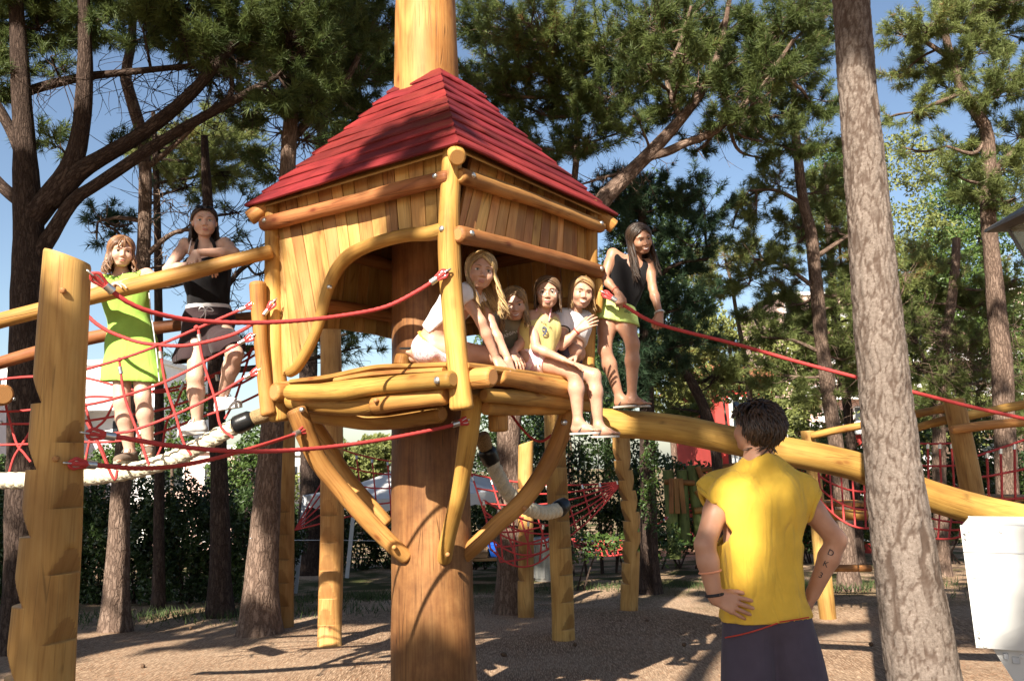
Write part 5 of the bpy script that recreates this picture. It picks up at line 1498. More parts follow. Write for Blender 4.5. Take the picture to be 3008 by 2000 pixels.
# braces
br = beam([(*P(868, 1200, 5.08), .060), (*P(884, 1238, 5.10), .062), (*P(905, 1290, 5.14), .060), (*P(940, 1360, 5.20), .056), (*P(1005, 1442, 5.26), .055), (*P(1085, 1532, 5.32), .055), (*P(1146, 1594, 5.35), .052), (*P(1196, 1638, 5.42), .048)], 50, .03, name='brace')
bolt(P(886, 1203, 5.02), V3(-.3, -1, .1), 0.016, br); bolt(P(1158, 1607, 5.29), V3(0, -1, .1), .014, br, 'end')
br = beam([(*P(1388, 1148, 4.80), .060), (*P(1380, 1250, 4.88), .058), (*P(1364, 1357, 4.98), .052), (*P(1346, 1459, 5.10), .048), (*P(1322, 1555, 5.24), .046), (*P(1311, 1606, 5.32), .048), (*P(1305, 1646, 5.40), .046)], 50, .03, name='brace')
bolt(P(1315, 1628, 5.26), V3(0, -1, .1), .014, br, 'end')
br = beam([(*P(1672, 1206, 5.60), .058), (*P(1636, 1308, 5.58), .058), (*P(1594, 1390, 5.56), .058), (*P(1536, 1470, 5.54), .056), (*P(1460, 1540, 5.53), .054), (*P(1400, 1598, 5.52), .052), (*P(1352, 1640, 5.54), .050)], 50, .03, name='brace')
bolt(P(1657, 1240, 5.53), V3(-.1, -1, .1), .021, br); bolt(P(1541, 1492, 5.47), V3(0, -1, .1), .016, br, 'end')
beam([(*(corner(.96, 2) + UP * 1.9), .055), (*(corner(.6, 2) + UP * 1.2), .055), (*(corner(.24, 2) + UP * .75), .052)], 20, .03, name='brace')
beam([(*P(905, 1220, 5.9), .05), (*P(960, 1300, 5.9), .05), (*P(1020, 1400, 5.85), .05), (*P(1140, 1540, 5.8), .045)], 20, .03, name='brace')
# small side posts beside the corner posts
beam([(*P(757, 828, 5.30), .054), (*P(760, 900, 5.30), .050), (*P(765, 1000, 5.30), .042), (*P(778, 1130, 5.30), .045), (*P(790, 1222, 5.30), .05)], 30, .03, 'log', .02, 'side_post')
beam([(*P(1758, 818, 5.72), .026), (*P(1759, 870, 5.72), .032), (*P(1758, 918, 5.72), .026)], 14, .02, name='side_post')
beam([(*P(1740, 832, 5.70), .020), (*P(1741, 870, 5.70), .024), (*P(1741, 912, 5.70), .020)], 14, .02, name='side_post')
beam([(*P(1185, 1040, 5.35), .05), (*P(1180, 1075, 5.35), .055)], 8, .02, name='inner_post')
# ------------------------------------------------------------------ notched climbing posts
def notched_post(label, pts, notches, slant=None, parent=None, group="notched climbing posts", ns=44, mat='post', lump=0.02):
    """pts: world rows (x, y, z, r) from the foot up; notches: (ledge z, direction angle in degrees, depth, scoop height)"""
    q = resample(np.array(pts, float), 60)
    zs = list(np.linspace(q[0, 2], q[-1, 2], 90))
    for zl, a, dp, hh in notches:
        zs += [zl - .004, zl - .0005, zl + .0005] + list(zl + np.linspace(.004, hh, 9))
    zs = np.array(sorted(z for z in zs if q[0, 2] <= z <= q[-1, 2]))
    C = np.stack([np.interp(zs, q[:, 2], q[:, k]) for k in (0, 1)] + [zs], -1)
    rad = np.interp(zs, q[:, 2], q[:, 3])
    th = np.linspace(-math.pi, math.pi, ns, endpoint=False)
    ph = rng.uniform(0, 6.28, 4)
    rr = rad[:, None] * (1 + lump * (np.sin(2 * th + ph[0] + zs[:, None]) + np.sin(3 * th + ph[1] - zs[:, None] * 2) * .6 + .6 * np.sin(zs[:, None] * 7 + ph[2])))
    cutm = np.zeros(rr.shape, bool)
    for zl, a, dp, hh in notches:
        f = np.clip((zs - zl) / hh, 0, 1)
        on_ = (zs > zl) & (zs < zl + hh)
        lim = rad - dp * (1 - f) ** 1.25
        cs = np.cos(th - R(a))
        with np.errstate(divide='ignore'):
            mx = np.where(cs[None, :] > 0.05, lim[:, None] / np.maximum(cs[None, :], .05), 9)
        hit = on_[:, None] & (rr > mx)
        cutm |= hit
        rr = np.where(hit, mx, rr)
    v = C[:, None, :] + np.stack([rr * np.cos(th), rr * np.sin(th), 0 * rr], -1)
    if slant is not None:                                # top sawn off at an angle
        d = slant[0] * np.cos(th)[None, :] * rr + slant[1] * np.sin(th)[None, :] * rr
        fz = np.clip((zs - zs[-1] + .12) / .12, 0, 1)[:, None]
        v[..., 2] -= (d + np.abs(slant[0]) * rad[-1]) * fz
    n = len(zs)
    mb = MB()
    i = np.arange(n - 1)[:, None]; j = np.arange(ns)[None, :]; j2 = (j + 1) % ns
    f = np.stack([i * ns + j, i * ns + j2, (i + 1) * ns + j2, (i + 1) * ns + j], -1).reshape(-1, 4)
    rm = float(rad.mean())
    U0 = j / ns * 6.283 * rm + 0 * i; U1 = (j + 1) / ns * 6.283 * rm + 0 * i
    S0 = zs[:-1][:, None] + 0 * j; S1 = zs[1:][:, None] + 0 * j
    uv = np.stack([np.stack([U0, S0], -1), np.stack([U1, S0], -1), np.stack([U1, S1], -1), np.stack([U0, S1], -1)], 2).reshape(-1, 4, 2)
    mb.add(v.reshape(-1, 3), f, uv.reshape(-1, 2), 0)
    top = v[-1]
    k = mb.n
    ring2 = top * .96 + top.mean(0) * .04 + V3(0, 0, .012)
    mb.add(np.concatenate([top, ring2]), np.array([[a, (a + 1) % ns, ns + (a + 1) % ns, ns + a] for a in range(ns)]), None, 0)
    mb.add(ring2, np.arange(ns)[None, :], np.stack([np.cos(th), np.sin(th)], -1) * rm, 2)
    ca = np.concatenate([cutm.reshape(-1).astype(float), np.zeros(mb.n - cutm.size)])
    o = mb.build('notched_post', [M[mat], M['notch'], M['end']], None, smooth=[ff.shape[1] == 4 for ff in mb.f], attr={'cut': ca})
    tag(o, label, 'post', group)
    return o
def post_rows(d, *rows): return [(*P(x, y, d), r) for x, y, r in rows]
def zpx(x, y, d): return P(x, y, d)[2]

d = 3.5
postA = notched_post('tall notched climbing post in the left foreground with a slanted top',
    [(P(110, 2080, d)[0] - .0, d, -.05, .132)] + post_rows(d, (116, 2000, .127), (150, 1570, .113), (172, 1188, .103), (186, 960, .098), (200, 742, .094)),
    [(zpx(150, y, d), 205, .046, .125) for y in (1188, 1378, 1572, 1772, 1978)] + [(zpx(230, y, d), -18, .03, .10) for y in (1300, 1490, 1680, 1878)], (0.34, 0.05), mat='post')
for x, y in ((183, 853), (162, 1347)): bolt(P(x, y, d - .108), V3(0, -1, 0), .0125, postA, 'end', .006)
d = 8.8
postB = notched_post('tall notched post standing left of the thick pole, its foot in the sun',
    [(*G(968, 1915)[:2], float(ground_z(0, 8.8)) - .1, .125)] + post_rows(d, (968, 1850, .122), (972, 1700, .120), (976, 1500, .118), (974, 1200, .112), (970, 940, .104)),
    [(zpx(968, y, d), -102, .045, .17) for y in (1513, 1592, 1673, 1755, 1832)])
d = 10.1
postC = notched_post('notched post in the shade between the pale trunk and the tent leg',
    [(P(835, 1830, d)[0], d, float(ground_z(-2.7, d)) - .1, .108)] + post_rows(d, (836, 1780, .106), (838, 1500, .104), (842, 1250, .10), (844, 1170, .098)),
    [(zpx(838, y, d), -98, .042, .17) for y in (1503, 1569, 1642, 1710, 1778)])
d = 8.9
postD = notched_post('notched post right of the thick pole, under the dangling legs',
    [(P(1655, 1912, d)[0], d, float(ground_z(.5, d)) - .1, .122)] + post_rows(d, (1655, 1860, .120), (1650, 1700, .116), (1640, 1500, .112), (1630, 1300, .108), (1626, 1150, .105)),
    [(zpx(1650, y, d), -48, .05, .16) for y in (1372, 1453, 1530, 1608, 1687, 1766, 1845)])
d = 11.0
postE = notched_post('sunlit saw toothed post under the log bridge where the red hammock is tied',
    [(P(1848, 1808, d)[0], d, float(ground_z(1.4, d)) - .1, .118)] + post_rows(d, (1848, 1780, .116), (1853, 1650, .112), (1856, 1540, .11), (1842, 1440, .11), (1828, 1350, .112), (1824, 1284, .11)),
    [(zpx(1845, y, d), 195, .06, .16) for y in (1352, 1410, 1469, 1530, 1588, 1652, 1713)] + [(zpx(1850, y, d), -12, .045, .15) for y in (1380, 1440, 1503, 1562, 1620)])
d = 10.6
postF = notched_post('bright sunlit notched post in the middle distance right of the thick pole',
    [(P(1544, 1772, d)[0], d, float(ground_z(.2, d)) - .1, .098)] + post_rows(d, (1544, 1740, .097), (1545, 1600, .095), (1543, 1450, .095), (1545, 1296, .095)),
    [(zpx(1545, y, d), 205, .045, .15) for y in (1436, 1500, 1570, 1640, 1705)], (-.3, 0))
d = 10.3
postG = notched_post('slanting post behind the right elbow of the man in yellow', [(P(2432, 1800, d)[0], d, float(ground_z(3.8, d)) - .1, .095)] + post_rows(d, (2428, 1780, .094), (2410, 1600, .09), (2392, 1400, .085), (2372, 1268, .08)), [], group='posts of the far net bridge')
d = 8.3
postH = notched_post('leaning wooden post with a knot at its top, right of the foreground trunk', [(P(2925, 1790, d)[0], d, float(ground_z(4.7, d)) - .1, .11)] + post_rows(d, (2905, 1700, .11), (2872, 1540, .106), (2838, 1350, .10), (2802, 1175, .098)), [], group='posts of the far net bridge')

# ------------------------------------------------------------------ handrails and the log bridge
def single(name, label, cat, pts, mats, n=50, lump=.04, ns=20, cap=1, re=.016, group=None):
    o = make_tube(name, pts, None, mats, None, n, ns, lump, cap_mi=cap, round_end=re)
    return tag(o, label, cat, group)
single('handrail', 'upper round handrail log on which the two girls lean', 'handrail', [(*P(-90, 968, 5.2), .05), (*P(0, 942, 5.2), .05), (*P(200, 890, 5.2), .049), (*P(400, 838, 5.22), .052), (*P(560, 800, 5.24), .052), (*P(700, 763, 5.26), .046), (*P(800, 738, 5.30), .045)], [M['log'], M['end']])
single('handrail', 'rear handrail log passing behind the two girls', 'handrail', [(*P(-90, 1095, 6.1), .046), (*P(60, 1048, 6.1), .046), (*P(280, 990, 6.1), .046), (*P(500, 958, 6.1), .046), (*P(760, 930, 6.1), .042)], [M['log_brown'], M['end']])
single('log_end', 'brown log end at the left edge of the rope bridge', 'log', [(*P(-60, 1165, 5.9), .07), (*P(10, 1160, 5.5), .07)], [M['log_brown'], M['end']], 8)
logB = single('log_bridge', 'long curved log bridge sloping down to the right from the tower', 'log bridge',
    [(*P(1735, 1235, 5.9), .094), (*P(1800, 1243, 5.9), .096), (*P(1900, 1250, 5.92), .098), (*P(2000, 1262, 5.94), .100), (*P(2130, 1288, 5.96), .101), (*P(2290, 1322, 5.98), .102), (*P(2500, 1365, 6.0), .104), (*P(2620, 1412, 6.0), .106), (*P(2760, 1465, 6.0), .106), (*P(2900, 1503, 6.0), .106), (*P(3020, 1528, 6.0), .106), (*P(3200, 1560, 6.0), .106)], [M['log'], M['end']], 90, .025, 30)

# ------------------------------------------------------------------ thick red ropes with thimbles
def rope_thing(label, pts, r=.0105, ends=(1, 1), group='thick red guard ropes', n=160, name='red_rope'):
    q = resample(np.array(pts, float), n)
    root = thing(name, label, 'rope', q[n // 2, :3], group)
    mb = MB(); add_tube(mb, q, r, 12, twist=(3, 9.0, .10)); mb.build('cord', M['rope'], root)
    for e, s in ((0, ends[0]), (-1, ends[1])):
        if not s: continue
        a = q[e]; k = 12 if e == 0 else -13
        dr = unit(a - q[k])
        thimble(a, dr, r, root)
    return root
def thimble(tip, out, r, root):
    """pressed sleeve, metal teardrop and the rope looped round it; out points to the anchor"""
    out = unit(out)
    side = unit(np.cross(out, V3(0, 1, 0.2)))
    c = tip
    mb = MB(); add_tube(mb, [c - out * 0.1053, c - out * 0.0663], r * 1.7, 14); mb.build('ferrule', M['metal'], root)
    loop = [c - out * 0.0663 + side * r, c - out * 0.0429 + side * 0.0156, c - out * 0.0156 + side * 0.0203, c + out * 0.0031, c - out * 0.0156 - side * 0.0203, c - out * 0.0429 - side * 0.0156, c - out * 0.0663 - side * r]
    mb = MB(); add_tube(mb, resample(np.array(loop), 40), r * .72, 10, twist=(3, 12, .10)); mb.build('rope_eye', M['rope'], root)
    inner = [c - out * 0.0546, c - out * 0.0390 + side * 0.0086, c - out * 0.0172 + side * 0.0125, c - out * 0.0055, c - out * 0.0172 - side * 0.0125, c - out * 0.0390 - side * 0.0086, c - out * 0.0546]
    mb = MB(); add_tube(mb, resample(np.array(inner), 30), 0.0055, 8); mb.build('thimble', M['metal'], root)
    sh = [c - out * 0.0109 + V3(0, .012, 0), c + out * 0.0094 + V3(0, .012, 0), c + out * 0.0273, c + out * 0.0094 - V3(0, .012, 0), c - out * 0.0109 - V3(0, .012, 0)]
    mb = MB(); add_tube(mb, resample(np.array(sh), 18), .0042, 8); mb.build('shackle', M['metal'], root)
def PD(*rows): return [P(x, y, d) for x, y, d in rows]
rope_thing('upper thick red rope sagging from the left post to the front corner of the tower', PD((272, 806, 3.44), (325, 852, 3.5), (380, 890, 3.55), (450, 918, 3.62), (560, 940, 3.75), (700, 948, 3.9), (850, 944, 4.05), (1000, 928, 4.2), (1130, 902, 4.32), (1230, 853, 4.40), (1312, 798, 4.42)))
rope_thing('middle thick red rope crossing in front of the thick pole', PD((258, 1272, 3.42), (345, 1283, 3.5), (500, 1308, 3.65), (700, 1325, 3.9), (900, 1319, 4.2), (1100, 1295, 4.5), (1290, 1258, 4.75), (1380, 1232, 4.82)))
rope_thing('lower thick red rope ending at the left brace', PD((206, 1360, 3.42), (262, 1364, 3.48), (400, 1375, 3.7), (520, 1368, 4.0), (640, 1344, 4.3), (760, 1310, 4.6), (850, 1281, 4.95), (900, 1260, 5.08)), ends=(1, 1))
rope_thing('long red hand rope held by the girl on the log', PD((1772, 860, 5.66), (1835, 898, 5.66), (1935, 952, 5.62), (2170, 1013, 5.6), (2340, 1062, 5.6), (2530, 1112, 5.6), (2705, 1157, 5.6), (2860, 1196, 5.6), (3020, 1232, 5.6), (3150, 1262, 5.6)), ends=(1, 0), r=.0125)
rope_thing('thin red rope hanging in a loop beneath the platform', PD((1500, 1215, 5.9), (1530, 1255, 5.9), (1560, 1285, 5.9), (1590, 1296, 5.9), (1620, 1278, 5.9)), ends=(0, 0), r=.009, n=50)

# ------------------------------------------------------------------ the rope bridge at the left
def strand(root, pts, r=.0085, n=40, ns=8, part='strand'):
    q = resample(np.array(pts, float), n)
    mb = MB(); add_tube(mb, q, r, ns, twist=(3, 10, .09)); return mb.build(part, M['rope'], root)
def clamp(root, p, d, r=.013, ln=.045):
    d = unit(d); mb = MB(); add_tube(mb, [np.asarray(p) - d * ln / 2, np.asarray(p) + d * ln / 2], r, 10); mb.build('clamp', M['metal'], root)
def knot(root, p, r=.016):
    mb = MB(); add_tube(mb, [np.asarray(p) + V3(-r, 0, 0) * .9, np.asarray(p) + V3(-r, 0, 0) * .3, np.asarray(p) + V3(r, 0, 0) * .3, np.asarray(p) + V3(r, 0, 0) * .9], [r * .5, r, r, r * .5], 8); mb.build('knot', M['rope'], root)
fr = thing('net_bridge', 'front red net of the rope bridge between the left post and the tower', 'net', P(480, 1200, 5.2), 'nets of the rope bridge')
D1 = 5.12
def f_(*rows): return [P(x, y, D1 + (x - 250) * 0.0003) for x, y in rows]
strand(fr, f_((255, 925), (285, 952), (330, 978), (400, 1003), (458, 1012), (543, 1015), (645, 995), (712, 970), (760, 935), (800, 893)), .0115, 80)
strand(fr, f_((180, 1105), (251, 1085), (356, 1054), (458, 1017), (577, 966), (695, 915), (742, 896)), .0095, 60)
strand(fr, f_((190, 1202), (251, 1190), (339, 1170), (482, 1122), (597, 1064), (706, 1008), (738, 990)), .0085, 60)
strand(fr, f_((262, 1280), (349, 1271), (400, 1261), (516, 1217), (628, 1163), (726, 1105), (755, 1090)), .0085, 60)
strand(fr, f_((351, 1064), (366, 1163), (400, 1258), (438, 1366)), .0085, 40)
strand(fr, f_((470, 1018), (485, 1122), (516, 1220), (539, 1298), (562, 1336)), .0085, 40)
strand(fr, f_((583, 968), (590, 1030), (604, 1085), (631, 1170), (648, 1251), (685, 1286)), .0085, 40)
strand(fr, f_((255, 1240), (288, 1302), (334, 1406), (345, 1380)), .0085, 30)
for x, y, x2, y2 in ((351, 1075, 356, 1100), (470, 1030, 473, 1055), (583, 980, 588, 1005)):
    a, b = f_((x, y), (x2, y2)); clamp(fr, (a + b) / 2, b - a)
for x, y in ((351, 1056), (458, 1015), (577, 962)): knot(fr, f_((x, y))[0])
for x, y, dx, dy in ((800, 893, 30, -38), (742, 896, 40, -16), (738, 990, 30, -16), (755, 1090, 30, -16)):
    a = f_((x, y))[0]; b = f_((x + dx, y + dy))[0]
    thimble(a + unit(b - a) * .02, b - a, .0085, fr)
bk = thing('net_bridge', 'rear red net of the rope bridge behind the legs of the two girls', 'net', P(480, 1200, 6.0), 'nets of the rope bridge')
D2 = 5.95
def k_(*rows): return [P(x, y, D2) for x, y in rows]
strand(bk, k_((-80, 1122), (98, 1106), (250, 1110), (420, 1150), (560, 1135), (700, 1060), (770, 1000)), .009, 60)
strand(bk, k_((-80, 1208), (90, 1204), (250, 1167), (340, 1166), (440, 1150), (543, 1130), (700, 1070), (780, 1020)), .0085, 60)
strand(bk, k_((-80, 1244), (88, 1244), (246, 1236), (345, 1222), (450, 1208), (560, 1176), (700, 1130), (780, 1085)), .0085, 60)
strand(bk, k_((-80, 1308), (85, 1304), (236, 1298), (340, 1296), (450, 1276), (560, 1236), (690, 1190), (775, 1150)), .0085, 60)
strand(bk, k_((-80, 1100), (0, 1136), (20, 1203), (48, 1300), (70, 1330), (90, 1356)), .0085, 40)
strand(bk, k_((90, 1265), (60, 1312), (40, 1345), (24, 1400)), .0085, 20)
strand(bk, k_((250, 1185), (264, 1240), (285, 1290), (300, 1320), (330, 1400)), .0085, 40)
strand(bk, k_((345, 1160), (310, 1230), (280, 1260), (262, 1300), (250, 1360)), .0085, 40)
strand(bk, k_((540, 1130), (520, 1180), (490, 1240), (478, 1300), (462, 1340)), .0085, 40)
strand(bk, k_((740, 1020), (705, 1130), (685, 1185), (660, 1230)), .0085, 40)
for x, y, x2, y2 in ((20, 1172, 48, 1172), (540, 1128, 530, 1148), (10, 1241, -15, 1241), (636, 1100, 640, 1118)):
    a, b = k_((x, y), (x2, y2)); clamp(bk, (a + b) / 2, b - a)

def braid(label, pts, a=.028, b=.020, rs=.027, period=.17, n=None, r_core=.03):
    q = resample(np.array(pts, float), 400)
    ln = np.linalg.norm(np.diff(q, axis=0), axis=1).sum()
    n = int(ln / .011)
    q = resample(q, n, False)
    T, Nn, B = frames(q)
    s = np.linspace(0, ln, n)
    root = thing('braided_rope', label, 'rope', q[n // 2], 'thick white braided ropes')
    mb = MB(); add_tube(mb, q, r_core, 10); mb.build('core', M['white_rope'], root)
    for k in range(3):
        t = 2 * math.pi * s / period + 2 * math.pi * k / 3
        off = Nn * (a * np.sin(t))[:, None] + B * (b * np.sin(2 * t))[:, None]
        mb = MB(); add_tube(mb, q + off, rs, 9, twist=(7, 14, .05)); mb.build('strand', M['white_rope'], root)
        t2 = t + math.pi / 3
        off = B * (-a * np.sin(t2))[:, None] + Nn * (b * np.sin(2 * t2))[:, None]
        mb = MB(); add_tube(mb, q + off, rs * .9, 9, twist=(7, 14, .05)); mb.build('strand', M['white_rope'], root)
    return root, q
def sleeve(root, a, b, r0, r1, name='rubber_sleeve', mat='black'):
    mb = MB(); q = np.linspace(0, 1, 8)[:, None]; p = np.asarray(a) * (1 - q) + np.asarray(b) * q
    rr = np.interp(np.linspace(0, 1, 8), [0, .1, .5, .9, 1], [r0 * .8, r0, (r0 + r1) / 2 * 1.03, r1, r1 * .8]); add_tube(mb, p, rr, 20); return mb.build(name, M[mat], root)
M['rope_stub'] = plain('brown_fibre', (0.26, 0.17, 0.08), 0.95, noise=.5, scale=120, bstr=.6)
rb, q = braid('thick white braided foot rope on which the two girls stand', PD((-120, 1416, 5.42), (0, 1412, 5.42), (120, 1409, 5.42), (270, 1400, 5.42), (400, 1380, 5.42), (500, 1350, 5.42), (590, 1308, 5.42), (660, 1268, 5.42), (700, 1247, 5.42)))
sleeve(rb, P(688, 1252, 5.42), P(742, 1228, 5.42), .062, .058)
sleeve(rb, P(738, 1230, 5.42), P(790, 1214, 5.42), .046, .05, 'fibre_end', 'rope_stub')
rb2, q = braid('white braided rope hanging below the platform to the notched post', PD((1440, 1345, 6.3), (1462, 1395, 6.3), (1500, 1455, 6.4), (1550, 1492, 6.6), (1600, 1505, 6.8), (1648, 1494, 7.0)), .03, .022, .030)
sleeve(rb2, P(1446, 1362, 6.3), P(1428, 1318, 6.25), .066, .07); sleeve(rb2, P(1430, 1322, 6.25), P(1412, 1275, 6.2), .05, .06, 'fibre_end', 'rope_stub')
sleeve(rb2, P(1638, 1497, 6.96), P(1662, 1478, 7.05), .07, .06)

# ------------------------------------------------------------------ nets in the distance
def net(label, A, B, C, D_, nu, nv, sag=(0, 0, -.1), r=.011, group='red climbing nets', fan=None, name='rope_net'):
    A, B, C, D_ = [np.asarray(t, float) for t in (A, B, C, D_)]
    root = thing(name, label, 'net', (A + B + C + D_) / 4, group)
    sg = np.asarray(sag, float)
    def pt(u, v): return (A * (1 - u) + B * u) * (1 - v) + (D_ * (1 - u) + C * u) * v + sg * 4 * u * (1 - u) * (.35 + .65 * v)
    for j in range(nv + 1): strand(root, [pt(u, j / nv) for u in np.linspace(0, 1, 9)], r, 24, 6)
    for i in range(nu + 1): strand(root, [pt(i / nu, v) for v in np.linspace(0, 1, 7)], r, 18, 6)
    for i in range(0, nu + 1, 1):
        p, p2 = pt(i / nu, 0.03), pt(i / nu, .09); clamp(root, (p + p2) / 2, p2 - p, r * 1.5, .05)
    if fan is not None:
        for j in range(nv + 1): strand(root, [np.asarray(fan[0]), pt(fan[1], j / nv)], r, 8, 6)
    return root
net('red climbing net left of the thick pole in front of the white tent', P(1000, 1318, 11), P(1185, 1358, 11), P(1190, 1500, 10.6), P(1030, 1515, 10.6), 4, 4, (0, 0, -.08), .010, fan=(P(866, 1556, 10.1), 0))
net('red hammock net fanning from the saw toothed post', P(1385, 1392, 10.5), P(1812, 1416, 10.95), P(1816, 1430, 10.95), P(1470, 1650, 10.2), 8, 6, (0, 0, -.22), .011)
net('red net hanging in rows beside the sunlit notched post', P(1420, 1468, 9.8), P(1640, 1545, 9.8), P(1620, 1622, 9.8), P(1440, 1610, 9.8), 5, 4, (0, 0, -.18), .010)
net('low red hammock net far behind the saw toothed post', P(1680, 1580, 14), P(1830, 1585, 14), P(1850, 1620, 13.6), P(1690, 1604, 13.6), 10, 3, (0, 0, -.1), .014)
rope_thing('red stay rope stretched low behind the saw toothed post', PD((1835, 1590, 13.6), (1900, 1560, 13.8), (1960, 1520, 14)), ends=(1, 1), r=.012, n=30, group='thin red ropes')
# far net bridge on the right
M['deck'] = wood('deck_board', (0.40, 0.21, 0.08), (0.32, 0.15, 0.05), (0.2, 0.09, .03))
net('red side net of the far bridge, right of the leaning post', P(2858, 1342, 8.6), P(3060, 1272, 8.6), P(3060, 1455, 8.6), P(2866, 1465, 8.6), 5, 2, (0, 0, -.02), .012)
net('red side net of the far bridge, left of the leaning post', P(2690, 1302, 9.2), P(2830, 1300, 9.2), P(2840, 1428, 9.2), P(2690, 1430, 9.2), 4, 2, (0, 0, -.02), .011)
net('dark red net slung under the log bridge right of the foreground trunk', P(2690, 1450, 8.8), P(2870, 1500, 8.8), P(2850, 1566, 8.4), P(2690, 1568, 8.4), 5, 4, (0, 0, -.05), .010)
net('red net behind the shoulder of the man in yellow', P(2402, 1362, 10), P(2570, 1392, 10), P(2575, 1545, 9.6), P(2412, 1472, 9.6), 5, 3, (0, 0, -.12), .012)
for lab, pts in (('crooked rail branch from the slanting post to the foreground trunk', ((2384, 1280, 10.2, .042), (2455, 1264, 10, .045), (2550, 1246, 9.8, .045), (2640, 1226, 9.4, .045), (2773, 1199, 8.45, .042))),
                 ('upper rail branch right of the leaning post', ((2810, 1226, 8.5, .040), (2850, 1219, 8.5, .046), (2925, 1204, 8.5, .045), (3010, 1187, 8.5, .044), (3120, 1165, 8.5, .044))),
                 ('lower rail branch bolted to the leaning post', ((2795, 1262, 8.15, .042), (2840, 1256, 8.15, .045), (2893, 1249, 8.15, .046), (3008, 1239, 8.15, .045), (3120, 1226, 8.15, .044))),
                 ('short rail branch between the foreground trunk and the leaning post', ((2640, 1272, 8.7, .04), (2714, 1250, 8.7, .042), (2784, 1232, 8.5, .042)))):
    single('rail_branch', lab, 'rail', [(*P(x, y, d), r) for x, y, d, r in pts], [M['log'], M['end']], 24, .06, 14, group='rails of the far net bridge')
def deck(label, x0, x1, y, d, n, w=.7):
    a, b = P(x0, y, d), P(x1, y, d)
    root = thing('bridge_deck', label, 'deck', (a + b) / 2, 'decks of the far net bridge')
    for i in range(n):
        c = a + (b - a) * (i + .5) / n
        bevel_box('deck_board', c + V3(0, w / 2, 0), (np.linalg.norm(b - a) / n * .94, w, .05), M['deck'], root, .006)
    make_tube('bearer', [(*(a + V3(-.1, .05, -.12)), .065), (*(b + V3(.1, .05, -.12)), .065)], None, [M['log'], M['end']], root, 8, 14, .03, cap_mi=1)
deck('plank deck behind the net right of the man in yellow', 2405, 2580, 1482, 10.2, 7)
deck('plank deck of the far bridge at the right edge', 2918, 3100, 1466, 8.7, 6)
o = single('low_bar', 'low wooden bar near the ground behind the man', 'bar', [(*P(2430, 1668, 11), .045), (*P(2560, 1668, 11), .045)], [M['log_brown'], M['end']], 8, .03, 12)

# ------------------------------------------------------------------ far platform on green posts
fp = thing('climbing_frame', 'small climbing frame on green posts left of the man in yellow', 'climbing frame', P(2010, 1560, 15.5))
for pts in (((1984, 1640, .11), (1972, 1500, .105), (1962, 1380, .10)), ((2012, 1600, .10), (2008, 1480, .10), (2002, 1380, .095)), ((2066, 1660, .11), (2054, 1540, .105), (2040, 1440, .1), (2034, 1366, .10)), ((2118, 1560, .09), (2115, 1450, .09), (2108, 1345, .085))):
    make_tube('post', [(*P(x, y, 15.5), r) for x, y, r in pts], None, [M['greenpost'] if pts[0][0] < 2100 else M['log'], M['end']], fp, 14, 14, .03, cap_mi=1)
for i in range(3):
    bevel_box('board', P(1972 + i * 16, 1456, 15.3), (.085, .03, .62), M['deck'], fp, .006, np.array(Matrix.Rotation(R(rng.uniform(-4, 4)), 3, 'Y')))
for a, b, r in (((1952, 1415), (2040, 1418), .05), ((2050, 1370), (2098, 1500), .055), ((2045, 1440), (2086, 1496), .05), ((2040, 1500), (2090, 1496), .06), ((2050, 1382), (2165, 1366), .05), ((2060, 1410), (2130, 1400), .05)):
    make_tube('beam', [(*P(*a, 15.4), r), (*P(*b, 15.4), r)], None, [M['log_brown'], M['end']], fp, 10, 12, .05, cap_mi=1)
for k in range(6):
    strand(fp, [P(1998 + k * 12, 1425, 15.6), P(2000 + k * 11, 1490, 15.5), P(2012 + k * 8, 1518, 15.5)], .014, 12, 6)
for k in range(5):
    strand(fp, [P(1990, 1440 + k * 16, 15.6), P(2030, 1448 + k * 17, 15.5), P(2088, 1440 + k * 16, 15.6)], .014, 12, 6)
# ------------------------------------------------------------------ bodies grown as one smooth surface
def cone(a, b, ra, rb, k=0.02): return ('c', np.asarray(a, float), np.asarray(b, float), ra, rb, k)
def ball(c, r, k=0.02): return ('c', np.asarray(c, float), np.asarray(c, float) + V3(0, 0, 1e-5), r, r, k)
def ell(c, rad, k=0.02, M=None, cut=False): return ('x' if cut else 'e', np.asarray(c, float), np.asarray(rad, float), np.eye(3) if M is None else np.asarray(M, float), 0, k)

def prim_box(p):
    if p[0] == 'c':
        r = max(p[3], p[4])
        return np.minimum(p[1], p[2]) - r, np.maximum(p[1], p[2]) + r
    e = np.sqrt(((p[3] * p[2][None, :]) ** 2).sum(1))
    return p[1] - e, p[1] + e

def prim_sdf(p, X):
    if p[0] == 'c':
        a, b, ra, rb = p[1], p[2], p[3], p[4]
        ba = b - a
        h = np.clip(((X - a) @ ba) / max(ba @ ba, 1e-12), 0, 1)
        return np.linalg.norm(X - a - h[..., None] * ba, axis=-1) - (ra + (rb - ra) * h)
    q = (X - p[1]) @ p[3]
    k0 = np.linalg.norm(q / p[2], axis=-1)
    k1 = np.linalg.norm(q / (p[2] ** 2), axis=-1)
    return k0 * (k0 - 1) / (k1 + 1e-9)

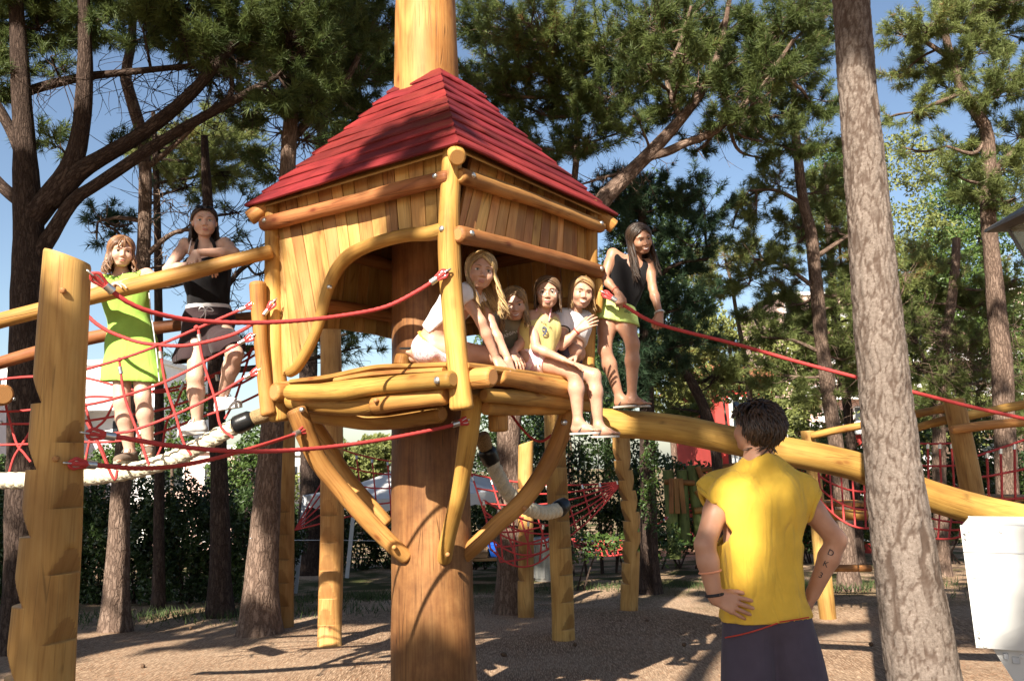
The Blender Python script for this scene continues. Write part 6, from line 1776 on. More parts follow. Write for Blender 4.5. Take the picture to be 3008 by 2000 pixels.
def field(prims, lo, hi, h):
    n = np.maximum(np.ceil((np.asarray(hi) - lo) / h).astype(int) + 1, 3)
    F = np.full(n, 0.25)
    ax = [lo[k] + h * np.arange(n[k]) for k in range(3)]
    for p in prims:
        k = p[5]
        a, b = prim_box(p)
        m = k + 3 * h
        i0 = np.clip(np.floor((a - m - lo) / h).astype(int), 0, n)
        i1 = np.clip(np.ceil((b + m - lo) / h).astype(int) + 1, 0, n)
        if np.any(i1 <= i0): continue
        X = np.stack(np.meshgrid(*[ax[q][i0[q]:i1[q]] for q in range(3)], indexing='ij'), -1)
        d = prim_sdf(p, X)
        sl = tuple(slice(i0[q], i1[q]) for q in range(3))
        f = F[sl]
        if p[0] == 'x':
            hh = np.maximum(k - np.abs(-d - f), 0) / k
            F[sl] = np.maximum(f, -d) + hh * hh * k * 0.25
        else:
            hh = np.maximum(k - np.abs(d - f), 0) / k
            F[sl] = np.minimum(f, d) - hh * hh * k * 0.25
    return F, np.asarray(lo, float)

def surface(F, lo, h):
    """surface nets: vertices and quads of the zero level"""
    S = F < 0
    C = [(i, j, k) for i in (0, 1) for j in (0, 1) for k in (0, 1)]
    n = np.array(F.shape) - 1
    def sub(A, c): return A[c[0]:c[0] + n[0], c[1]:c[1] + n[1], c[2]:c[2] + n[2]]
    cnt = np.zeros(n, np.int8)
    for c in C: cnt += sub(S, c)
    act = (cnt > 0) & (cnt < 8)
    ids = np.argwhere(act)
    if len(ids) == 0: return np.zeros((0, 3)), np.zeros((0, 4), int)
    idx = np.full(n, -1, np.int64)
    idx[act] = np.arange(len(ids))
    pos = np.zeros((len(ids), 3)); w = np.zeros(len(ids))
    val = {c: F[ids[:, 0] + c[0], ids[:, 1] + c[1], ids[:, 2] + c[2]] for c in C}
    for a in C:
        for ax in range(3):
            if a[ax]: continue
            b = list(a); b[ax] = 1; b = tuple(b)
            fa, fb = val[a], val[b]
            x = (fa < 0) != (fb < 0)
            t = np.where(x, fa / np.where(x, fa - fb, 1), 0)
            p = np.tile(np.array(a, float), (len(ids), 1)); p[:, ax] += t
            pos[x] += p[x]; w[x] += 1
    v = lo + h * (ids + pos / w[:, None])
    Q = []
    for ax in range(3):
        o = [k for k in range(3) if k != ax]
        sh = np.array(F.shape); sh[ax] -= 1
        sl0 = [slice(None)] * 3; sl1 = [slice(None)] * 3
        sl0[ax] = slice(0, -1); sl1[ax] = slice(1, None)
        s0, s1 = S[tuple(sl0)], S[tuple(sl1)]
        e = s0 != s1
        for k in o:
            g = [slice(None)] * 3; g[k] = 0; e[tuple(g)] = False
            g[k] = -1; e[tuple(g)] = False
        E = np.argwhere(e)
        if len(E) == 0: continue
        fl = s0[tuple(E.T)]
        def at(d0, d1):
            q = E.copy(); q[:, o[0]] += d0; q[:, o[1]] += d1
            return idx[tuple(q.T)]
        q = np.stack([at(-1, -1), at(0, -1), at(0, 0), at(-1, 0)], 1)
        rev = fl if ax != 1 else ~fl
        q[~rev] = q[~rev][:, ::-1]
        Q.append(q)
    q = np.concatenate(Q)
    return v, q[(q >= 0).all(1)]

def in_box(c, b): return np.all((c > b[0]) & (c < b[1]), axis=1)

def grow(prims, h, boxes=(), extra=None, relax=1):
    """one surface from prims at step h; inside each (lo, hi, h2) box a finer step is used"""
    a = np.min([prim_box(p)[0] for p in prims], 0) - 3 * h
    b = np.max([prim_box(p)[1] for p in prims], 0) + 3 * h
    VV, QQ, n = [], [], 0
    jobs = [(a, b, h, None)] + [(np.asarray(x[0]), np.asarray(x[1]), x[2], (np.asarray(x[0]), np.asarray(x[1]))) for x in boxes]
    for k, (lo, hi, hh, bx) in enumerate(jobs):
        F, o = field(prims, lo - 3 * hh, hi + 3 * hh, hh)
        if extra is not None: F = extra(F, o, hh)
        v, q = surface(F, o, hh)
        if len(v) == 0: continue
        c = v[q].mean(1)
        keep = np.ones(len(q), bool)
        if bx is not None: keep = in_box(c, (bx[0] - 0.6 * h, bx[1] + 0.6 * h))
        else:
            for y in boxes: keep &= ~in_box(c, (np.asarray(y[0]), np.asarray(y[1])))
        if bx is not None:
            for y in boxes[:k - 1]: keep &= ~in_box(c, (np.asarray(y[0]), np.asarray(y[1])))
        q = q[keep]
        used = np.unique(q); mp = np.full(len(v), -1); mp[used] = np.arange(len(used))
        VV.append(v[used]); QQ.append(mp[q] + n); n += len(used)
    return np.concatenate(VV), np.concatenate(QQ)

def relaxed(v, q, it=2, lam=0.5):
    n = len(v)
    e = np.concatenate([q[:, [0, 1]], q[:, [1, 2]], q[:, [2, 3]], q[:, [3, 0]]])
    for _ in range(it):
        s = np.zeros_like(v); c = np.zeros(n)
        for k in range(3):
            s[:, k] = np.bincount(e[:, 0], v[e[:, 1], k], n) + np.bincount(e[:, 1], v[e[:, 0], k], n)
        c = np.bincount(e[:, 0], minlength=n) + np.bincount(e[:, 1], minlength=n)
        v = v + lam * (s / np.maximum(c, 1)[:, None] - v)
    return v

def skin_object(name, vq, mat, parent, relax=1, label=None):
    v, q = vq
    v = relaxed(v, q, relax) if relax else v
    mb = MB(); mb.add(v, q, v[q.ravel()][:, [0, 2]])
    return mb.build(name, mat, parent, smooth=True, label=label)

# ---- heads
def basis(fwd, up):
    """columns: person's left, forward, up"""
    f = unit(fwd); u = unit(np.asarray(up, float) - f * np.dot(up, f)); l = np.cross(u, f)
    return np.stack([l, f, u], 1)

def turned(yaw, pitch, roll):
    """head axes: yaw 0 looks at the viewer, positive looks to picture right; pitch up; roll tips the crown to picture right"""
    f = V3(math.sin(R(yaw)) * math.cos(R(pitch)), -math.cos(R(yaw)) * math.cos(R(pitch)), math.sin(R(pitch)))
    B = basis(f, V3(math.sin(R(roll)), 0, math.cos(R(roll))))
    return B

class Head:
    def __init__(self, c, B, height=0.215, smile=0.0, male=False):
        self.c, self.B, self.s, self.smile, self.male = np.asarray(c, float), B, height / 0.215, smile, male
    def w(self, *p): return self.c + self.s * (self.B @ np.array(p, float))
    def prims(self):
        s, B = self.s, self.B
        E = lambda p, r, k=0.014, cut=False: ell(self.w(*p), s * np.array(r), k * s, B, cut)
        Cn = lambda a, b, ra, rb, k=0.008: cone(self.w(*a), self.w(*b), ra * s, rb * s, k * s)
        sm = self.smile
        out = [E((0, -0.014, 0.028), (0.0745, 0.089, 0.074), 0.02), E((0, 0.020, -0.010), (0.0635, 0.066, 0.072), 0.02),
               E((0, 0.028, -0.051), (0.052, 0.046, 0.035), 0.02), E((0, 0.056, -0.075), (0.019, 0.019, 0.015), 0.02),
               Cn((0.050, 0.000, -0.038), (0.020, 0.053, -0.076), 0.016, 0.014, 0.02), Cn((-0.050, 0.000, -0.038), (-0.020, 0.053, -0.076), 0.016, 0.014, 0.02),
               Cn((0.014, 0.078, 0.027), (0.046, 0.064, 0.026), 0.008, 0.007, 0.016), Cn((-0.014, 0.078, 0.027), (-0.046, 0.064, 0.026), 0.008, 0.007, 0.016)]
        for q in (-1, 1):
            out.append(E((q * 0.031, 0.090, 0.006), (0.019, 0.013, 0.011), 0.014, True))
            out.append(E((q * 0.036, 0.056 + 0.004 * sm, -0.026 + 0.006 * sm), (0.024, 0.023 + 0.004 * sm, 0.023), 0.024))
            out.append(E((q * 0.0775, -0.010, -0.004), (0.009, 0.018, 0.028), 0.006))
            out.append(E((q * 0.0815, -0.012, 0.000), (0.006, 0.009, 0.016), 0.004, True))
        out += [Cn((0, 0.079, 0.010), (0, 0.0955, -0.020), 0.0066, 0.0092, 0.010), E((0.0105, 0.090, -0.026), (0.0075, 0.009, 0.0065), 0.006), E((-0.0105, 0.090, -0.026), (0.0075, 0.009, 0.0065), 0.006),
                E((0, 0.080, -0.048), (0.020 + 0.006 * sm, 0.012, 0.007), 0.008), E((0, 0.078, -0.060), (0.017 + 0.005 * sm, 0.012, 0.007), 0.008),
                E((0, 0.094, -0.054), (0.020 + 0.008 * sm, 0.012, 0.0018 + 0.003 * sm), 0.004, True)]
        return out
    def box(self):
        r = 0.125 * self.s
        return (self.c - r * V3(1, 1, 0.98), self.c + r * V3(1, 1, 1.08), 0.0047 * self.s)
    def face(self, parent, iris=(0.06, 0.03, 0.015), lip=(0.42, 0.12, 0.10), brow=(0.10, 0.05, 0.02), squint=0.0):
        s, sm = self.s, self.smile
        mi = face_mats(iris, lip, brow)
        for q in (-1, 1):                              # eyeball, iris and pupil: three nested caps
            mb = MB()
            e0 = self.w(q * 0.031, 0.0665, 0.006)
            for rad, cap, m in ((0.0143, 1.2, 0), (0.0146, 0.50, 1), (0.01475, 0.25, 2)):
                n1, n2 = 5, 14
                v, f = [e0 + s * rad * (self.B @ V3(0, 1, 0))], []
                for i in range(1, n1 + 1):
                    a = cap * i / n1
                    for j in range(n2):
                        b = 2 * math.pi * j / n2
                        d = V3(math.sin(a) * math.cos(b), math.cos(a), math.sin(a) * math.sin(b))
                        d[2] = np.clip(d[2], -0.36 + 0.14 * sm, 0.44 - 0.25 * squint - 0.1 * sm)
                        v.append(e0 + s * rad * (self.B @ d))
                for i in range(n1 - 1):
                    for j in range(n2):
                        f.append([1 + i * n2 + j, 1 + i * n2 + (j + 1) % n2, 1 + (i + 1) * n2 + (j + 1) % n2, 1 + (i + 1) * n2 + j])
                mb.add(np.array(v), np.array(f), None, m)
            eye = mb.build('eye', mi[:4], parent)
            mb = MB()
            lash = [self.w(q * 0.0175, 0.0785, 0.007), self.w(q * 0.025, 0.0815, 0.0125 - 0.003 * squint), self.w(q * 0.033, 0.081, 0.0132 - 0.003 * squint), self.w(q * 0.044, 0.0745, 0.0085)]
            add_tube(mb, resample(lash, 9), np.array([0.3, .8, 1.1, 1.2, 1.2, 1.2, 1.1, .9, .4]) * 0.0014 * s, 5)
            mb.build('eyelash', mi[3], parent)
            mb = MB()
            bw = [self.w(q * 0.013, 0.0895, 0.0245), self.w(q * 0.027, 0.0865, 0.0300), self.w(q * 0.041, 0.077, 0.0290), self.w(q * 0.051, 0.0665, 0.0235)]
            add_tube(mb, resample(bw, 9), np.array([1.2, 1.9, 2.1, 2.1, 1.9, 1.6, 1.3, .9, .4]) * (0.0012 if self.male else 0.0010) * s, 5)
            mb.build('eyebrow', mi[3], parent)
        mb = MB()
        w = 0.0185 + 0.007 * sm
        up = [self.w(-w, 0.0775 - 0.006 * sm, -0.0523 + 0.005 * sm), self.w(-0.010, 0.0885, -0.0493), self.w(0, 0.0900, -0.0506), self.w(0.010, 0.0885, -0.0493), self.w(w, 0.0775 - 0.006 * sm, -0.0523 + 0.005 * sm)]
        lo = [self.w(-w, 0.0775 - 0.006 * sm, -0.0533 + 0.005 * sm), self.w(-0.010, 0.0870, -0.0586 - 0.002 * sm), self.w(0, 0.0885, -0.0603 - 0.003 * sm), self.w(0.010, 0.0870, -0.0586 - 0.002 * sm), self.w(w, 0.0775 - 0.006 * sm, -0.0533 + 0.005 * sm)]
        pr = np.array([.3, .7, .9, 1.0, .95, 1.0, .9, .7, .3])
        add_tube(mb, resample(up, 9), pr * 0.0028 * s, 6, mi=0)
        add_tube(mb, resample(lo, 9), pr * 0.0034 * s, 6, mi=0)
        if sm > 0.55:
            t = [self.w(-w * 0.72, 0.0835, -0.0533 + 0.003 * sm), self.w(0, 0.0925, -0.0558), self.w(w * 0.72, 0.0835, -0.0533 + 0.003 * sm)]
            add_tube(mb, resample(t, 9), np.array([.5, .9, 1, 1, 1, 1, 1, .9, .5]) * 0.0034 * s, 6, mi=1)
        mb.build('mouth', mi[4:], parent)

_fm = {}
def face_mats(iris, lip, brow):
    k = (iris, lip, brow)
    if k not in _fm:
        _fm[k] = [plain('eye_white', (0.72, 0.68, 0.63), 0.2, noise=0.03), plain('iris', iris, 0.15, noise=0.2, scale=200), plain('pupil', (0.006, 0.005, 0.005), 0.1), plain('brow_hair', brow, 0.7, noise=0.3, scale=300), plain('lips', lip, 0.4, noise=0.08), plain('teeth', (0.80, 0.76, 0.68), 0.25, noise=0.03)]
    return _fm[k]

def hair_mat(name, dark, light):
    m, nt, b = nodes(name)
    tc = N(nt, 'ShaderNodeTexCoord')
    mp = N(nt, 'ShaderNodeMapping'); mp.inputs['Scale'].default_value = (900, 9, 1); L(nt, tc.outputs['UV'], mp.inputs['Vector'])
    nz = N(nt, 'ShaderNodeTexNoise', Scale=1.0, Detail=3.0); L(nt, mp.outputs[0], nz.inputs['Vector'])
    at = N(nt, 'ShaderNodeAttribute', attribute_name='tint')
    ad = N(nt, 'ShaderNodeMath', operation='MULTIPLY_ADD'); L(nt, nz.outputs[0], ad.inputs[0]); ad.inputs[1].default_value = 0.7; L(nt, at.outputs['Fac'], ad.inputs[2])
    r = ramp(nt, [(0.25, dark), (0.95, light)]); L(nt, ad.outputs[0], r.inputs[0])
    L(nt, r.outputs[0], b.inputs['Base Color'])
    b.inputs['Roughness'].default_value = 0.42; b.inputs['Specular IOR Level'].default_value = 0.5
    b.inputs['Anisotropic'].default_value = 0.5
    bump(nt, b, nz.outputs[0], 0.5, 0.002)
    return m

def hair(head, mat, parent, length=0.25, n=150, part=0.012, open_angle=52, wave=0.010, gather=None, tail=0.0, seed=1, flare=0.010, fringe=0, drop=None, cap=1.0, thick=1.0):
    """locks rooted along a parting that follow the skull, then hang; gather=(y,z) pulls them to a tie at the back"""
    g = np.random.default_rng(seed)
    s = head.s
    mb, tints = MB(), []
    RX, RY, RZ = 0.0800, 0.0955, 0.0840
    C0 = V3(0, -0.014, 0.028)
    down_w = V3(0, 0, -1) if drop is None else unit(drop)
    down = head.B.T @ down_w
    def lock(pts, r, tint):
        p = resample(np.array(pts), 13)
        w = np.array([head.w(*q) for q in p])
        prof = np.array([.55, .95, 1.1, 1.15, 1.15, 1.1, 1.05, 1, .95, .85, .7, .5, .15])
        c0 = mb.n
        add_tube(mb, w, prof * r * s, 5)
        tints.append(np.full(mb.n - c0, tint))
    for k in range(int(n * 1.3)):
        side = 1 if k % 2 else -1
        u = g.random()
        a = R(open_angle + (180 - open_angle) * u ** 0.9)      # direction round the head, 0 = face
        ring = V3(side * math.sin(a) * RX, math.cos(a) * RY, 0)
        root_y = np.interp(a, [R(open_angle), R(180)], [0.066, -0.05]) + g.normal(0, 0.006)
        lay = 1.0 + g.uniform(0.0, 0.07)
        rootx = part + g.normal(0, 0.003)
        rz = RZ * math.sqrt(max(0.05, 1 - (root_y / RY) ** 2 - (rootx / RX) ** 2))
        pts = []
        if gather is None:
            low = 0.0 if a > R(75) else -0.01
            for t in np.linspace(0, 1, 5):
                th = t * R(98)
                q = V3(rootx, root_y, rz) * math.cos(th) + (ring + V3(0, 0, -0.012)) * math.sin(th)
                e = math.sqrt((q[0] / RX) ** 2 + (q[1] / RY) ** 2 + (q[2] / RZ) ** 2)
                q = q / max(e, 0.2) * lay
                pts.append(C0 + q)
            Lk = length * g.uniform(0.78, 1.08) * (0.9 if a < R(80) else 1.0)
            end = pts[-1]
            out = unit(V3(ring[0], ring[1], 0))
            ph = g.uniform(0, 6.28)
            for t in np.linspace(0.2, 1, 5):
                q = end + down * Lk * t + out * flare * t + V3(math.sin(ph + t * 7), math.cos(ph + t * 6), 0) * wave * t
                # stay outside the neck and over the shoulders
                rr = math.hypot(q[0], q[1] + 0.02)
                if rr < 0.058: q[:2] *= 0.058 / max(rr, 1e-3)
                pts.append(q)
        else:
            tie = V3(0, gather[0], gather[1])
            st = V3(side * math.sin(a) * RX * 0.92, math.cos(a) * RY * 0.92, 0)
            hz = np.interp(a, [R(open_angle), R(90), R(130), R(180)], [0.060, 0.030, -0.05, -0.065])
            if a < R(80): st = V3(side * math.sin(a) * RX * 0.85, 0.070 * math.cos(a) + 0.014, 0)
            root = V3(st[0], st[1], hz)
            for t in np.linspace(0, 1, 7):
                q = root * (1 - t) + (tie - C0) * t
                q[2] += 0.085 * math.sin(t * math.pi) * (1 if a < R(80) else 0.4 if a < R(110) else 0.1)
                e = math.sqrt((q[0] / RX) ** 2 + (q[1] / RY) ** 2 + (q[2] / RZ) ** 2)
                if t < 0.95: q = q / max(e, 0.3) * (1.03 + g.uniform(0, 0.035))
                pts.append(C0 + q)
            if tail:
                for t in np.linspace(0.25, 1, 4):
                    pts.append(tie + V3(g.normal(0, 0.008), -0.02 * t + g.normal(0, 0.006), 0) + down * tail * t * g.uniform(0.85, 1.05))
        lock(pts, 0.0060 * thick * g.uniform(0.6, 1.25), g.random() * 0.6)
    for k in range(fringe):                                    # strands lying over the brow
        x = g.uniform(-0.045, 0.045)
        pts = [V3(part, 0.045, 0.098), V3(x * 0.6, 0.074, 0.078), V3(x, 0.084, 0.05), V3(x * 1.1, 0.086, 0.028 + g.uniform(-0.01, 0.012))]
        lock(pts, 0.0055, g.random() * 0.6)
    # close cap under the locks
    if not cap: return mb.build('hair', mat, parent, attr={'tint': np.concatenate(tints)})
    c0 = mb.n
    n1, n2 = 18, 36
    v, f = [], []
    for i in range(n1 + 1):
        for j in range(n2):
            a = 2 * math.pi * j / n2
            az = abs((a + math.pi) % (2 * math.pi) - math.pi)
            lim = cap * np.interp(az, [0, R(48), R(62), R(88), R(100), R(180)], [0.97, 1.06, 1.22, 1.40, 1.75, 2.05])
            th = lim * i / n1
            d = V3(math.sin(th) * math.sin(a), math.sin(th) * math.cos(a), math.cos(th))
            v.append(head.w(*(C0 + d * V3(RX, RY, RZ) * (1.0 if gather is None else 1.05))))
    for i in range(n1):
        for j in range(n2):
            f.append([i * n2 + j, (i + 1) * n2 + j, (i + 1) * n2 + (j + 1) % n2, i * n2 + (j + 1) % n2])
    v = np.array(v); f = np.array(f)
    mb.add(v, f, np.stack([v[f.ravel()][:, 0], v[f.ravel()][:, 2]], 1))
    tints.append(np.full(mb.n - c0, 0.1))
    return mb.build('hair', mat, parent, attr={'tint': np.concatenate(tints)})

# ---- hands and feet
def hand(wrist, d, palm, thumb, s=1.0, curl=(25, 30, 20), spread=6, tcurl=15, tout=38):
    """wrist point, finger direction, direction the palm faces, direction the thumb points; five fingers"""
    d = unit(d); p = unit(np.asarray(palm, float) - d * np.dot(palm, d)); t = unit(np.asarray(thumb, float) - d * np.dot(thumb, d) - p * np.dot(thumb, p))
    W = np.asarray(wrist, float)
    out = []
    at = lambda x, y, z: W + s * (d * x + t * y + p * z)
    for y0, y1 in ((0.020, 0.031), (0.008, 0.0105), (-0.007, -0.010), (-0.019, -0.029)):
        out.append(cone(at(0.006, y0 * 0.75, 0), at(0.082 - abs(y1) * 0.22, y1, 0.0), 0.0150 * s, 0.0112 * s, 0.012 * s))
    Ls = [(0.039, 0.024, 0.020), (0.043, 0.028, 0.021), (0.040, 0.026, 0.020), (0.031, 0.019, 0.018)]
    ys = [0.030, 0.0102, -0.0102, -0.0285]
    tips = []
    for i in range(4):
        a = R(spread) * (1.5 - i)
        b = at(0.082 - abs(ys[i]) * 0.22, ys[i], 0)
        ang = 0.0
        c = curl[i] if isinstance(curl[0], (tuple, list)) else curl
        r = (0.0090, 0.0094, 0.0090, 0.0080)[i] * s
        for q in range(3):
            ang += R(c[q])
            v = (d * math.cos(a) + t * math.sin(a)) * math.cos(ang) + p * math.sin(ang)
            e = b + v * Ls[i][q] * s
            out.append(cone(b, e, r * (1 - 0.09 * q), r * (0.93 - 0.09 * q), 0.0025 * s))
            b = e
        tips.append(b)
    b = at(0.020, 0.022, 0.006)
    a1 = R(tout)
    v = d * math.cos(a1) + t * math.sin(a1) + p * 0.25
    e = b + unit(v) * 0.036 * s
    out.append(cone(b, e, 0.0145 * s, 0.0115 * s, 0.010 * s)); b = e
    v = unit(d * math.cos(a1 - R(tcurl)) + t * math.sin(a1 - R(tcurl)) + p * 0.3); e = b + v * 0.030 * s
    out.append(cone(b, e, 0.0112 * s, 0.0098 * s, 0.003 * s)); b = e
    v = unit(d * math.cos(a1 - R(2 * tcurl)) + t * math.sin(a1 - R(2 * tcurl)) + p * 0.32); e = b + v * 0.024 * s
    out.append(cone(b, e, 0.0098 * s, 0.0084 * s, 0.003 * s))
    pts = np.array([q[1] for q in out] + [q[2] for q in out])
    return out, (pts.min(0) - 0.014 * s, pts.max(0) + 0.014 * s, 0.0040 * s)

def foot(ankle, fwd, s=1.0, up=(0, 0, 1), bare=True):
    """prims of a foot whose sole lies 0.07 m (times s) under the ankle joint; toes to fwd"""
    up = unit(up); f = unit(np.asarray(fwd, float) - up * np.dot(fwd, up)); l = np.cross(up, f)
    A = np.asarray(ankle, float)
    at = lambda x, y, z: A + s * (f * x + l * y + up * z)
    out = [cone(at(0, 0, 0), at(-0.022, 0, -0.042), 0.033 * s, 0.027 * s, 0.02), cone(at(0.0, 0, -0.005), at(0.085, 0.004, -0.043), 0.031 * s, 0.022 * s, 0.025),
           cone(at(-0.02, 0, -0.045), at(0.10, 0.02, -0.054), 0.024 * s, 0.015 * s, 0.02), cone(at(-0.02, 0, -0.045), at(0.10, -0.022, -0.054), 0.024 * s, 0.014 * s, 0.02)]
    if bare:
        for i, (y, L0, r) in enumerate(((0.030, 0.042, 0.0115), (0.012, 0.040, 0.0085), (-0.003, 0.034, 0.0080), (-0.017, 0.027, 0.0075), (-0.029, 0.018, 0.0072))):
            out.append(cone(at(0.098 - 0.25 * max(0, -y), y, -0.052), at(0.108 + L0 - 0.3 * max(0, -y), y * 1.05, -0.059), r * 1.1 * s, r * s, 0.004))
    return out, at

def flip_flop(at, up, mat_sole, mat_strap, parent, s=1.0):
    """sole with rounded outline, strap from between the toes to both sides"""
    out = []
    prof = [(-0.062, 0.012), (-0.05, 0.026), (-0.02, 0.030), (0.03, 0.031), (0.08, 0.039), (0.115, 0.041), (0.142, 0.032), (0.153, 0.014)]
    ring = [at(x, w + 0.002, -0.0725) for x, w in prof] + [at(x, -w + (0.004 if x > 0.1 else 0), -0.0725) for x, w in reversed(prof)]
    mb = MB(); prism(mb, ring, -np.asarray(up, float), 0.014 * s)
    mb.build('flip_flop_sole', mat_sole, parent, smooth=False)
    mb = MB()
    for q in (1, -1):
        pts = [at(0.112, 0.020, -0.066), at(0.098, 0.020, -0.040), at(0.072, 0.020 + q * 0.018, -0.026), at(0.04, q * 0.030 + 0.004, -0.038), at(0.012, q * 0.033, -0.068)]
        add_tube(mb, resample(pts, 16), 0.0052 * s, 6)
    mb.build('flip_flop_strap', mat_strap, parent)

def trainer(ankle, fwd, mats, parent, s=1.0, up=(0, 0, 1)):
    """laced shoe: upper, sole and laces"""
    up = unit(up); f = unit(np.asarray(fwd, float) - up * np.dot(fwd, up)); l = np.cross(up, f)
    A = np.asarray(ankle, float)
    at = lambda x, y, z: A + s * (f * x + l * y + up * z)
    pr = [cone(at(-0.012, 0, 0.0), at(-0.028, 0, -0.045), 0.040 * s, 0.037 * s, 0.02), cone(at(0.0, 0, -0.012), at(0.10, 0.004, -0.045), 0.040 * s, 0.030 * s, 0.03),
          cone(at(-0.02, 0, -0.048), at(0.115, 0.012, -0.052), 0.034 * s, 0.030 * s, 0.02), cone(at(-0.02, 0, -0.048), at(0.115, -0.012, -0.052), 0.034 * s, 0.028 * s, 0.02)]
    def cut(F, o, h):
        n = F.shape
        X = np.stack(np.meshgrid(*[o[k] + h * np.arange(n[k]) for k in range(3)], indexing='ij'), -1)
        d = (X - at(0, 0, -0.062)) @ up
        top = (X - at(-0.01, 0, 0.012)) @ unit(up * 1.0 + f * 0.15)
        return np.maximum(np.maximum(F, -d), top)
    skin_object('shoe', grow(pr, 0.005, extra=cut), mats[0], parent)
    prof = [(-0.068, 0.014), (-0.055, 0.030), (-0.02, 0.036), (0.04, 0.036), (0.09, 0.042), (0.125, 0.038), (0.146, 0.018)]
    ring = [at(x, w, -0.060) for x, w in prof] + [at(x, -w, -0.060) for x, w in reversed(prof)]
    mb = MB(); prism(mb, ring, -up, 0.020 * s)
    mb.build('shoe_sole', mats[1], parent, smooth=False)
    mb = MB()
    for k in range(4):
        x = 0.022 + k * 0.019
        z = 0.013 - 0.0125 * k - 0.004
        pts = [at(x - 0.006, 0.030, z - 0.018), at(x, 0.012, z + 0.012), at(x + 0.003, -0.012, z + 0.012), at(x + 0.006, -0.030, z - 0.018)]
        add_tube(mb, resample(pts, 9), 0.0035 * s, 5)
    add_tube(mb, resample([at(0.02, 0.0, 0.02), at(0.03, 0.025, 0.035), at(0.05, 0.03, 0.01), at(0.025, 0.0, 0.018), at(0.03, -0.03, 0.03), at(0.055, -0.028, 0.005)], 20), 0.0028 * s, 5)
    mb.build('shoelace', mats[2], parent)

def cuts(planes, shell=None, folds=None):
    """keep the side of each plane its normal points away from; shell hollows; folds = (amplitude, frequency, seed)"""
    def fn(F, o, h):
        n = F.shape
        X = np.stack(np.meshgrid(*[o[k] + h * np.arange(n[k]) for k in range(3)], indexing='ij'), -1)
        if folds:
            a, fr, sd = folds
            g = np.random.default_rng(sd)
            D = 0
            for q in range(5):
                k = g.normal(0, 1, 3) * V3(1, 1, 0.35) * fr * g.uniform(0.6, 1.6)
                k2 = g.normal(0, 1, 3) * fr * 0.5
                D = D + np.sin(X @ k + g.uniform(0, 6.28) + 1.3 * np.sin(X @ k2 + g.uniform(0, 6.28)))
            F = F + a * D / 2.2
        if shell: F = np.maximum(F, -(F + shell))
        for c in planes:
            if len(c) == 2:
                F = np.maximum(F, (X - np.asarray(c[0])) @ unit(c[1]))
            elif c[2] == 'ball':                       # remove a ball
                F = np.maximum(F, c[1] - np.linalg.norm(X - np.asarray(c[0]), axis=-1))
            elif c[2] == 'near':                       # a plane that only acts within c[3] of its point
                w = X - np.asarray(c[0])
                F = np.where(np.linalg.norm(w, axis=-1) < c[3], np.maximum(F, w @ unit(c[1])), F)
            elif c[2] == 'tube':                       # remove around a segment (a, b, r)
                F = np.maximum(F, -prim_sdf(('c', np.asarray(c[0]), np.asarray(c[1]), c[3], c[3], 0), X))
        return F
    return fn
# ------------------------------------------------------------------ people
def skin_mat(name, col):
    m, nt, b = nodes(name)
    tc = N(nt, 'ShaderNodeTexCoord')
    n1 = N(nt, 'ShaderNodeTexNoise', Scale=14.0, Detail=4.0); L(nt, tc.outputs['Object'], n1.inputs['Vector'])
    n2 = N(nt, 'ShaderNodeTexNoise', Scale=320.0, Detail=3.0); L(nt, tc.outputs['Object'], n2.inputs['Vector'])
    r = ramp(nt, [(0.3, (col[0] * .92, col[1] * .84, col[2] * .80)), (0.7, (col[0] * 1.06, col[1] * 1.08, col[2] * 1.10))]); L(nt, n1.outputs[0], r.inputs[0])
    L(nt, r.outputs[0], b.inputs['Base Color'])
    b.inputs['Roughness'].default_value = 0.46; b.inputs['Specular IOR Level'].default_value = 0.4
    b.inputs['Subsurface Weight'].default_value = 0.12; b.inputs['Subsurface Radius'].default_value = (0.012, 0.004, 0.002)
    bump(nt, b, n2.outputs[0], 0.08, 0.002)
    return m
SK_FAIR = skin_mat('fair_skin', (0.58, 0.365, 0.270))
SK_TAN = skin_mat('tanned_skin', (0.50, 0.285, 0.195))
SK_DEEP = skin_mat('deep_tan_skin', (0.41, 0.215, 0.135))
SK_MAN = skin_mat('man_skin', (0.47, 0.25, 0.160))
HR_LIGHT = hair_mat('light_brown_hair', (0.085, 0.045, 0.018), (0.40, 0.235, 0.095))
HR_BLOND = hair_mat('dark_blond_hair', (0.12, 0.065, 0.025), (0.58, 0.39, 0.17))
HR_BROWN = hair_mat('brown_hair', (0.035, 0.018, 0.009), (0.16, 0.085, 0.038))
HR_DARK = hair_mat('dark_brown_hair', (0.010, 0.006, 0.004), (0.060, 0.032, 0.018))
HR_RED = hair_mat('chestnut_hair', (0.070, 0.030, 0.013), (0.26, 0.125, 0.055))
F_ = dict(green=fabric('lime_green_cloth', (0.30, 0.50, 0.085), fold=.35), black=fabric('black_cloth', (0.010, 0.009, 0.010), fold=.25), plum=fabric('dark_plum_cloth', (0.040, 0.024, 0.026), fold=.3), white=fabric('white_cloth', (0.74, 0.71, 0.72), fold=.3),
          grey=fabric('grey_green_cloth', (0.27, 0.25, 0.19), fold=.3), yellow=fabric('pale_yellow_cloth', (0.72, 0.58, 0.22), fold=.3), lime=fabric('pale_lime_cloth', (0.52, 0.66, 0.20), fold=.3), sun=fabric('bright_yellow_cloth', (0.77, 0.475, 0.060), fold=.9), navy=fabric('faded_navy_cloth', (0.072, 0.058, 0.080), fold=.3),
          red=plain('red_stitch', (0.45, 0.04, 0.02), .7), pinkband=plain('coral_band', (0.72, 0.30, 0.17), .5), blackband=plain('black_band', (.015, .014, .018), .5), redband=plain('red_band', (.55, .05, .03), .5))
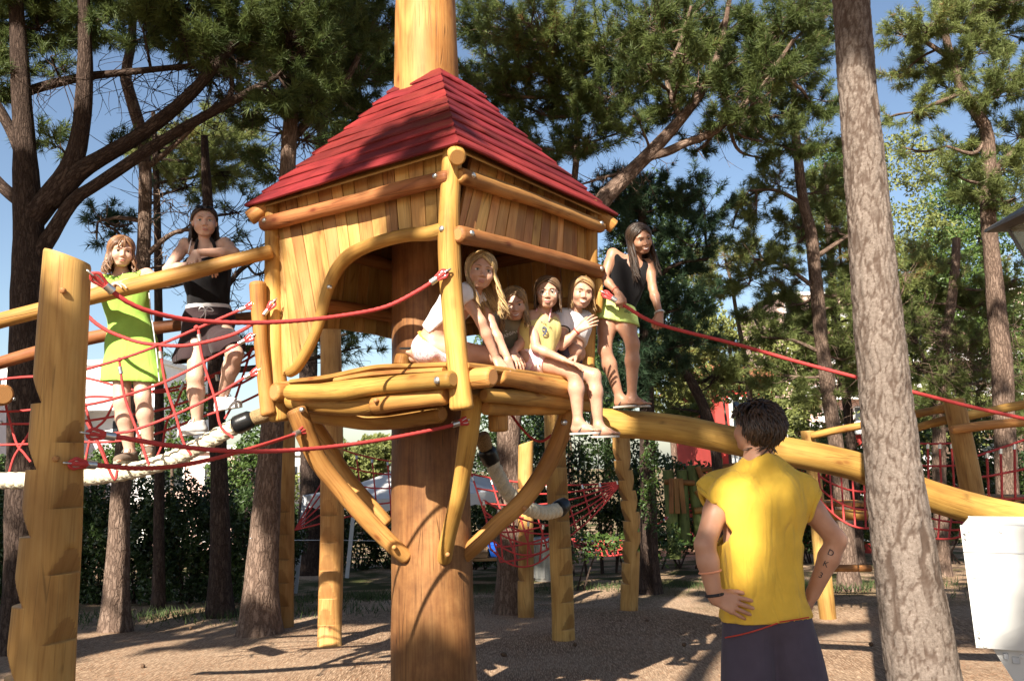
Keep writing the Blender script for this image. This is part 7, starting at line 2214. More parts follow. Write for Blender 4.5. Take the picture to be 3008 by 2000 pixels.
def pattern_fabric(name, cols, scale):
    m, nt, b = nodes(name)
    tc = N(nt, 'ShaderNodeTexCoord')
    nz = N(nt, 'ShaderNodeTexNoise', Scale=scale, Detail=2.0, Distortion=1.5); L(nt, tc.outputs['Object'], nz.inputs['Vector'])
    r = ramp(nt, [(0.30 + 0.11 * i, c) for i, c in enumerate(cols)]); r.color_ramp.interpolation = 'CONSTANT'
    L(nt, nz.outputs[0], r.inputs[0]); L(nt, r.outputs[0], b.inputs['Base Color']); b.inputs['Roughness'].default_value = .85
    return m
F_['floral'] = pattern_fabric('pink_blue_print', [(.70, .42, .42), (.72, .60, .62), (.62, .33, .36), (.35, .47, .55), (.72, .66, .68), (.66, .38, .40)], 22)
F_['pinkcheck'] = pattern_fabric('pink_white_print', [(.74, .40, .50), (.76, .56, .62), (.78, .70, .70), (.74, .42, .52)], 14)

def limb(a, b, c, r, k=0.02):
    """two tapered bones a-b-c; r = (ra, rb_in, rb_out, rc); a slight muscle belly on each"""
    a, b, c = [np.asarray(t, float) for t in (a, b, c)]
    m1, m2 = a * .6 + b * .4, b * .68 + c * .32
    return [cone(a, m1, r[0], (r[0] * .6 + r[1] * .4) * 1.02, k), cone(m1, b, (r[0] * .6 + r[1] * .4) * 1.02, r[1], k), cone(b, m2, r[1] * .98, r[2], k), cone(m2, c, r[2], r[3], k)]
def arm(sh, el, wr, s=1.0, k=.018): return limb(sh, el, wr, (.041 * s, .031 * s, .033 * s, .0225 * s), k)
def leg(hp, kn, an, s=1.0, k=.025):
    kn = np.asarray(kn, float)
    return limb(hp, kn, an, (.078 * s, .052 * s, .054 * s, .033 * s), k)
def torso(hips, waist, chest, neck, s=1.0, side=V3(1, 0, 0), w=1.0, deep=1.0, shoulders=None):
    """pelvis, waist, chest as wide rounded forms across side"""
    side = unit(side)
    out = []
    def slab(c, half, r, k=.04): return cone(c - side * half, c + side * half, r, r, k)
    H, W, C, Nk = [np.asarray(t, float) for t in (hips, waist, chest, neck)]
    out += [slab(H, .062 * s * w, .088 * s * deep), slab(W, .045 * s * w, .080 * s * deep, .05), slab((W + C) / 2, .052 * s * w, .083 * s * deep, .05), slab(C, .062 * s * w, .085 * s * deep, .05)]
    if shoulders is not None:
        for q in shoulders: out.append(cone(C * .45 + Nk * .55, np.asarray(q), .050 * s, .043 * s, .04))
    out.append(cone(C, Nk, .060 * s, .045 * s, .04))
    return out
def neck_to(head, Nk, s=1.0): return [cone(np.asarray(Nk), head.w(0, -.012, -.045), .044 * s, .040 * s, .02)]
def mid(a, b, t=.5): return np.asarray(a) * (1 - t) + np.asarray(b) * t
def ring_on(name, a, b, t, r, rt, mat, parent):
    """bracelet round a limb from a to b"""
    a, b = np.asarray(a, float), np.asarray(b, float); c = mid(a, b, t); ax = unit(b - a)
    e1 = unit(np.cross(ax, V3(.3, .2, 1))); e2 = np.cross(ax, e1)
    th = np.linspace(0, 2 * math.pi, 25)
    mb = MB(); add_tube(mb, c + r * (np.cos(th)[:, None] * e1 + np.sin(th)[:, None] * e2), rt, 8, (False, False)); return mb.build(name, mat, parent)
def person(label, foot_pt, group=None): return thing('person', label, 'person', foot_pt, group)
def body(prims, heads, hands, mat, parent, h=.0104): return skin_object('body', grow(prims, h, [hd.box() for hd in heads] + list(hands)), mat, parent)
def cloth(name, prims, mat, parent, planes=(), shell=.014, folds=(.0035, 34, 1), h=.0082, relax=1): return skin_object(name, grow(prims, h, extra=cuts(planes, shell, folds)), mat, parent, relax)
def fat(prims, d): return [(p[0], p[1], p[2], p[3] + d, p[4] + d, p[5]) if p[0] == 'c' else (p[0], p[1], p[2] + d, p[3], p[4], p[5]) for p in prims]
def text3d(body_, face_pt, right, up, size, mat, parent, name='print', depth=.0006, font_shear=0.0):
    cu = bpy.data.curves.new(name, 'FONT'); cu.body = body_; cu.size = size; cu.extrude = depth; cu.align_x = 'CENTER'; cu.align_y = 'CENTER'; cu.shear = font_shear
    tmp = bpy.data.objects.new(name, cu); me = bpy.data.meshes.new_from_object(tmp); me.name = name
    bpy.data.objects.remove(tmp); bpy.data.curves.remove(cu)
    o = bpy.data.objects.new(name, me); link(o, parent)
    r = unit(right); u = unit(np.asarray(up) - r * np.dot(up, r)); n = np.cross(r, u)
    Mx = Matrix(((r[0], u[0], n[0], 0), (r[1], u[1], n[1], 0), (r[2], u[2], n[2], 0), (0, 0, 0, 1)))
    p = np.asarray(face_pt) - parent_origin(parent)
    Mx.translation = p
    o.matrix_local = Mx
    me.materials.clear(); me.materials.append(mat)
    return o
WH = lambda: None

# --- 1: girl in the lime green dress, leaning on the rail
def girl_green():
    d = 5.52
    hd = Head(P(356, 742, d - .06), turned(33, -10, 1), .212, .25)
    Nk = P(358, 806, d); C = P(366, 858, d); W = P(380, 945, d + .02); H = P(388, 1008, d + .02)
    sR, sL = P(292, 822, d - .02), P(432, 806, d - .02)
    eR, wR = P(268, 872, d - .20), P(330, 842, d - .30)
    eL, wL = P(462, 822, d - .22), P(372, 828, d - .30)
    kR, aR = P(357, 1182, d - .05), P(382, 1330, d)
    kL, aL = P(420, 1170, d - .05), P(438, 1312, d)
    o = person('girl in a lime green dress leaning on the handrail', (P(400, 1360, d)[0], d, P(400, 1375, d)[2]))
    tor = torso(H, W, C, Nk, .98, shoulders=(sR, sL), w=1.05)
    hR, bR = hand(wR, P(352, 834, d - .33) - wR, V3(0, .3, -1), V3(.3, 1, 0), .86, (18, 25, 18))
    hL, bL = hand(wL, P(338, 832, d - .34) - wL, V3(0, .3, -1), V3(0, 1, 0.3), .86, (18, 25, 18))
    fR, atR = foot(aR, V3(-.35, -1, 0), .86); fL, atL = foot(aL, V3(.25, -1, 0), .86)
    pr = tor + arm(sR, eR, wR, .92) + arm(sL, eL, wL, .92) + leg(P(362, 1020, d), kR, aR, .93) + leg(P(416, 1020, d), kL, aL, .93) + hR + hL + neck_to(hd, Nk, .95) + hd.prims() + fR + fL
    body(pr, [hd], [bR, bL], SK_FAIR, o)
    hd.face(o, (.07, .05, .03), (.46, .17, .14), (.13, .065, .03))
    hair(hd, HR_RED, o, .165, 190, part=.006, open_angle=44, wave=.020, flare=.020, seed=3, fringe=10)
    # sleeveless A-line dress, open at the hem
    hem = P(386, 1124, d)
    skirt = [cone(mid(H, C, .2) - V3(.055, 0, 0), hem - V3(.095, 0, .03), .088, .108, .05), cone(mid(H, C, .2) + V3(.055, 0, 0), hem + V3(.115, 0, .03), .088, .108, .05), cone(mid(H, C, .2), hem, .095, .13, .05)]
    dr = fat(torso(H, W, C, mid(C, Nk, .75), .98, shoulders=(mid(C, sR, .86), mid(C, sL, .86)), w=1.05), .011) + skirt
    cloth('dress', dr, F_['green'], o, [(hem, V3(-.06, 0, -1)), (Nk + V3(0, -.02, .015), .062, 'ball'), (sR + V3(-.02, -.01, -.02), .058, 'ball'), (sL + V3(.02, -.01, -.02), .058, 'ball')], .016, (.004, 22, 4))
    # white piping down the side of the dress
    s_ = [P(438, 860, d - .135), P(444, 920, d - .145), P(455, 1000, d - .15), P(462, 1060, d - .15), P(468, 1120, d - .15)]
    mb = MB(); add_tube(mb, resample(np.array(s_), 20), .0035, 6); mb.build('piping', F_['white'], o)
    M['shoe_brown'] = fabric('grey_brown_shoe', (.16, .115, .085)); M['shoe_sole'] = plain('shoe_sole', (.30, .27, .22), .8)
    trainer(aR, V3(-.35, -1, 0), [M['shoe_brown'], M['shoe_sole'], F_['grey']], o, .84); trainer(aL, V3(.3, -1, 0), [M['shoe_brown'], M['shoe_sole'], F_['grey']], o, .84)
girl_green()

# --- 2: girl in black top and skirt, forearms on the rail, one foot raised
def girl_black():
    d = 5.66
    hd = Head(P(601, 655, d - .04), turned(21, -7, -2), .218, .05)
    Nk = P(601, 722, d); C = P(606, 790, d + .02); W = P(612, 882, d + .03); H = P(612, 940, d + .03)
    sR, sL = P(545, 718, d), P(662, 716, d)
    eR, wR = P(492, 792, d - .14), P(588, 775, d - .36)
    eL, wL = P(690, 742, d - .20), P(576, 742, d - .36)
    kR, aR = P(574, 1108, d - .12), P(580, 1240, d - .06)
    kL, aL = P(690, 1040, d - .26), P(654, 1166, d - .08)
    o = person('girl in a black top and dark skirt with sunglasses on her head', (P(600, 1290, d)[0], d, P(600, 1290, d)[2]))
    tor = torso(H, W, C, Nk, 1.03, shoulders=(sR, sL), w=1.05)
    hL, bL = hand(wL, P(558, 776, d - .40) - wL, V3(.1, .6, -.5), V3(1, .2, 0), .92, (14, 20, 14))
    hR, bR = hand(wR, P(622, 786, d - .40) - wR, V3(0, .5, -1), V3(.2, .8, .6), .92, (30, 30, 20))
    pr = tor + arm(sR, eR, wR, 1.0) + arm(sL, eL, wL, 1.0) + leg(P(586, 952, d), kR, aR, 1.0) + leg(P(640, 950, d), kL, aL, 1.0) + hL + hR + neck_to(hd, Nk, 1.0) + hd.prims()
    body(pr, [hd], [bL, bR], SK_FAIR, o)
    hd.face(o, (.16, .19, .20), (.44, .16, .14), (.20, .12, .06))
    hair(hd, HR_DARK, o, .15, 170, part=.004, open_angle=78, wave=.012, flare=.012, seed=5, thick=.9)
    # sunglasses pushed up into the hair
    mb = MB()
    for q in (-1, 1):
        th = np.linspace(0, 2 * math.pi, 20, endpoint=False)
        ringp = [hd.w(q * .030 + .024 * math.cos(t), .064 - .012 * math.sin(t) - .006 * abs(math.cos(t)), .094 + .013 * math.sin(t)) for t in th]
        prism(mb, ringp, hd.B @ V3(0, .73, .68), .004)
        add_tube(mb, resample(np.array([hd.w(q * .054, .056, .092), hd.w(q * .076, .02, .070), hd.w(q * .081, -.01, .040)]), 8), .003, 6)
    add_tube(mb, [hd.w(-.010, .072, .092), hd.w(.010, .072, .092)], .003, 6)
    mb.build('sunglasses', plain('dark_lens', (.015, .015, .018), .06, spec=.8), o, smooth=False)
    tp = fat(torso(H, W, C, mid(C, Nk, .35), 1.03, w=1.05), .010)
    cloth('top', tp, F_['black'], o, [(P(612, 905, d), V3(0, 0, -1)), (Nk + V3(0, -.05, -.05), .052, 'ball')], None, (.003, 28, 3))
    for q in (-1, 1):
        mb = MB(); add_tube(mb, resample(np.array([P(605 + q * 40, 772, d - .082), P(604 + q * 31, 738, d - .080), P(602 + q * 24, 712, d - .050), P(601 + q * 17, 700, d - .01)]), 12), .011, 8); mb.build('strap', F_['black'], o)
    for x0, y0, x1, y1 in ((563, 700, 553, 745),):
        mb = MB(); add_tube(mb, [P(x0, y0, d - .05), P(x1, y1, d - .085)], .0045, 6); mb.build('strap', F_['white'], o)
    # waistband, bow and skirt spread over the raised thigh
    band = fat(torso(H, W, C, Nk, 1.03, w=1.06), .018)
    cloth('waistband', band, F_['white'], o, [(P(612, 894, d), V3(0, 0, 1)), (P(612, 916, d), V3(0, 0, -1))], None, (.001, 20, 1))
    mb = MB()
    f = P(604, 908, d - .145)
    for pts in (((0, 0), (-12, -8), (-20, 4), (-2, 2)), ((0, 0), (10, -6), (24, 6), (2, 4)), ((0, 0), (-6, 14), (-16, 26)), ((0, 0), (0, 18), (-4, 34))):
        add_tube(mb, resample(np.array([P(604 + x, 908 + y, d - .15) for x, y in pts]), 12), .0035, 6)
    mb.build('drawstring', F_['white'], o)
    sk = fat(torso(H, W, C, Nk, 1.03, w=1.06), .016)[:2] + [cone(H, P(560, 1060, d - .06), .10, .085, .06), cone(H + V3(-.05, 0, 0), P(530, 1052, d), .08, .055, .06), cone(H + V3(.05, 0, 0), P(664, 1022, d - .17), .095, .085, .06), cone(H, P(610, 1060, d - .04), .10, .07, .06), cone(P(664, 1010, d - .17), P(690, 1022, d - .2), .085, .07, .05)]
    e1, e2 = P(500, 1066, d), P(640, 1048, d); 
    cloth('skirt', sk, F_['plum'], o, [(P(612, 905, d), V3(0, 0, 1)), (P(570, 1062, d), V3(0.10, 0, -1))], .016, (.005, 18, 9))
    M['shoe_white'] = fabric('white_trainer', (.66, .64, .62)); M['sole_w'] = plain('white_sole', (.60, .58, .55), .7)
    trainer(aR + V3(0, 0, -.005), V3(-.75, -.75, 0), [M['shoe_white'], M['sole_w'], F_['white']], o, .95, (-.15, 0, 1)); trainer(aL + V3(0, 0, -.01), V3(.95, -.35, .12), [M['shoe_white'], M['sole_w'], F_['white']], o, .95, (-.1, 0, 1))
girl_black()

# --- 3: blond girl in a white T-shirt kneeling at the front corner
def girl_front():
    d = 4.80
    hd = Head(P(1412, 798, d - .05), turned(11, -11, 9), .222, .1)
    H = P(1262, 1022, d + .16); W = P(1290, 975, d + .14); C = P(1348, 885, d + .06); Nk = P(1392, 852, d + .0)
    sN, sF = P(1366, 868, d - .06), P(1420, 880, d + .12)
    eN, wN = P(1413, 945, d - .08), P(1458, 1054, d - .02)
    eF, wF = P(1446, 962, d + .06), P(1493, 1056, d + .02)
    kN, aN = P(1448, 1046, d + .08), P(1240, 1056, d + .12)
    kF, aF = P(1440, 1040, d + .26), P(1215, 1052, d + .30)
    o = person('long haired girl in patterned shorts kneeling behind the front post', (H[0], H[1], ZP))
    sd = unit(np.cross(C - H, V3(.75, -.35, .6)))
    sd = unit(V3(.35, .9, .15))
    tor = torso(H, W, C, Nk, .95, side=sd, w=.95, shoulders=(sN, sF))
    hN, bN = hand(wN, P(1483, 1092, d - .05) - wN, V3(-.3, .8, -.3), V3(.8, .3, .3), .90, (10, 14, 10), 5)
    hF, bF = hand(wF, P(1502, 1110, d - .02) - wF, V3(-.5, .8, 0), V3(-.8, -.4, .2), .90, (8, 12, 10), 6)
    pr = tor + arm(sN, eN, wN, .95) + arm(sF, eF, wF, .95) + leg(H + V3(.04, -.08, -.01), kN, aN, .92) + leg(H + V3(.04, .08, -.01), kF, aF, .92) + hN + hF + neck_to(hd, Nk) + hd.prims()
    fN, at = foot(aN, V3(-1, 0, 0), .85, V3(0, .1, -1)); pr += [p for p in fN[:4]]
    body(pr, [hd], [bN, bF], SK_TAN, o)
    hd.face(o, (.09, .10, .09), (.45, .17, .14), (.16, .09, .04))
    hair(hd, HR_BLOND, o, .25, 200, part=-.014, open_angle=46, wave=.020, flare=.012, seed=11, drop=V3(.22, .0, -1))
    cl = unit(C - H)
    tee = fat(torso(H, W, C, mid(C, Nk, .8), .95, side=sd, w=.95, shoulders=(sN, sF)), .013) + [cone(sN, mid(sN, eN, .32), .058, .056, .03), cone(sF, mid(sF, eF, .32), .056, .055, .03)]
    cloth('t_shirt', tee, F_['white'], o, [(mid(H, C, .30), -cl), (Nk + V3(.02, -.01, .03), .055, 'ball'), (mid(sN, eN, .30), unit(eN - sN))], None, (.005, 26, 7))
    sh = fat(torso(H, W, C, Nk, .95, side=sd, w=.97)[:2], .012) + [cone(H + V3(.04, -.08, -.01), mid(H + V3(.04, -.08, 0), kN, .42), .094, .082, .03), cone(H + V3(.04, .08, -.01), mid(H + V3(.04, .08, 0), kF, .42), .094, .082, .03)]
    cloth('shorts', sh, F_['floral'], o, [(mid(H, C, .17), cl), (mid(H, kN, .44), unit(kN - H))], None, (.006, 24, 5))
    bd = fat(torso(H, W, C, Nk, .95, side=sd, w=.97)[:2], .015)
    cloth('waistband', bd, plain('orange_band', (.70, .33, .08), .7), o, [(mid(H, C, .185), cl), (mid(H, C, .155), -cl)], None, None)
    flip_flop(at, V3(0, .1, -1), M['black'], M['black'], o, .85)
girl_front()

# --- 4: girl in the grey top
def girl_grey():
    d = 5.24
    hd = Head(P(1511, 894, d - .05), turned(2, -20, -6), .208, .9)
    H = P(1468, 1046, d + .26); W = P(1474, 1006, d + .22); C = P(1482, 952, d + .10); Nk = P(1496, 928, d + .04)
    sR, sL = P(1448, 938, d + .08), P(1536, 942, d + .08)
    eR, wR = P(1446, 1008, d + .02), P(1494, 1042, d - .08)
    eL, wL = P(1534, 1002, d + .02), P(1506, 1036, d - .10)
    o = person('smiling girl in a grey printed top beside the blond girl', (H[0], H[1], ZP))
    tor = torso(H, W, C, Nk, .9, shoulders=(sR, sL), w=.95)
    hL, bL = hand(wL, P(1528, 1062, d - .13) - wL, V3(0, .5, -1), V3(-1, .3, .2), .84, (18, 26, 18), 9)
    hR, bR = hand(wR, P(1505, 1064, d - .10) - wR, V3(0, .5, -1), V3(1, .3, .2), .84, (18, 26, 18), 9)
    kR, aR = P(1440, 1046, d - .05), P(1460, 1062, d + .30)
    kL, aL = P(1545, 1050, d + .0), P(1500, 1066, d + .32)
    pr = tor + arm(sR, eR, wR, .88) + arm(sL, eL, wL, .88) + leg(H + V3(-.06, 0, 0), kR, aR, .82) + leg(H + V3(.06, 0, 0), kL, aL, .82) + hL + hR + neck_to(hd, Nk, .9) + hd.prims()
    body(pr, [hd], [bL, bR], SK_TAN, o)
    hd.face(o, (.06, .04, .02), (.42, .14, .12), (.12, .065, .03))
    hair(hd, HR_LIGHT, o, .17, 160, part=.008, open_angle=46, wave=.014, flare=.012, seed=21)
    tp = fat(torso(H, W, C, mid(C, Nk, .85), .9, w=.95, shoulders=(mid(C, sR, .7), mid(C, sL, .7))), .011)
    cloth('top', tp, F_['grey'], o, [(Nk + V3(0, -.02, .02), .05, 'ball'), (mid(H, W, -.1), V3(0, 0, -1))], None, (.004, 26, 8))
    F_['white_print'] = plain('white_print', (.72, .70, .66), .7); F_['pink_print'] = plain('pink_print', (.62, .25, .27), .7)
    # printed letters and pink heart on the chest
    base = mid(W, C, .75) + V3(.035, -.104, -.005)
    rt = unit(V3(1, -.05, .45)); upv = unit(V3(-.35, -.25, .9))
    text3d('.da', base + upv * .030 + rt * .012, rt, upv, .040, F_['white_print'], o)
    text3d('LIIIT', base - upv * .004, rt, upv, .040, F_['white_print'], o)
    text3d('ANIAT', base - upv * .042 - rt * .006, rt, upv, .034, F_['white_print'], o)
    mb = MB(); hp = base + upv * .02 - rt * .055
    t = np.linspace(0, 2 * math.pi, 24, endpoint=False)
    prism(mb, [hp + rt * .022 * (np.sin(a) ** 3) + upv * .0016 * (13 * np.cos(a) - 5 * np.cos(2 * a) - 2 * np.cos(3 * a)) for a in t], np.cross(rt, upv), .002); mb.build('heart_print', F_['pink_print'], o, smooth=False)
girl_grey()

# --- 5: girl with glasses, pale yellow top, legs hanging over the edge
def girl_glasses():
    d = 5.28
    hd = Head(P(1608, 862, d - .03), turned(-2, -9, 2), .208, .2)
    Nk = P(1597, 912, d + .02); C = P(1588, 960, d + .04); W = P(1575, 1020, d + .05); H = P(1566, 1056, d + .06)
    sR, sL = P(1562, 930, d - .02), P(1626, 938, d + .10)
    eR, wR = P(1574, 1022, d - .10), P(1655, 1056, d - .14)
    eL, wL = P(1634, 1014, d + .12), P(1600, 1042, d + .02)
    kR, aR = P(1690, 1096, d - .06), P(1698, 1240, d - .05)
    kL, aL = P(1744, 1104, d + .06), P(1758, 1250, d + .06)
    o = person('girl with glasses in a pale yellow top, bare legs hanging over the platform edge', (H[0], H[1], ZP))
    sd = unit(V3(.45, .85, 0))
    tor = torso(H, W, C, Nk, .9, side=unit(V3(.8, .6, 0)), w=.9, shoulders=(sR, sL))
    hR, bR = hand(wR, P(1700, 1076, d - .14) - wR, V3(0, .1, -1), V3(.2, 1, .1), .84, (6, 10, 8), 4)
    hL, bL = hand(wL, P(1580, 1052, d - .04) - wL, V3(0, .3, -1), V3(0, -.6, .6), .84, (14, 20, 14), 6)
    fR, atR = foot(aR, V3(.90, -.42, -.06), .88); fL, atL = foot(aL, V3(.82, -.5, -.22), .88)
    pr = tor + arm(sR, eR, wR, .90) + arm(sL, eL, wL, .88) + leg(H + V3(.01, -.05, .0), kR, aR, .88) + leg(H + V3(.04, .07, .0), kL, aL, .88) + hR + hL + neck_to(hd, Nk, .9) + hd.prims() + fR + fL
    def fb(at): 
        p = np.array([at(-.06, -.04, -.08), at(.17, .05, .03), at(-.06, .05, -.08), at(.17, -.05, .03)]); return (p.min(0) - .01, p.max(0) + .01, .0042)
    body(pr, [hd], [bR, bL, fb(atR)], SK_TAN, o)
    hd.face(o, (.08, .06, .035), (.42, .16, .14), (.10, .055, .028))
    hair(hd, HR_BROWN, o, .125, 150, part=.0, open_angle=64, wave=.008, flare=.006, seed=31)
    # thin rimmed glasses
    mb = MB()
    for q in (-1, 1):
        th = np.linspace(0, 2 * math.pi, 22)
        add_tube(mb, [hd.w(q * .033 + .022 * math.cos(t), .099 - .004 * abs(math.cos(t)), .003 + .0145 * math.sin(t)) for t in th], .0011, 5, (False, False))
        add_tube(mb, [hd.w(q * .055, .094, .006), hd.w(q * .073, .05, .008), hd.w(q * .078, 0, .006)], .0011, 5)
    add_tube(mb, [hd.w(-.011, .099, .005), hd.w(0, .102, .008), hd.w(.011, .099, .005)], .0011, 5)
    mb.build('glasses', M['metal'], o)
    tp = fat(torso(H, W, C, mid(C, Nk, .45), .9, side=unit(V3(.8, .6, 0)), w=.9), .012) + [cone(W, H + V3(-.02, 0, .02), .092, .10, .04)]
    cloth('top', tp, F_['yellow'], o, [(mid(H, W, .0) + V3(0, 0, -.005), V3(0, 0, -1)), (Nk + V3(.02, -.02, .0), .055, 'ball'), (sR + V3(0, -.02, .01), .05, 'ball')], None, (.005, 24, 2))
    for s0, c0 in ((V3(-.045, -.03, 0), V3(-.05, -.075, .02)), (V3(.045, -.03, .0), V3(.05, -.08, .02))):
        mb = MB(); add_tube(mb, resample(np.array([Nk + s0 + V3(0, .05, .01), Nk + s0 + V3(0, -.02, .0), C + c0]), 9), .0042, 6); mb.build('strap', plain('pink_strap', (.66, .33, .38), .7), o)
    F_['navy_print'] = plain('navy_print', (.05, .07, .14), .7)
    fp_ = mid(W, C, .62) + V3(.03, -.108, .0); rt = unit(V3(1, .1, -.05)); uv_ = unit(V3(.12, -.15, 1))
    text3d('9', fp_, rt, uv_, .085, F_['navy_print'], o)
    text3d('NE-R', fp_ + uv_ * .062, rt, uv_, .026, F_['navy_print'], o)
    sh = [cone(H + V3(.01, -.05, 0), mid(H + V3(.01, -.05, 0), kR, .36), .092, .076, .03), cone(H + V3(.04, .07, 0), mid(H + V3(.04, .07, 0), kL, .36), .090, .076, .03)] + fat(torso(H, W, C, Nk, .9, side=unit(V3(.8, .6, 0)), w=.9)[:1], .012)
    cloth('shorts', sh, F_['pinkcheck'], o, [(mid(H, kR, .38), unit(kR - H)), (mid(H, W, .75), V3(0, 0, 1))], None, (.003, 24, 5))
    flip_flop(atR, V3(0, 0, 1), M['ff_white'], M['ff_strap'], o, .88); flip_flop(atL, V3(0, 0, 1), M['ff_white'], M['ff_strap'], o, .88)
M['ff_white'] = plain('white_foam_sole', (.42, .39, .35), .7, noise=.06); M['ff_strap'] = plain('dark_strap', (.05, .042, .045), .5)
girl_glasses()

# --- 6: girl in the white ringer T-shirt holding the corner post
def girl_ringer():
    d = 5.52
    hd = Head(P(1708, 862, d - .03), turned(8, -11, 8), .212, .85)
    Nk = P(1687, 914, d + .03); C = P(1676, 962, d + .06); W = P(1664, 1016, d + .10); H = P(1652, 1056, d + .14)
    sR, sL = P(1648, 934, d + .0), P(1716, 936, d + .10)
    eR, wR = P(1650, 1016, d - .10), P(1700, 968, d - .12)
    eL, wL = P(1700, 1010, d + .10), P(1690, 1040, d + .0)
    kR, aR = P(1690, 1030, d - .0), P(1680, 1070, d + .30)
    o = person('smiling girl in a white T-shirt with dark hems hugging the right corner post', (H[0], H[1], ZP))
    sdv = unit(V3(.85, .5, 0))
    tor = torso(H, W, C, Nk, .92, side=sdv, w=.92, shoulders=(sR, sL))
    hR, bR = hand(wR, P(1728, 950, d - .14) - wR, V3(.3, .9, -.1), V3(-.3, 0, 1), .86, (8, 22, 16), 7)
    hL, bL = hand(wL, P(1672, 1052, d - .03) - wL, V3(0, .3, -1), V3(0, -1, .3), .86, (14, 20, 14), 6)
    pr = tor + arm(sR, eR, wR, .92) + arm(sL, eL, wL, .9) + leg(H + V3(-.03, -.05, 0), kR, aR, .85) + leg(H + V3(.05, .06, 0), kR + V3(.03, .14, 0), aR + V3(.05, .1, 0), .85) + hR + hL + neck_to(hd, Nk, .92) + hd.prims()
    body(pr, [hd], [bR, bL], SK_TAN, o)
    hd.face(o, (.06, .04, .02), (.45, .17, .14), (.12, .065, .03), .6)
    hair(hd, HR_LIGHT, o, .12, 160, part=-.012, open_angle=60, wave=.010, flare=.006, seed=41, thick=.9)
    tee = fat(torso(H, W, C, mid(C, Nk, .8), .92, side=sdv, w=.92, shoulders=(sR, sL)), .012) + [cone(sR, mid(sR, eR, .50), .056, .056, .03), cone(sL, mid(sL, eL, .45), .054, .053, .03)]
    cloth('t_shirt', tee, F_['white'], o, [(Nk + V3(.03, -.03, .03), .056, 'ball'), (mid(sR, eR, .47), unit(eR - sR)), (mid(H, W, .2), V3(0, 0, -1))], None, (.004, 26, 12))
    ring_on('sleeve_hem', sR, eR, .46, .0555, .0045, F_['black'], o)
    th = np.linspace(0, 2 * math.pi, 30)
    e1, e2 = unit(V3(.9, .3, -.25)), unit(V3(-.1, -.75, -.55))
    mb = MB(); add_tube(mb, [Nk + V3(.004, -.006, -.004) + .052 * (math.cos(t) * e1 + math.sin(t) * e2) for t in th], .0042, 6, (False, False)); mb.build('collar', F_['black'], o)
    ring_on('bracelet', eR, wR, .88, .0245, .0042, F_['redband'], o)
    shp = [cone(H + V3(-.03, -.05, 0), mid(H + V3(-.03, -.05, 0), kR, .5), .086, .076, .03)] + fat(torso(H, W, C, Nk, .92, side=sdv)[:1], .010)
    cloth('shorts', shp, F_['navy'], o, [(mid(H, W, .9), V3(0, 0, 1))], None, None)
girl_ringer()

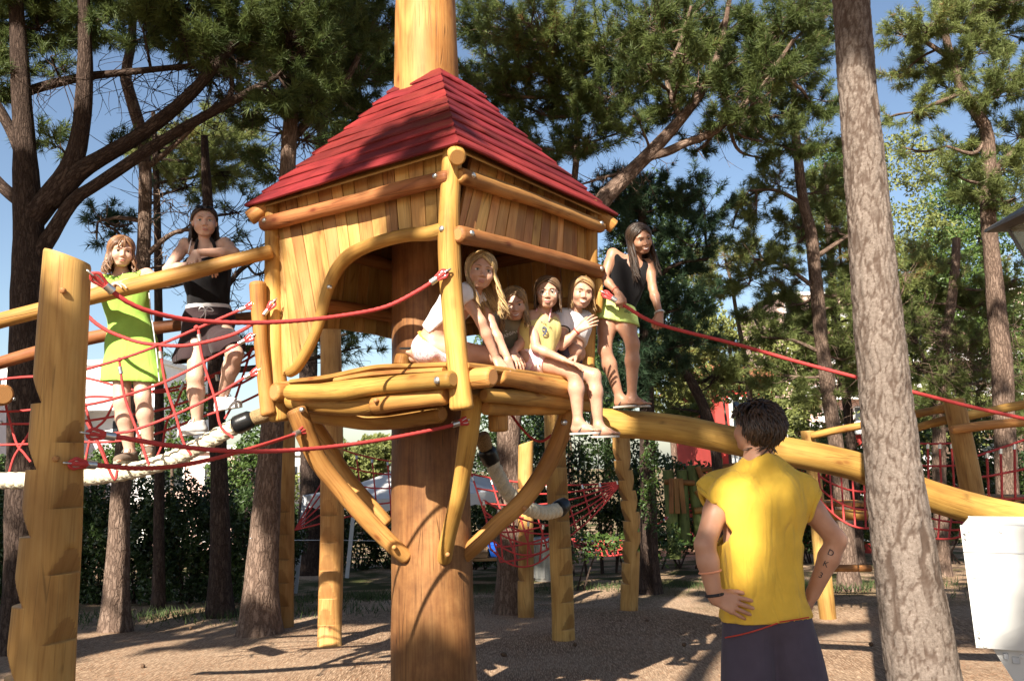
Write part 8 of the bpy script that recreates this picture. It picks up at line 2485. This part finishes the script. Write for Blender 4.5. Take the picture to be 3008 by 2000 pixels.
# --- 7: girl in black top and lime shorts standing on the log
def girl_log():
    d = 5.84
    hd = Head(P(1879, 704, d - .10), turned(20, -20, -14), .214, .95)
    Nk = P(1862, 760, d - .04); C = P(1848, 806, d - .01); W = P(1824, 868, d + .02); H = P(1803, 912, d + .03)
    sR, sL = P(1800, 746, d - .02), P(1908, 776, d - .02)
    eR, wR = P(1774, 818, d - .08), P(1816, 862, d - .18)
    eL, wL = P(1917, 846, d - .10), P(1938, 924, d - .18)
    kR, aR = P(1776, 1026, d - .04), P(1820, 1166, d + .0)
    kL, aL = P(1858, 1010, d - .06), P(1856, 1166, d - .02)
    o = person('smiling girl in a black sleeveless top and lime shorts standing on the log', (P(1850, 1200, d)[0], d, P(1850, 1205, d)[2]))
    sd = unit(V3(1, .05, -.25))
    tor = torso(H, W, C, Nk, .92, side=sd, w=1.0, shoulders=(sR, sL))
    hR, bR = hand(wR, P(1822, 892, d - .20) - wR, V3(.2, .9, -.2), V3(1, -.1, .2), .90, (58, 62, 40), 2, 30, 30)
    hL, bL = hand(wL, P(1934, 950, d - .20) - wL, V3(-.1, .9, -.2), V3(-1, 0, .2), .90, (55, 60, 40), 2, 30, 30)
    fR, atR = foot(aR, V3(.72, -.75, 0), .86); fL, atL = foot(aL, V3(.85, -.6, 0), .86)
    pr = tor + arm(sR, eR, wR, .95) + arm(sL, eL, wL, .95) + leg(P(1784, 930, d), kR, aR, .90) + leg(P(1832, 934, d), kL, aL, .90) + hR + hL + neck_to(hd, Nk, .95) + hd.prims() + fR + fL
    body(pr, [hd], [bR, bL], SK_DEEP, o)
    hd.face(o, (.03, .02, .012), (.36, .11, .10), (.02, .012, .008))
    hair(hd, HR_DARK, o, .29, 190, part=.0, open_angle=56, wave=.012, flare=.010, seed=51, drop=V3(.16, -.05, -1))
    tp = fat(torso(H, W, C, mid(C, Nk, .75), .92, side=sd, w=1.0, shoulders=(mid(C, sR, .75), mid(C, sL, .75))), .012)
    cloth('top', tp, F_['black'], o, [(P(1812, 890, d), V3(-.30, 0, -1)), (Nk + V3(.005, -.055, -.03), .058, 'ball'), (sR + V3(-.03, -.01, .0), .042, 'ball'), (sL + V3(.03, -.01, .0), .042, 'ball')], None, (.0035, 28, 6))
    sh = fat(torso(H, W, C, Nk, .92, side=sd)[:1], .014) + [cone(P(1784, 926, d), P(1776, 958, d - .02), .094, .086, .02), cone(P(1832, 930, d), P(1842, 966, d - .02), .094, .088, .02)]
    cloth('shorts', sh, F_['lime'], o, [(P(1808, 882, d), V3(.25, 0, 1)), (P(1806, 948, d), V3(-.22, 0, -1))], None, (.003, 24, 7))
    F_['dark_print'] = plain('dark_print', (.03, .04, .02), .7)
    text3d('dots', P(1848, 914, d - .122), unit(V3(1, .25, -.10)), V3(.1, .1, 1), .042, F_['dark_print'], o, font_shear=.3)
    ring_on('bracelet', eL, wL, .93, .028, .008, plain('silver_strap', (.55, .56, .56), .3, .6), o)
    ring_on('bracelet', eR, wR, .80, .0262, .0022, F_['redband'], o)
    nk = P(1862, 792, d - .13); mb = MB(); add_tube(mb, [nk, nk + V3(0, -.004, 0)], [.006, .004], 8); mb.build('pendant', M['metal'], o)
    flip_flop(atR, V3(0, 0, 1), M['ff_white'], M['ff_strap'], o, .86); flip_flop(atL, V3(0, 0, 1), M['ff_white'], M['ff_strap'], o, .86)
girl_log()

# --- 8: man in the yellow shirt, hands on hips, seen from behind
def man():
    d = 3.60
    B = basis(V3(-.62, .76, .16), V3(0, 0, 1))
    hd = Head(P(2220, 1262, d), B, .208, 0.0, True)
    Nk = P(2230, 1378, d); C = P(2230, 1490, d - .01); W = P(2238, 1690, d); H = P(2252, 1830, d)
    sL, sR = P(2122, 1444, d), P(2340, 1442, d)
    eL, wL = P(2070, 1600, d - .12), P(2100, 1752, d - .13)
    eR, wR = P(2458, 1586, d + .02), P(2388, 1742, d + .06)
    g0 = float(ground_z(H[0], d))
    hz = H[2]
    o = person('man in a sleeveless yellow shirt seen from behind, hands on his hips', (H[0], d, g0))
    knL, knR = V3(H[0] - .14, d - .02, g0 + .50), V3(H[0] + .17, d - .02, g0 + .50)
    anL, anR = V3(H[0] - .16, d + .02, g0 + .085), V3(H[0] + .20, d + .02, g0 + .085)
    tor = torso(H, W, C, Nk, 1.12, w=1.02, deep=1.0, shoulders=(sL, sR)) + [cone(C + V3(-.10, 0, .06), sL, .075, .055, .05), cone(C + V3(.10, 0, .06), sR, .075, .055, .05), cone(C + V3(-.075, 0, .0), C + V3(.075, 0, .0), .10, .10, .05), cone(Nk, mid(Nk, sL, .6) + V3(0, 0, .01), .055, .05, .04), cone(Nk, mid(Nk, sR, .6) + V3(0, 0, .01), .055, .05, .04)]
    hL, bL = hand(wL, P(2150, 1772, d - .14) - wL, V3(.1, .95, -.1), V3(.3, -.1, .9), 1.02, (12, 18, 12), 5, 10, 30)
    hR, bR = hand(wR, P(2368, 1790, d + .10) - wR, V3(-.9, .2, 0), V3(-.3, -.6, .5), 1.02, (12, 18, 12), 5, 10, 30)
    fL, atL = foot(anL, V3(-.2, 1, 0), 1.08); fR, atR = foot(anR, V3(.25, 1, 0), 1.08)
    pr = tor + arm(sL, eL, wL, 1.32) + arm(sR, eR, wR, 1.32) + leg(H + V3(-.082, 0, -.04), knL, anL, 1.04) + leg(H + V3(.082, 0, -.04), knR, anR, 1.04) + hL + hR + [cone(Nk, hd.w(0, -.015, -.04), .063, .058, .03)] + hd.prims() + fL + fR
    body(pr, [hd], [bL, bR], SK_MAN, o, .0098)
    hd.face(o, (.05, .03, .02), (.36, .14, .12), (.03, .016, .01))
    # short wavy hair
    g = np.random.default_rng(61)
    mb, tints = MB(), []
    RX, RY, RZ = .079, .098, .087
    C0 = V3(0, -.014, .030)
    n = 0
    while n < 950:
        a = g.uniform(-math.pi, math.pi); zc = g.uniform(-.95, 1)
        az = abs(a)
        lim = np.interp(az, [0, R(50), R(75), R(95), R(125), R(180)], [.62, .52, .12, -.25, -.80, -.95])
        if zc < lim: continue
        n += 1
        r = math.sqrt(max(0, 1 - zc * zc))
        p = V3(math.sin(a) * r * RX, math.cos(a) * r * RY, zc * RZ)
        nrm = unit(p / V3(RX, RY, RZ) ** 2)
        fl = V3(0, -.5 if zc > .2 else -.1, -.9) + V3(g.normal(0, .25), g.normal(0, .25), 0)
        fl = unit(fl - nrm * np.dot(fl, nrm))
        sw = np.cross(nrm, fl)
        Lk = g.uniform(.05, .075) * (1.6 if zc < -.45 else 1); ph = g.uniform(0, 6.28); pts = []
        for t in np.linspace(0, 1, 6):
            pts.append(C0 + p + nrm * (.004 + .008 * math.sin(t * 2.6)) + fl * Lk * t + sw * .004 * math.sin(ph + t * 4))
        c0 = mb.n
        add_tube(mb, np.array([hd.w(*q) for q in pts]), np.array([.7, 1, 1.05, .95, .7, .2]) * .0046 * hd.s, 5)
        tints.append(np.full(mb.n - c0, g.random() * .7))
    # solid under-layer down to the nape
    v, f = [], []
    n1, n2 = 20, 40
    for i in range(n1 + 1):
        for j in range(n2):
            a = 2 * math.pi * j / n2; az = abs((a + math.pi) % (2 * math.pi) - math.pi)
            lm = np.interp(az, [0, R(48), R(62), R(85), R(95), R(120), R(180)], [.90, 1.0, 1.2, 1.42, 1.75, 2.25, 2.45])
            th = lm * i / n1; dd = V3(math.sin(th) * math.sin(a), math.sin(th) * math.cos(a), math.cos(th))
            v.append(hd.w(*(C0 + dd * V3(RX, RY, RZ) * 1.0)))
    for i in range(n1):
        for j in range(n2): f.append([i * n2 + j, (i + 1) * n2 + j, (i + 1) * n2 + (j + 1) % n2, i * n2 + (j + 1) % n2])
    v, f = np.array(v), np.array(f); c0 = mb.n; mb.add(v, f, v[f.ravel()][:, [0, 2]]); tints.append(np.full(mb.n - c0, .1))
    mb.build('hair', HR_DARK, o, attr={'tint': np.concatenate(tints)})
    # sunglasses on top of the head
    mb = MB()
    for q in (-1, 1):
        th = np.linspace(0, 2 * math.pi, 20, endpoint=False)
        prism(mb, [hd.w(q * .034 + .027 * math.cos(t), .078 + .007 * math.sin(t), .094 + .019 * math.sin(t)) for t in th], hd.B @ V3(0, .75, .65), .005)
        add_tube(mb, resample(np.array([hd.w(q * .060, .07, .098), hd.w(q * .086, .03, .080), hd.w(q * .088, -.01, .045), hd.w(q * .084, -.02, .025)]), 10), .0036, 6)
    mb.build('sunglasses', plain('black_glasses', (.012, .012, .014), .15, spec=.7), o, smooth=False)
    # cut-off shirt, wide at the hem, rolled sleeves
    hem = P(2250, 1815, d)
    sh = fat(tor, .016) + [cone(C + V3(-.075, 0, -.02), hem + V3(-.080, 0, .0), .086, .092, .06), cone(C + V3(.068, 0, -.02), hem + V3(.070, 0, .0), .086, .090, .06), cone(C, hem + V3(0, 0, -.05), .115, .118, .06),
                           cone(sL + V3(.03, 0, -.01), P(2086, 1472, d), .070, .080, .04), cone(sR + V3(-.03, 0, -.01), P(2374, 1476, d), .070, .076, .04)]
    cutL, cutR = P(2082, 1478, d), P(2380, 1482, d)
    cloth('t_shirt', sh, F_['sun'], o, [(hem, V3(0.04, 0, -1)), (cutL, unit(V3(-.86, 0, -.5)), 'near', .17), (cutR, unit(V3(.9, 0, -.42)), 'near', .17), (P(2234, 1345, d + .015), .062, 'ball'), (eL, mid(sL, eL, .2), 'tube', .052), (eR, mid(sR, eR, .2), 'tube', .050)], .018, (.0085, 13, 17), .0080, 1)
    for c_, el, sh_, r in ((P(2083, 1478, d), eL, sL, .080), (P(2379, 1482, d), eR, sR, .076)):
        ax = unit(V3(-.86, 0, -.5) if el is eL else V3(.9, 0, -.42))
        e1 = unit(np.cross(ax, V3(0, 1, 0))); e2 = np.cross(ax, e1)
        th = np.linspace(0, 2 * math.pi, 33)
        mb = MB(); add_tube(mb, [c_ + r * .93 * (math.cos(t) * e1 + math.sin(t) * e2) + ax * .006 * math.sin(3 * t) for t in th], .011, 9, (False, False), lump=.06); mb.build('rolled_sleeve', F_['sun'], o)
    th = np.linspace(0, 2 * math.pi, 40)
    nc = P(2236, 1362, d)
    mb = MB(); add_tube(mb, [nc + V3(.068 * math.cos(t), .066 * math.sin(t) + .01, .012 * math.sin(t)) for t in th], .0065, 8, (False, False)); mb.build('collar', F_['sun'], o)
    mb = MB(); add_tube(mb, [nc + V3(.064 * math.cos(t), .062 * math.sin(t) + .01, .012 + .012 * math.sin(t)) for t in th], .0024, 6, (False, False)); mb.build('necklace', M['metal'], o)
    # long shorts with red seams
    kz = g0 + .46
    st = [cone(H + V3(-.078, 0, .02), V3(H[0] - .10, d, kz), .103, .116, .02), cone(H + V3(.078, 0, .02), V3(H[0] + .150, d, kz), .103, .122, .02), cone(H + V3(-.05, 0, .05), H + V3(.05, 0, .05), .108, .108, .05)]
    cloth('shorts', st, F_['navy'], o, [(V3(0, d, kz + .03), V3(0, 0, -1)), (P(2250, 1806, d), V3(0, 0, 1))], .018, (.006, 12, 23), .008)
    def seam(pts, r=.0028):
        mb = MB(); add_tube(mb, resample(np.array(pts), 24), r, 6); mb.build('seam', F_['red'], o)
    def back(x, y, off=0.0):
        """a point on the back of the shorts seen at photo pixel"""
        p = P(x, y, d - .14); cx = H[0]
        hw = .20
        u = np.clip((p[0] - cx) / hw, -1, 1)
        return P(x, y, d - .142 * math.sqrt(max(0.0, 1 - u * u * .85)) - .006 - off)
    seam([back(x, y) for x, y in ((2130, 1872), (2180, 1862), (2230, 1848), (2285, 1829))])
    seam([back(x, y) for x, y in ((2290, 1826), (2330, 1820), (2376, 1812))])
    
    # bands and tattoo
    ring_on('elastic_band', eL, wL, .52, .043, .0042, F_['pinkband'], o)
    ring_on('wristband', eL, wL, .96, .0335, .006, F_['blackband'], o)
    tat = plain('tattoo_ink', (.045, .038, .04), .6)
    ax = unit(wR - eR); n0 = unit(V3(-.45, -1, 0)); n0 = unit(n0 - ax * np.dot(n0, ax)); rt = np.cross(-ax, n0)
    for t, ch in ((.22, 'D'), (.43, 'K'), (.64, '3')):
        r0 = np.interp(t, [0, .32, 1], [.041, .0437, .0298])
        text3d(ch, mid(eR, wR, t) + n0 * (r0 + .006), rt if True else rt, -ax, .034, tat, o, 'tattoo', .0004)
    for at in (atL, atR): flip_flop(at, V3(0, 0, 1), M['black'], M['black'], o, 1.08)
man()
# ------------------------------------------------------------------ white box and lantern at the right edge
def white_box():
    d = 4.0
    mw = plain('white_plastic', (0.58, 0.57, 0.55), 0.45, noise=0.03, scale=5, bstr=0.02)
    mg = plain('grey_plastic', (0.50, 0.51, 0.53), 0.5, noise=0.04)
    tl, bl = P(2820, 1542, d), P(2866, 1900, d)
    z1, z0 = tl[2], bl[2]
    x0, x1 = tl[0], bl[0]
    W = .95
    root = thing('white_box', 'white plastic box on a narrow base at the right edge of the picture', 'box', (x0, d, 0))
    dep = .62
    v = [V3(x0, d, z1), V3(x0 + W, d, z1), V3(x0 + W - .08, d + .05, z0), V3(x1, d + .0, z0)]
    mb = MB(); prism(mb, v, V3(0, 1, 0), dep)
    o = mb.build('body', mw, root, smooth=False)
    bv = o.modifiers.new('bevel', 'BEVEL'); bv.width = .012; bv.segments = 3
    # seam, screws and corner clips
    a, b = P(2830, 1617, d), P(3080, 1622, d)
    mb = MB(); prism(mb, [V3(a[0], d - .003, a[2]), V3(x0 + W - .02, d - .003, a[2]), V3(x0 + W - .02, d - .003, a[2] - .004), V3(a[0], d - .003, a[2] - .004)], V3(0, -1, 0), .002)
    mb.build('seam', mg, root, smooth=False)
    for x, y in ((2843, 1556), (2925, 1555), (2859, 1691), (2889, 1893), (2980, 1912)):
        mb = MB(); p = P(x, y, d); add_tube(mb, [p + V3(0, .004, 0), p + V3(0, -.003, 0), p + V3(0, -.005, 0)], [.008, .008, .006], 14); mb.build('screw', mw, root)
    dk = plain('dark_recess', (0.10, 0.095, 0.09), 0.6)
    for cx, cy, kind in ((2829, 1553, 's'), (2832, 1570, 't'), (2834, 1585, 'u'), (2836, 1604, 'o'), (2871, 1855, 'o'), (2873, 1872, 'u'), (2873, 1890, 's')):
        p = P(cx, cy, d - .0005)
        mb = MB()
        if kind == 'o':
            th = np.linspace(0, 2 * math.pi, 20)
            add_tube(mb, np.stack([p[0] + .0062 * np.cos(th), p[1] - .001 + 0 * th, p[2] + .0062 * np.sin(th)], -1), .0012, 6, (False, False))
        elif kind == 's':
            prism(mb, [p + V3(-.009, 0, .011), p + V3(.009, 0, .011), p + V3(.009, 0, -.009), p + V3(-.005, 0, -.009)], V3(0, -1, 0), .002)
            add_tube(mb, [p + V3(0.001, -.002, 0), p + V3(.001, -.006, 0)], [.0055, .0045], 12)
        else:
            s = .009 if kind == 't' else .007
            prism(mb, [p + V3(-s, 0, s * .8), p + V3(s * .6, 0, s * .8), p + V3(s * .6, 0, -s * .9)], V3(0, -1, 0), .002)
        mb.build('clip', dk if kind != 's' else mg, root, smooth=False)
    g = float(ground_z(x0, d))
    zc = z0 - .002
    mb = MB(); prism(mb, [V3(x1 + .06, d + .05, zc), V3(x0 + W - .10, d + .05, zc), V3(x0 + W - .16, d + .05, zc - .17), V3(x1 + .15, d + .05, zc - .17)], V3(0, 1, 0), .5)
    mb.build('skirt', mw, root, smooth=False)
    mb = MB(); prism(mb, [V3(x1 + .15, d + .05, zc - .171), V3(x0 + W - .16, d + .05, zc - .171), V3(x0 + W - .16, d + .05, g), V3(x1 + .15, d + .05, g)], V3(0, 1, 0), .46)
    mb.build('base', mg, root, smooth=False)
    for x, y, w in ((2925, 1916, .02), (2950, 1924, .03)):
        p = P(x, y, d + .045); bevel_box('latch', p, (w, .012, .03), mg, root, .003)
    return root
wb = white_box()
wb.rotation_euler = (0, 0, R(-31))

def lantern():
    d = 5.2
    c = P(3190, 640, d)
    mm = plain('grey_lamp_metal', (0.16, 0.155, 0.15), 0.55, 0.3, .15, 30)
    gl, nt, b = nodes('lantern_glass')
    b.inputs['Base Color'].default_value = (.75, .68, .55, 1); b.inputs['Transmission Weight'].default_value = .85; b.inputs['Roughness'].default_value = .12
    root = thing('street_lantern', 'four sided glass lantern with a grey metal frame at the upper right edge', 'lantern', (c[0], c[1], 0))
    zt = P(2945, 632, d)[2]; zb = zt - .56
    ht, hb = .313, .16
    def ring(h, z): return [V3(c[0] + sx * h, d + sy * h, z) for sx, sy in ((-1, -1), (1, -1), (1, 1), (-1, 1))]
    T, Bt = ring(ht, zt), ring(hb, zb)
    E, A = ring(ht + .10, zt + .016), V3(c[0], d, zt + .27)
    mb = MB()
    for i in range(4):
        mb.add(np.array([E[i], E[(i + 1) % 4], A]), np.array([[0, 1, 2]]))
    mb.add(np.array(E) - V3(0, 0, .02), np.array([[3, 2, 1, 0]]))
    mb.add(np.array(E + [e - V3(0, 0, .02) for e in E]), np.array([[i, 4 + i, 4 + (i + 1) % 4, (i + 1) % 4] for i in range(4)]))
    mb.build('roof', mm, root, smooth=False)
    for i in range(4):
        make_tube('bar', [T[i], Bt[i]], .012, mm, root, 4, 8)
        make_tube('bar', [T[i], T[(i + 1) % 4]], .012, mm, root, 4, 8)
        make_tube('bar', [Bt[i], Bt[(i + 1) % 4]], .012, mm, root, 4, 8)
        mb = MB(); j = (i + 1) % 4
        q = [T[i] * .985 + V3(c[0], d, zt) * .015, T[j] * .985 + V3(c[0], d, zt) * .015, Bt[j] * .985 + V3(c[0], d, zb) * .015, Bt[i] * .985 + V3(c[0], d, zb) * .015]
        prism(mb, q, np.cross(q[1] - q[0], q[3] - q[0]), .004); mb.build('pane', gl, root, smooth=False)
    mb = MB(); add_tube(mb, [V3(c[0], d, zb + .02), V3(c[0], d, zb + .10), V3(c[0], d, zb + .2), V3(c[0], d, zb + .26)], [.03, .05, .06, .03], 14); mb.build('bulb', plain('frosted_bulb', (.7, .68, .6), .3), root)
    g = float(ground_z(c[0], d))
    mb = MB(); add_tube(mb, [V3(c[0], d, g - .05), V3(c[0], d, g + .3), V3(c[0], d, g + .34), V3(c[0], d, zb)], [.06, .06, .04, .035], 14); mb.build('pole', mm, root)
lantern()
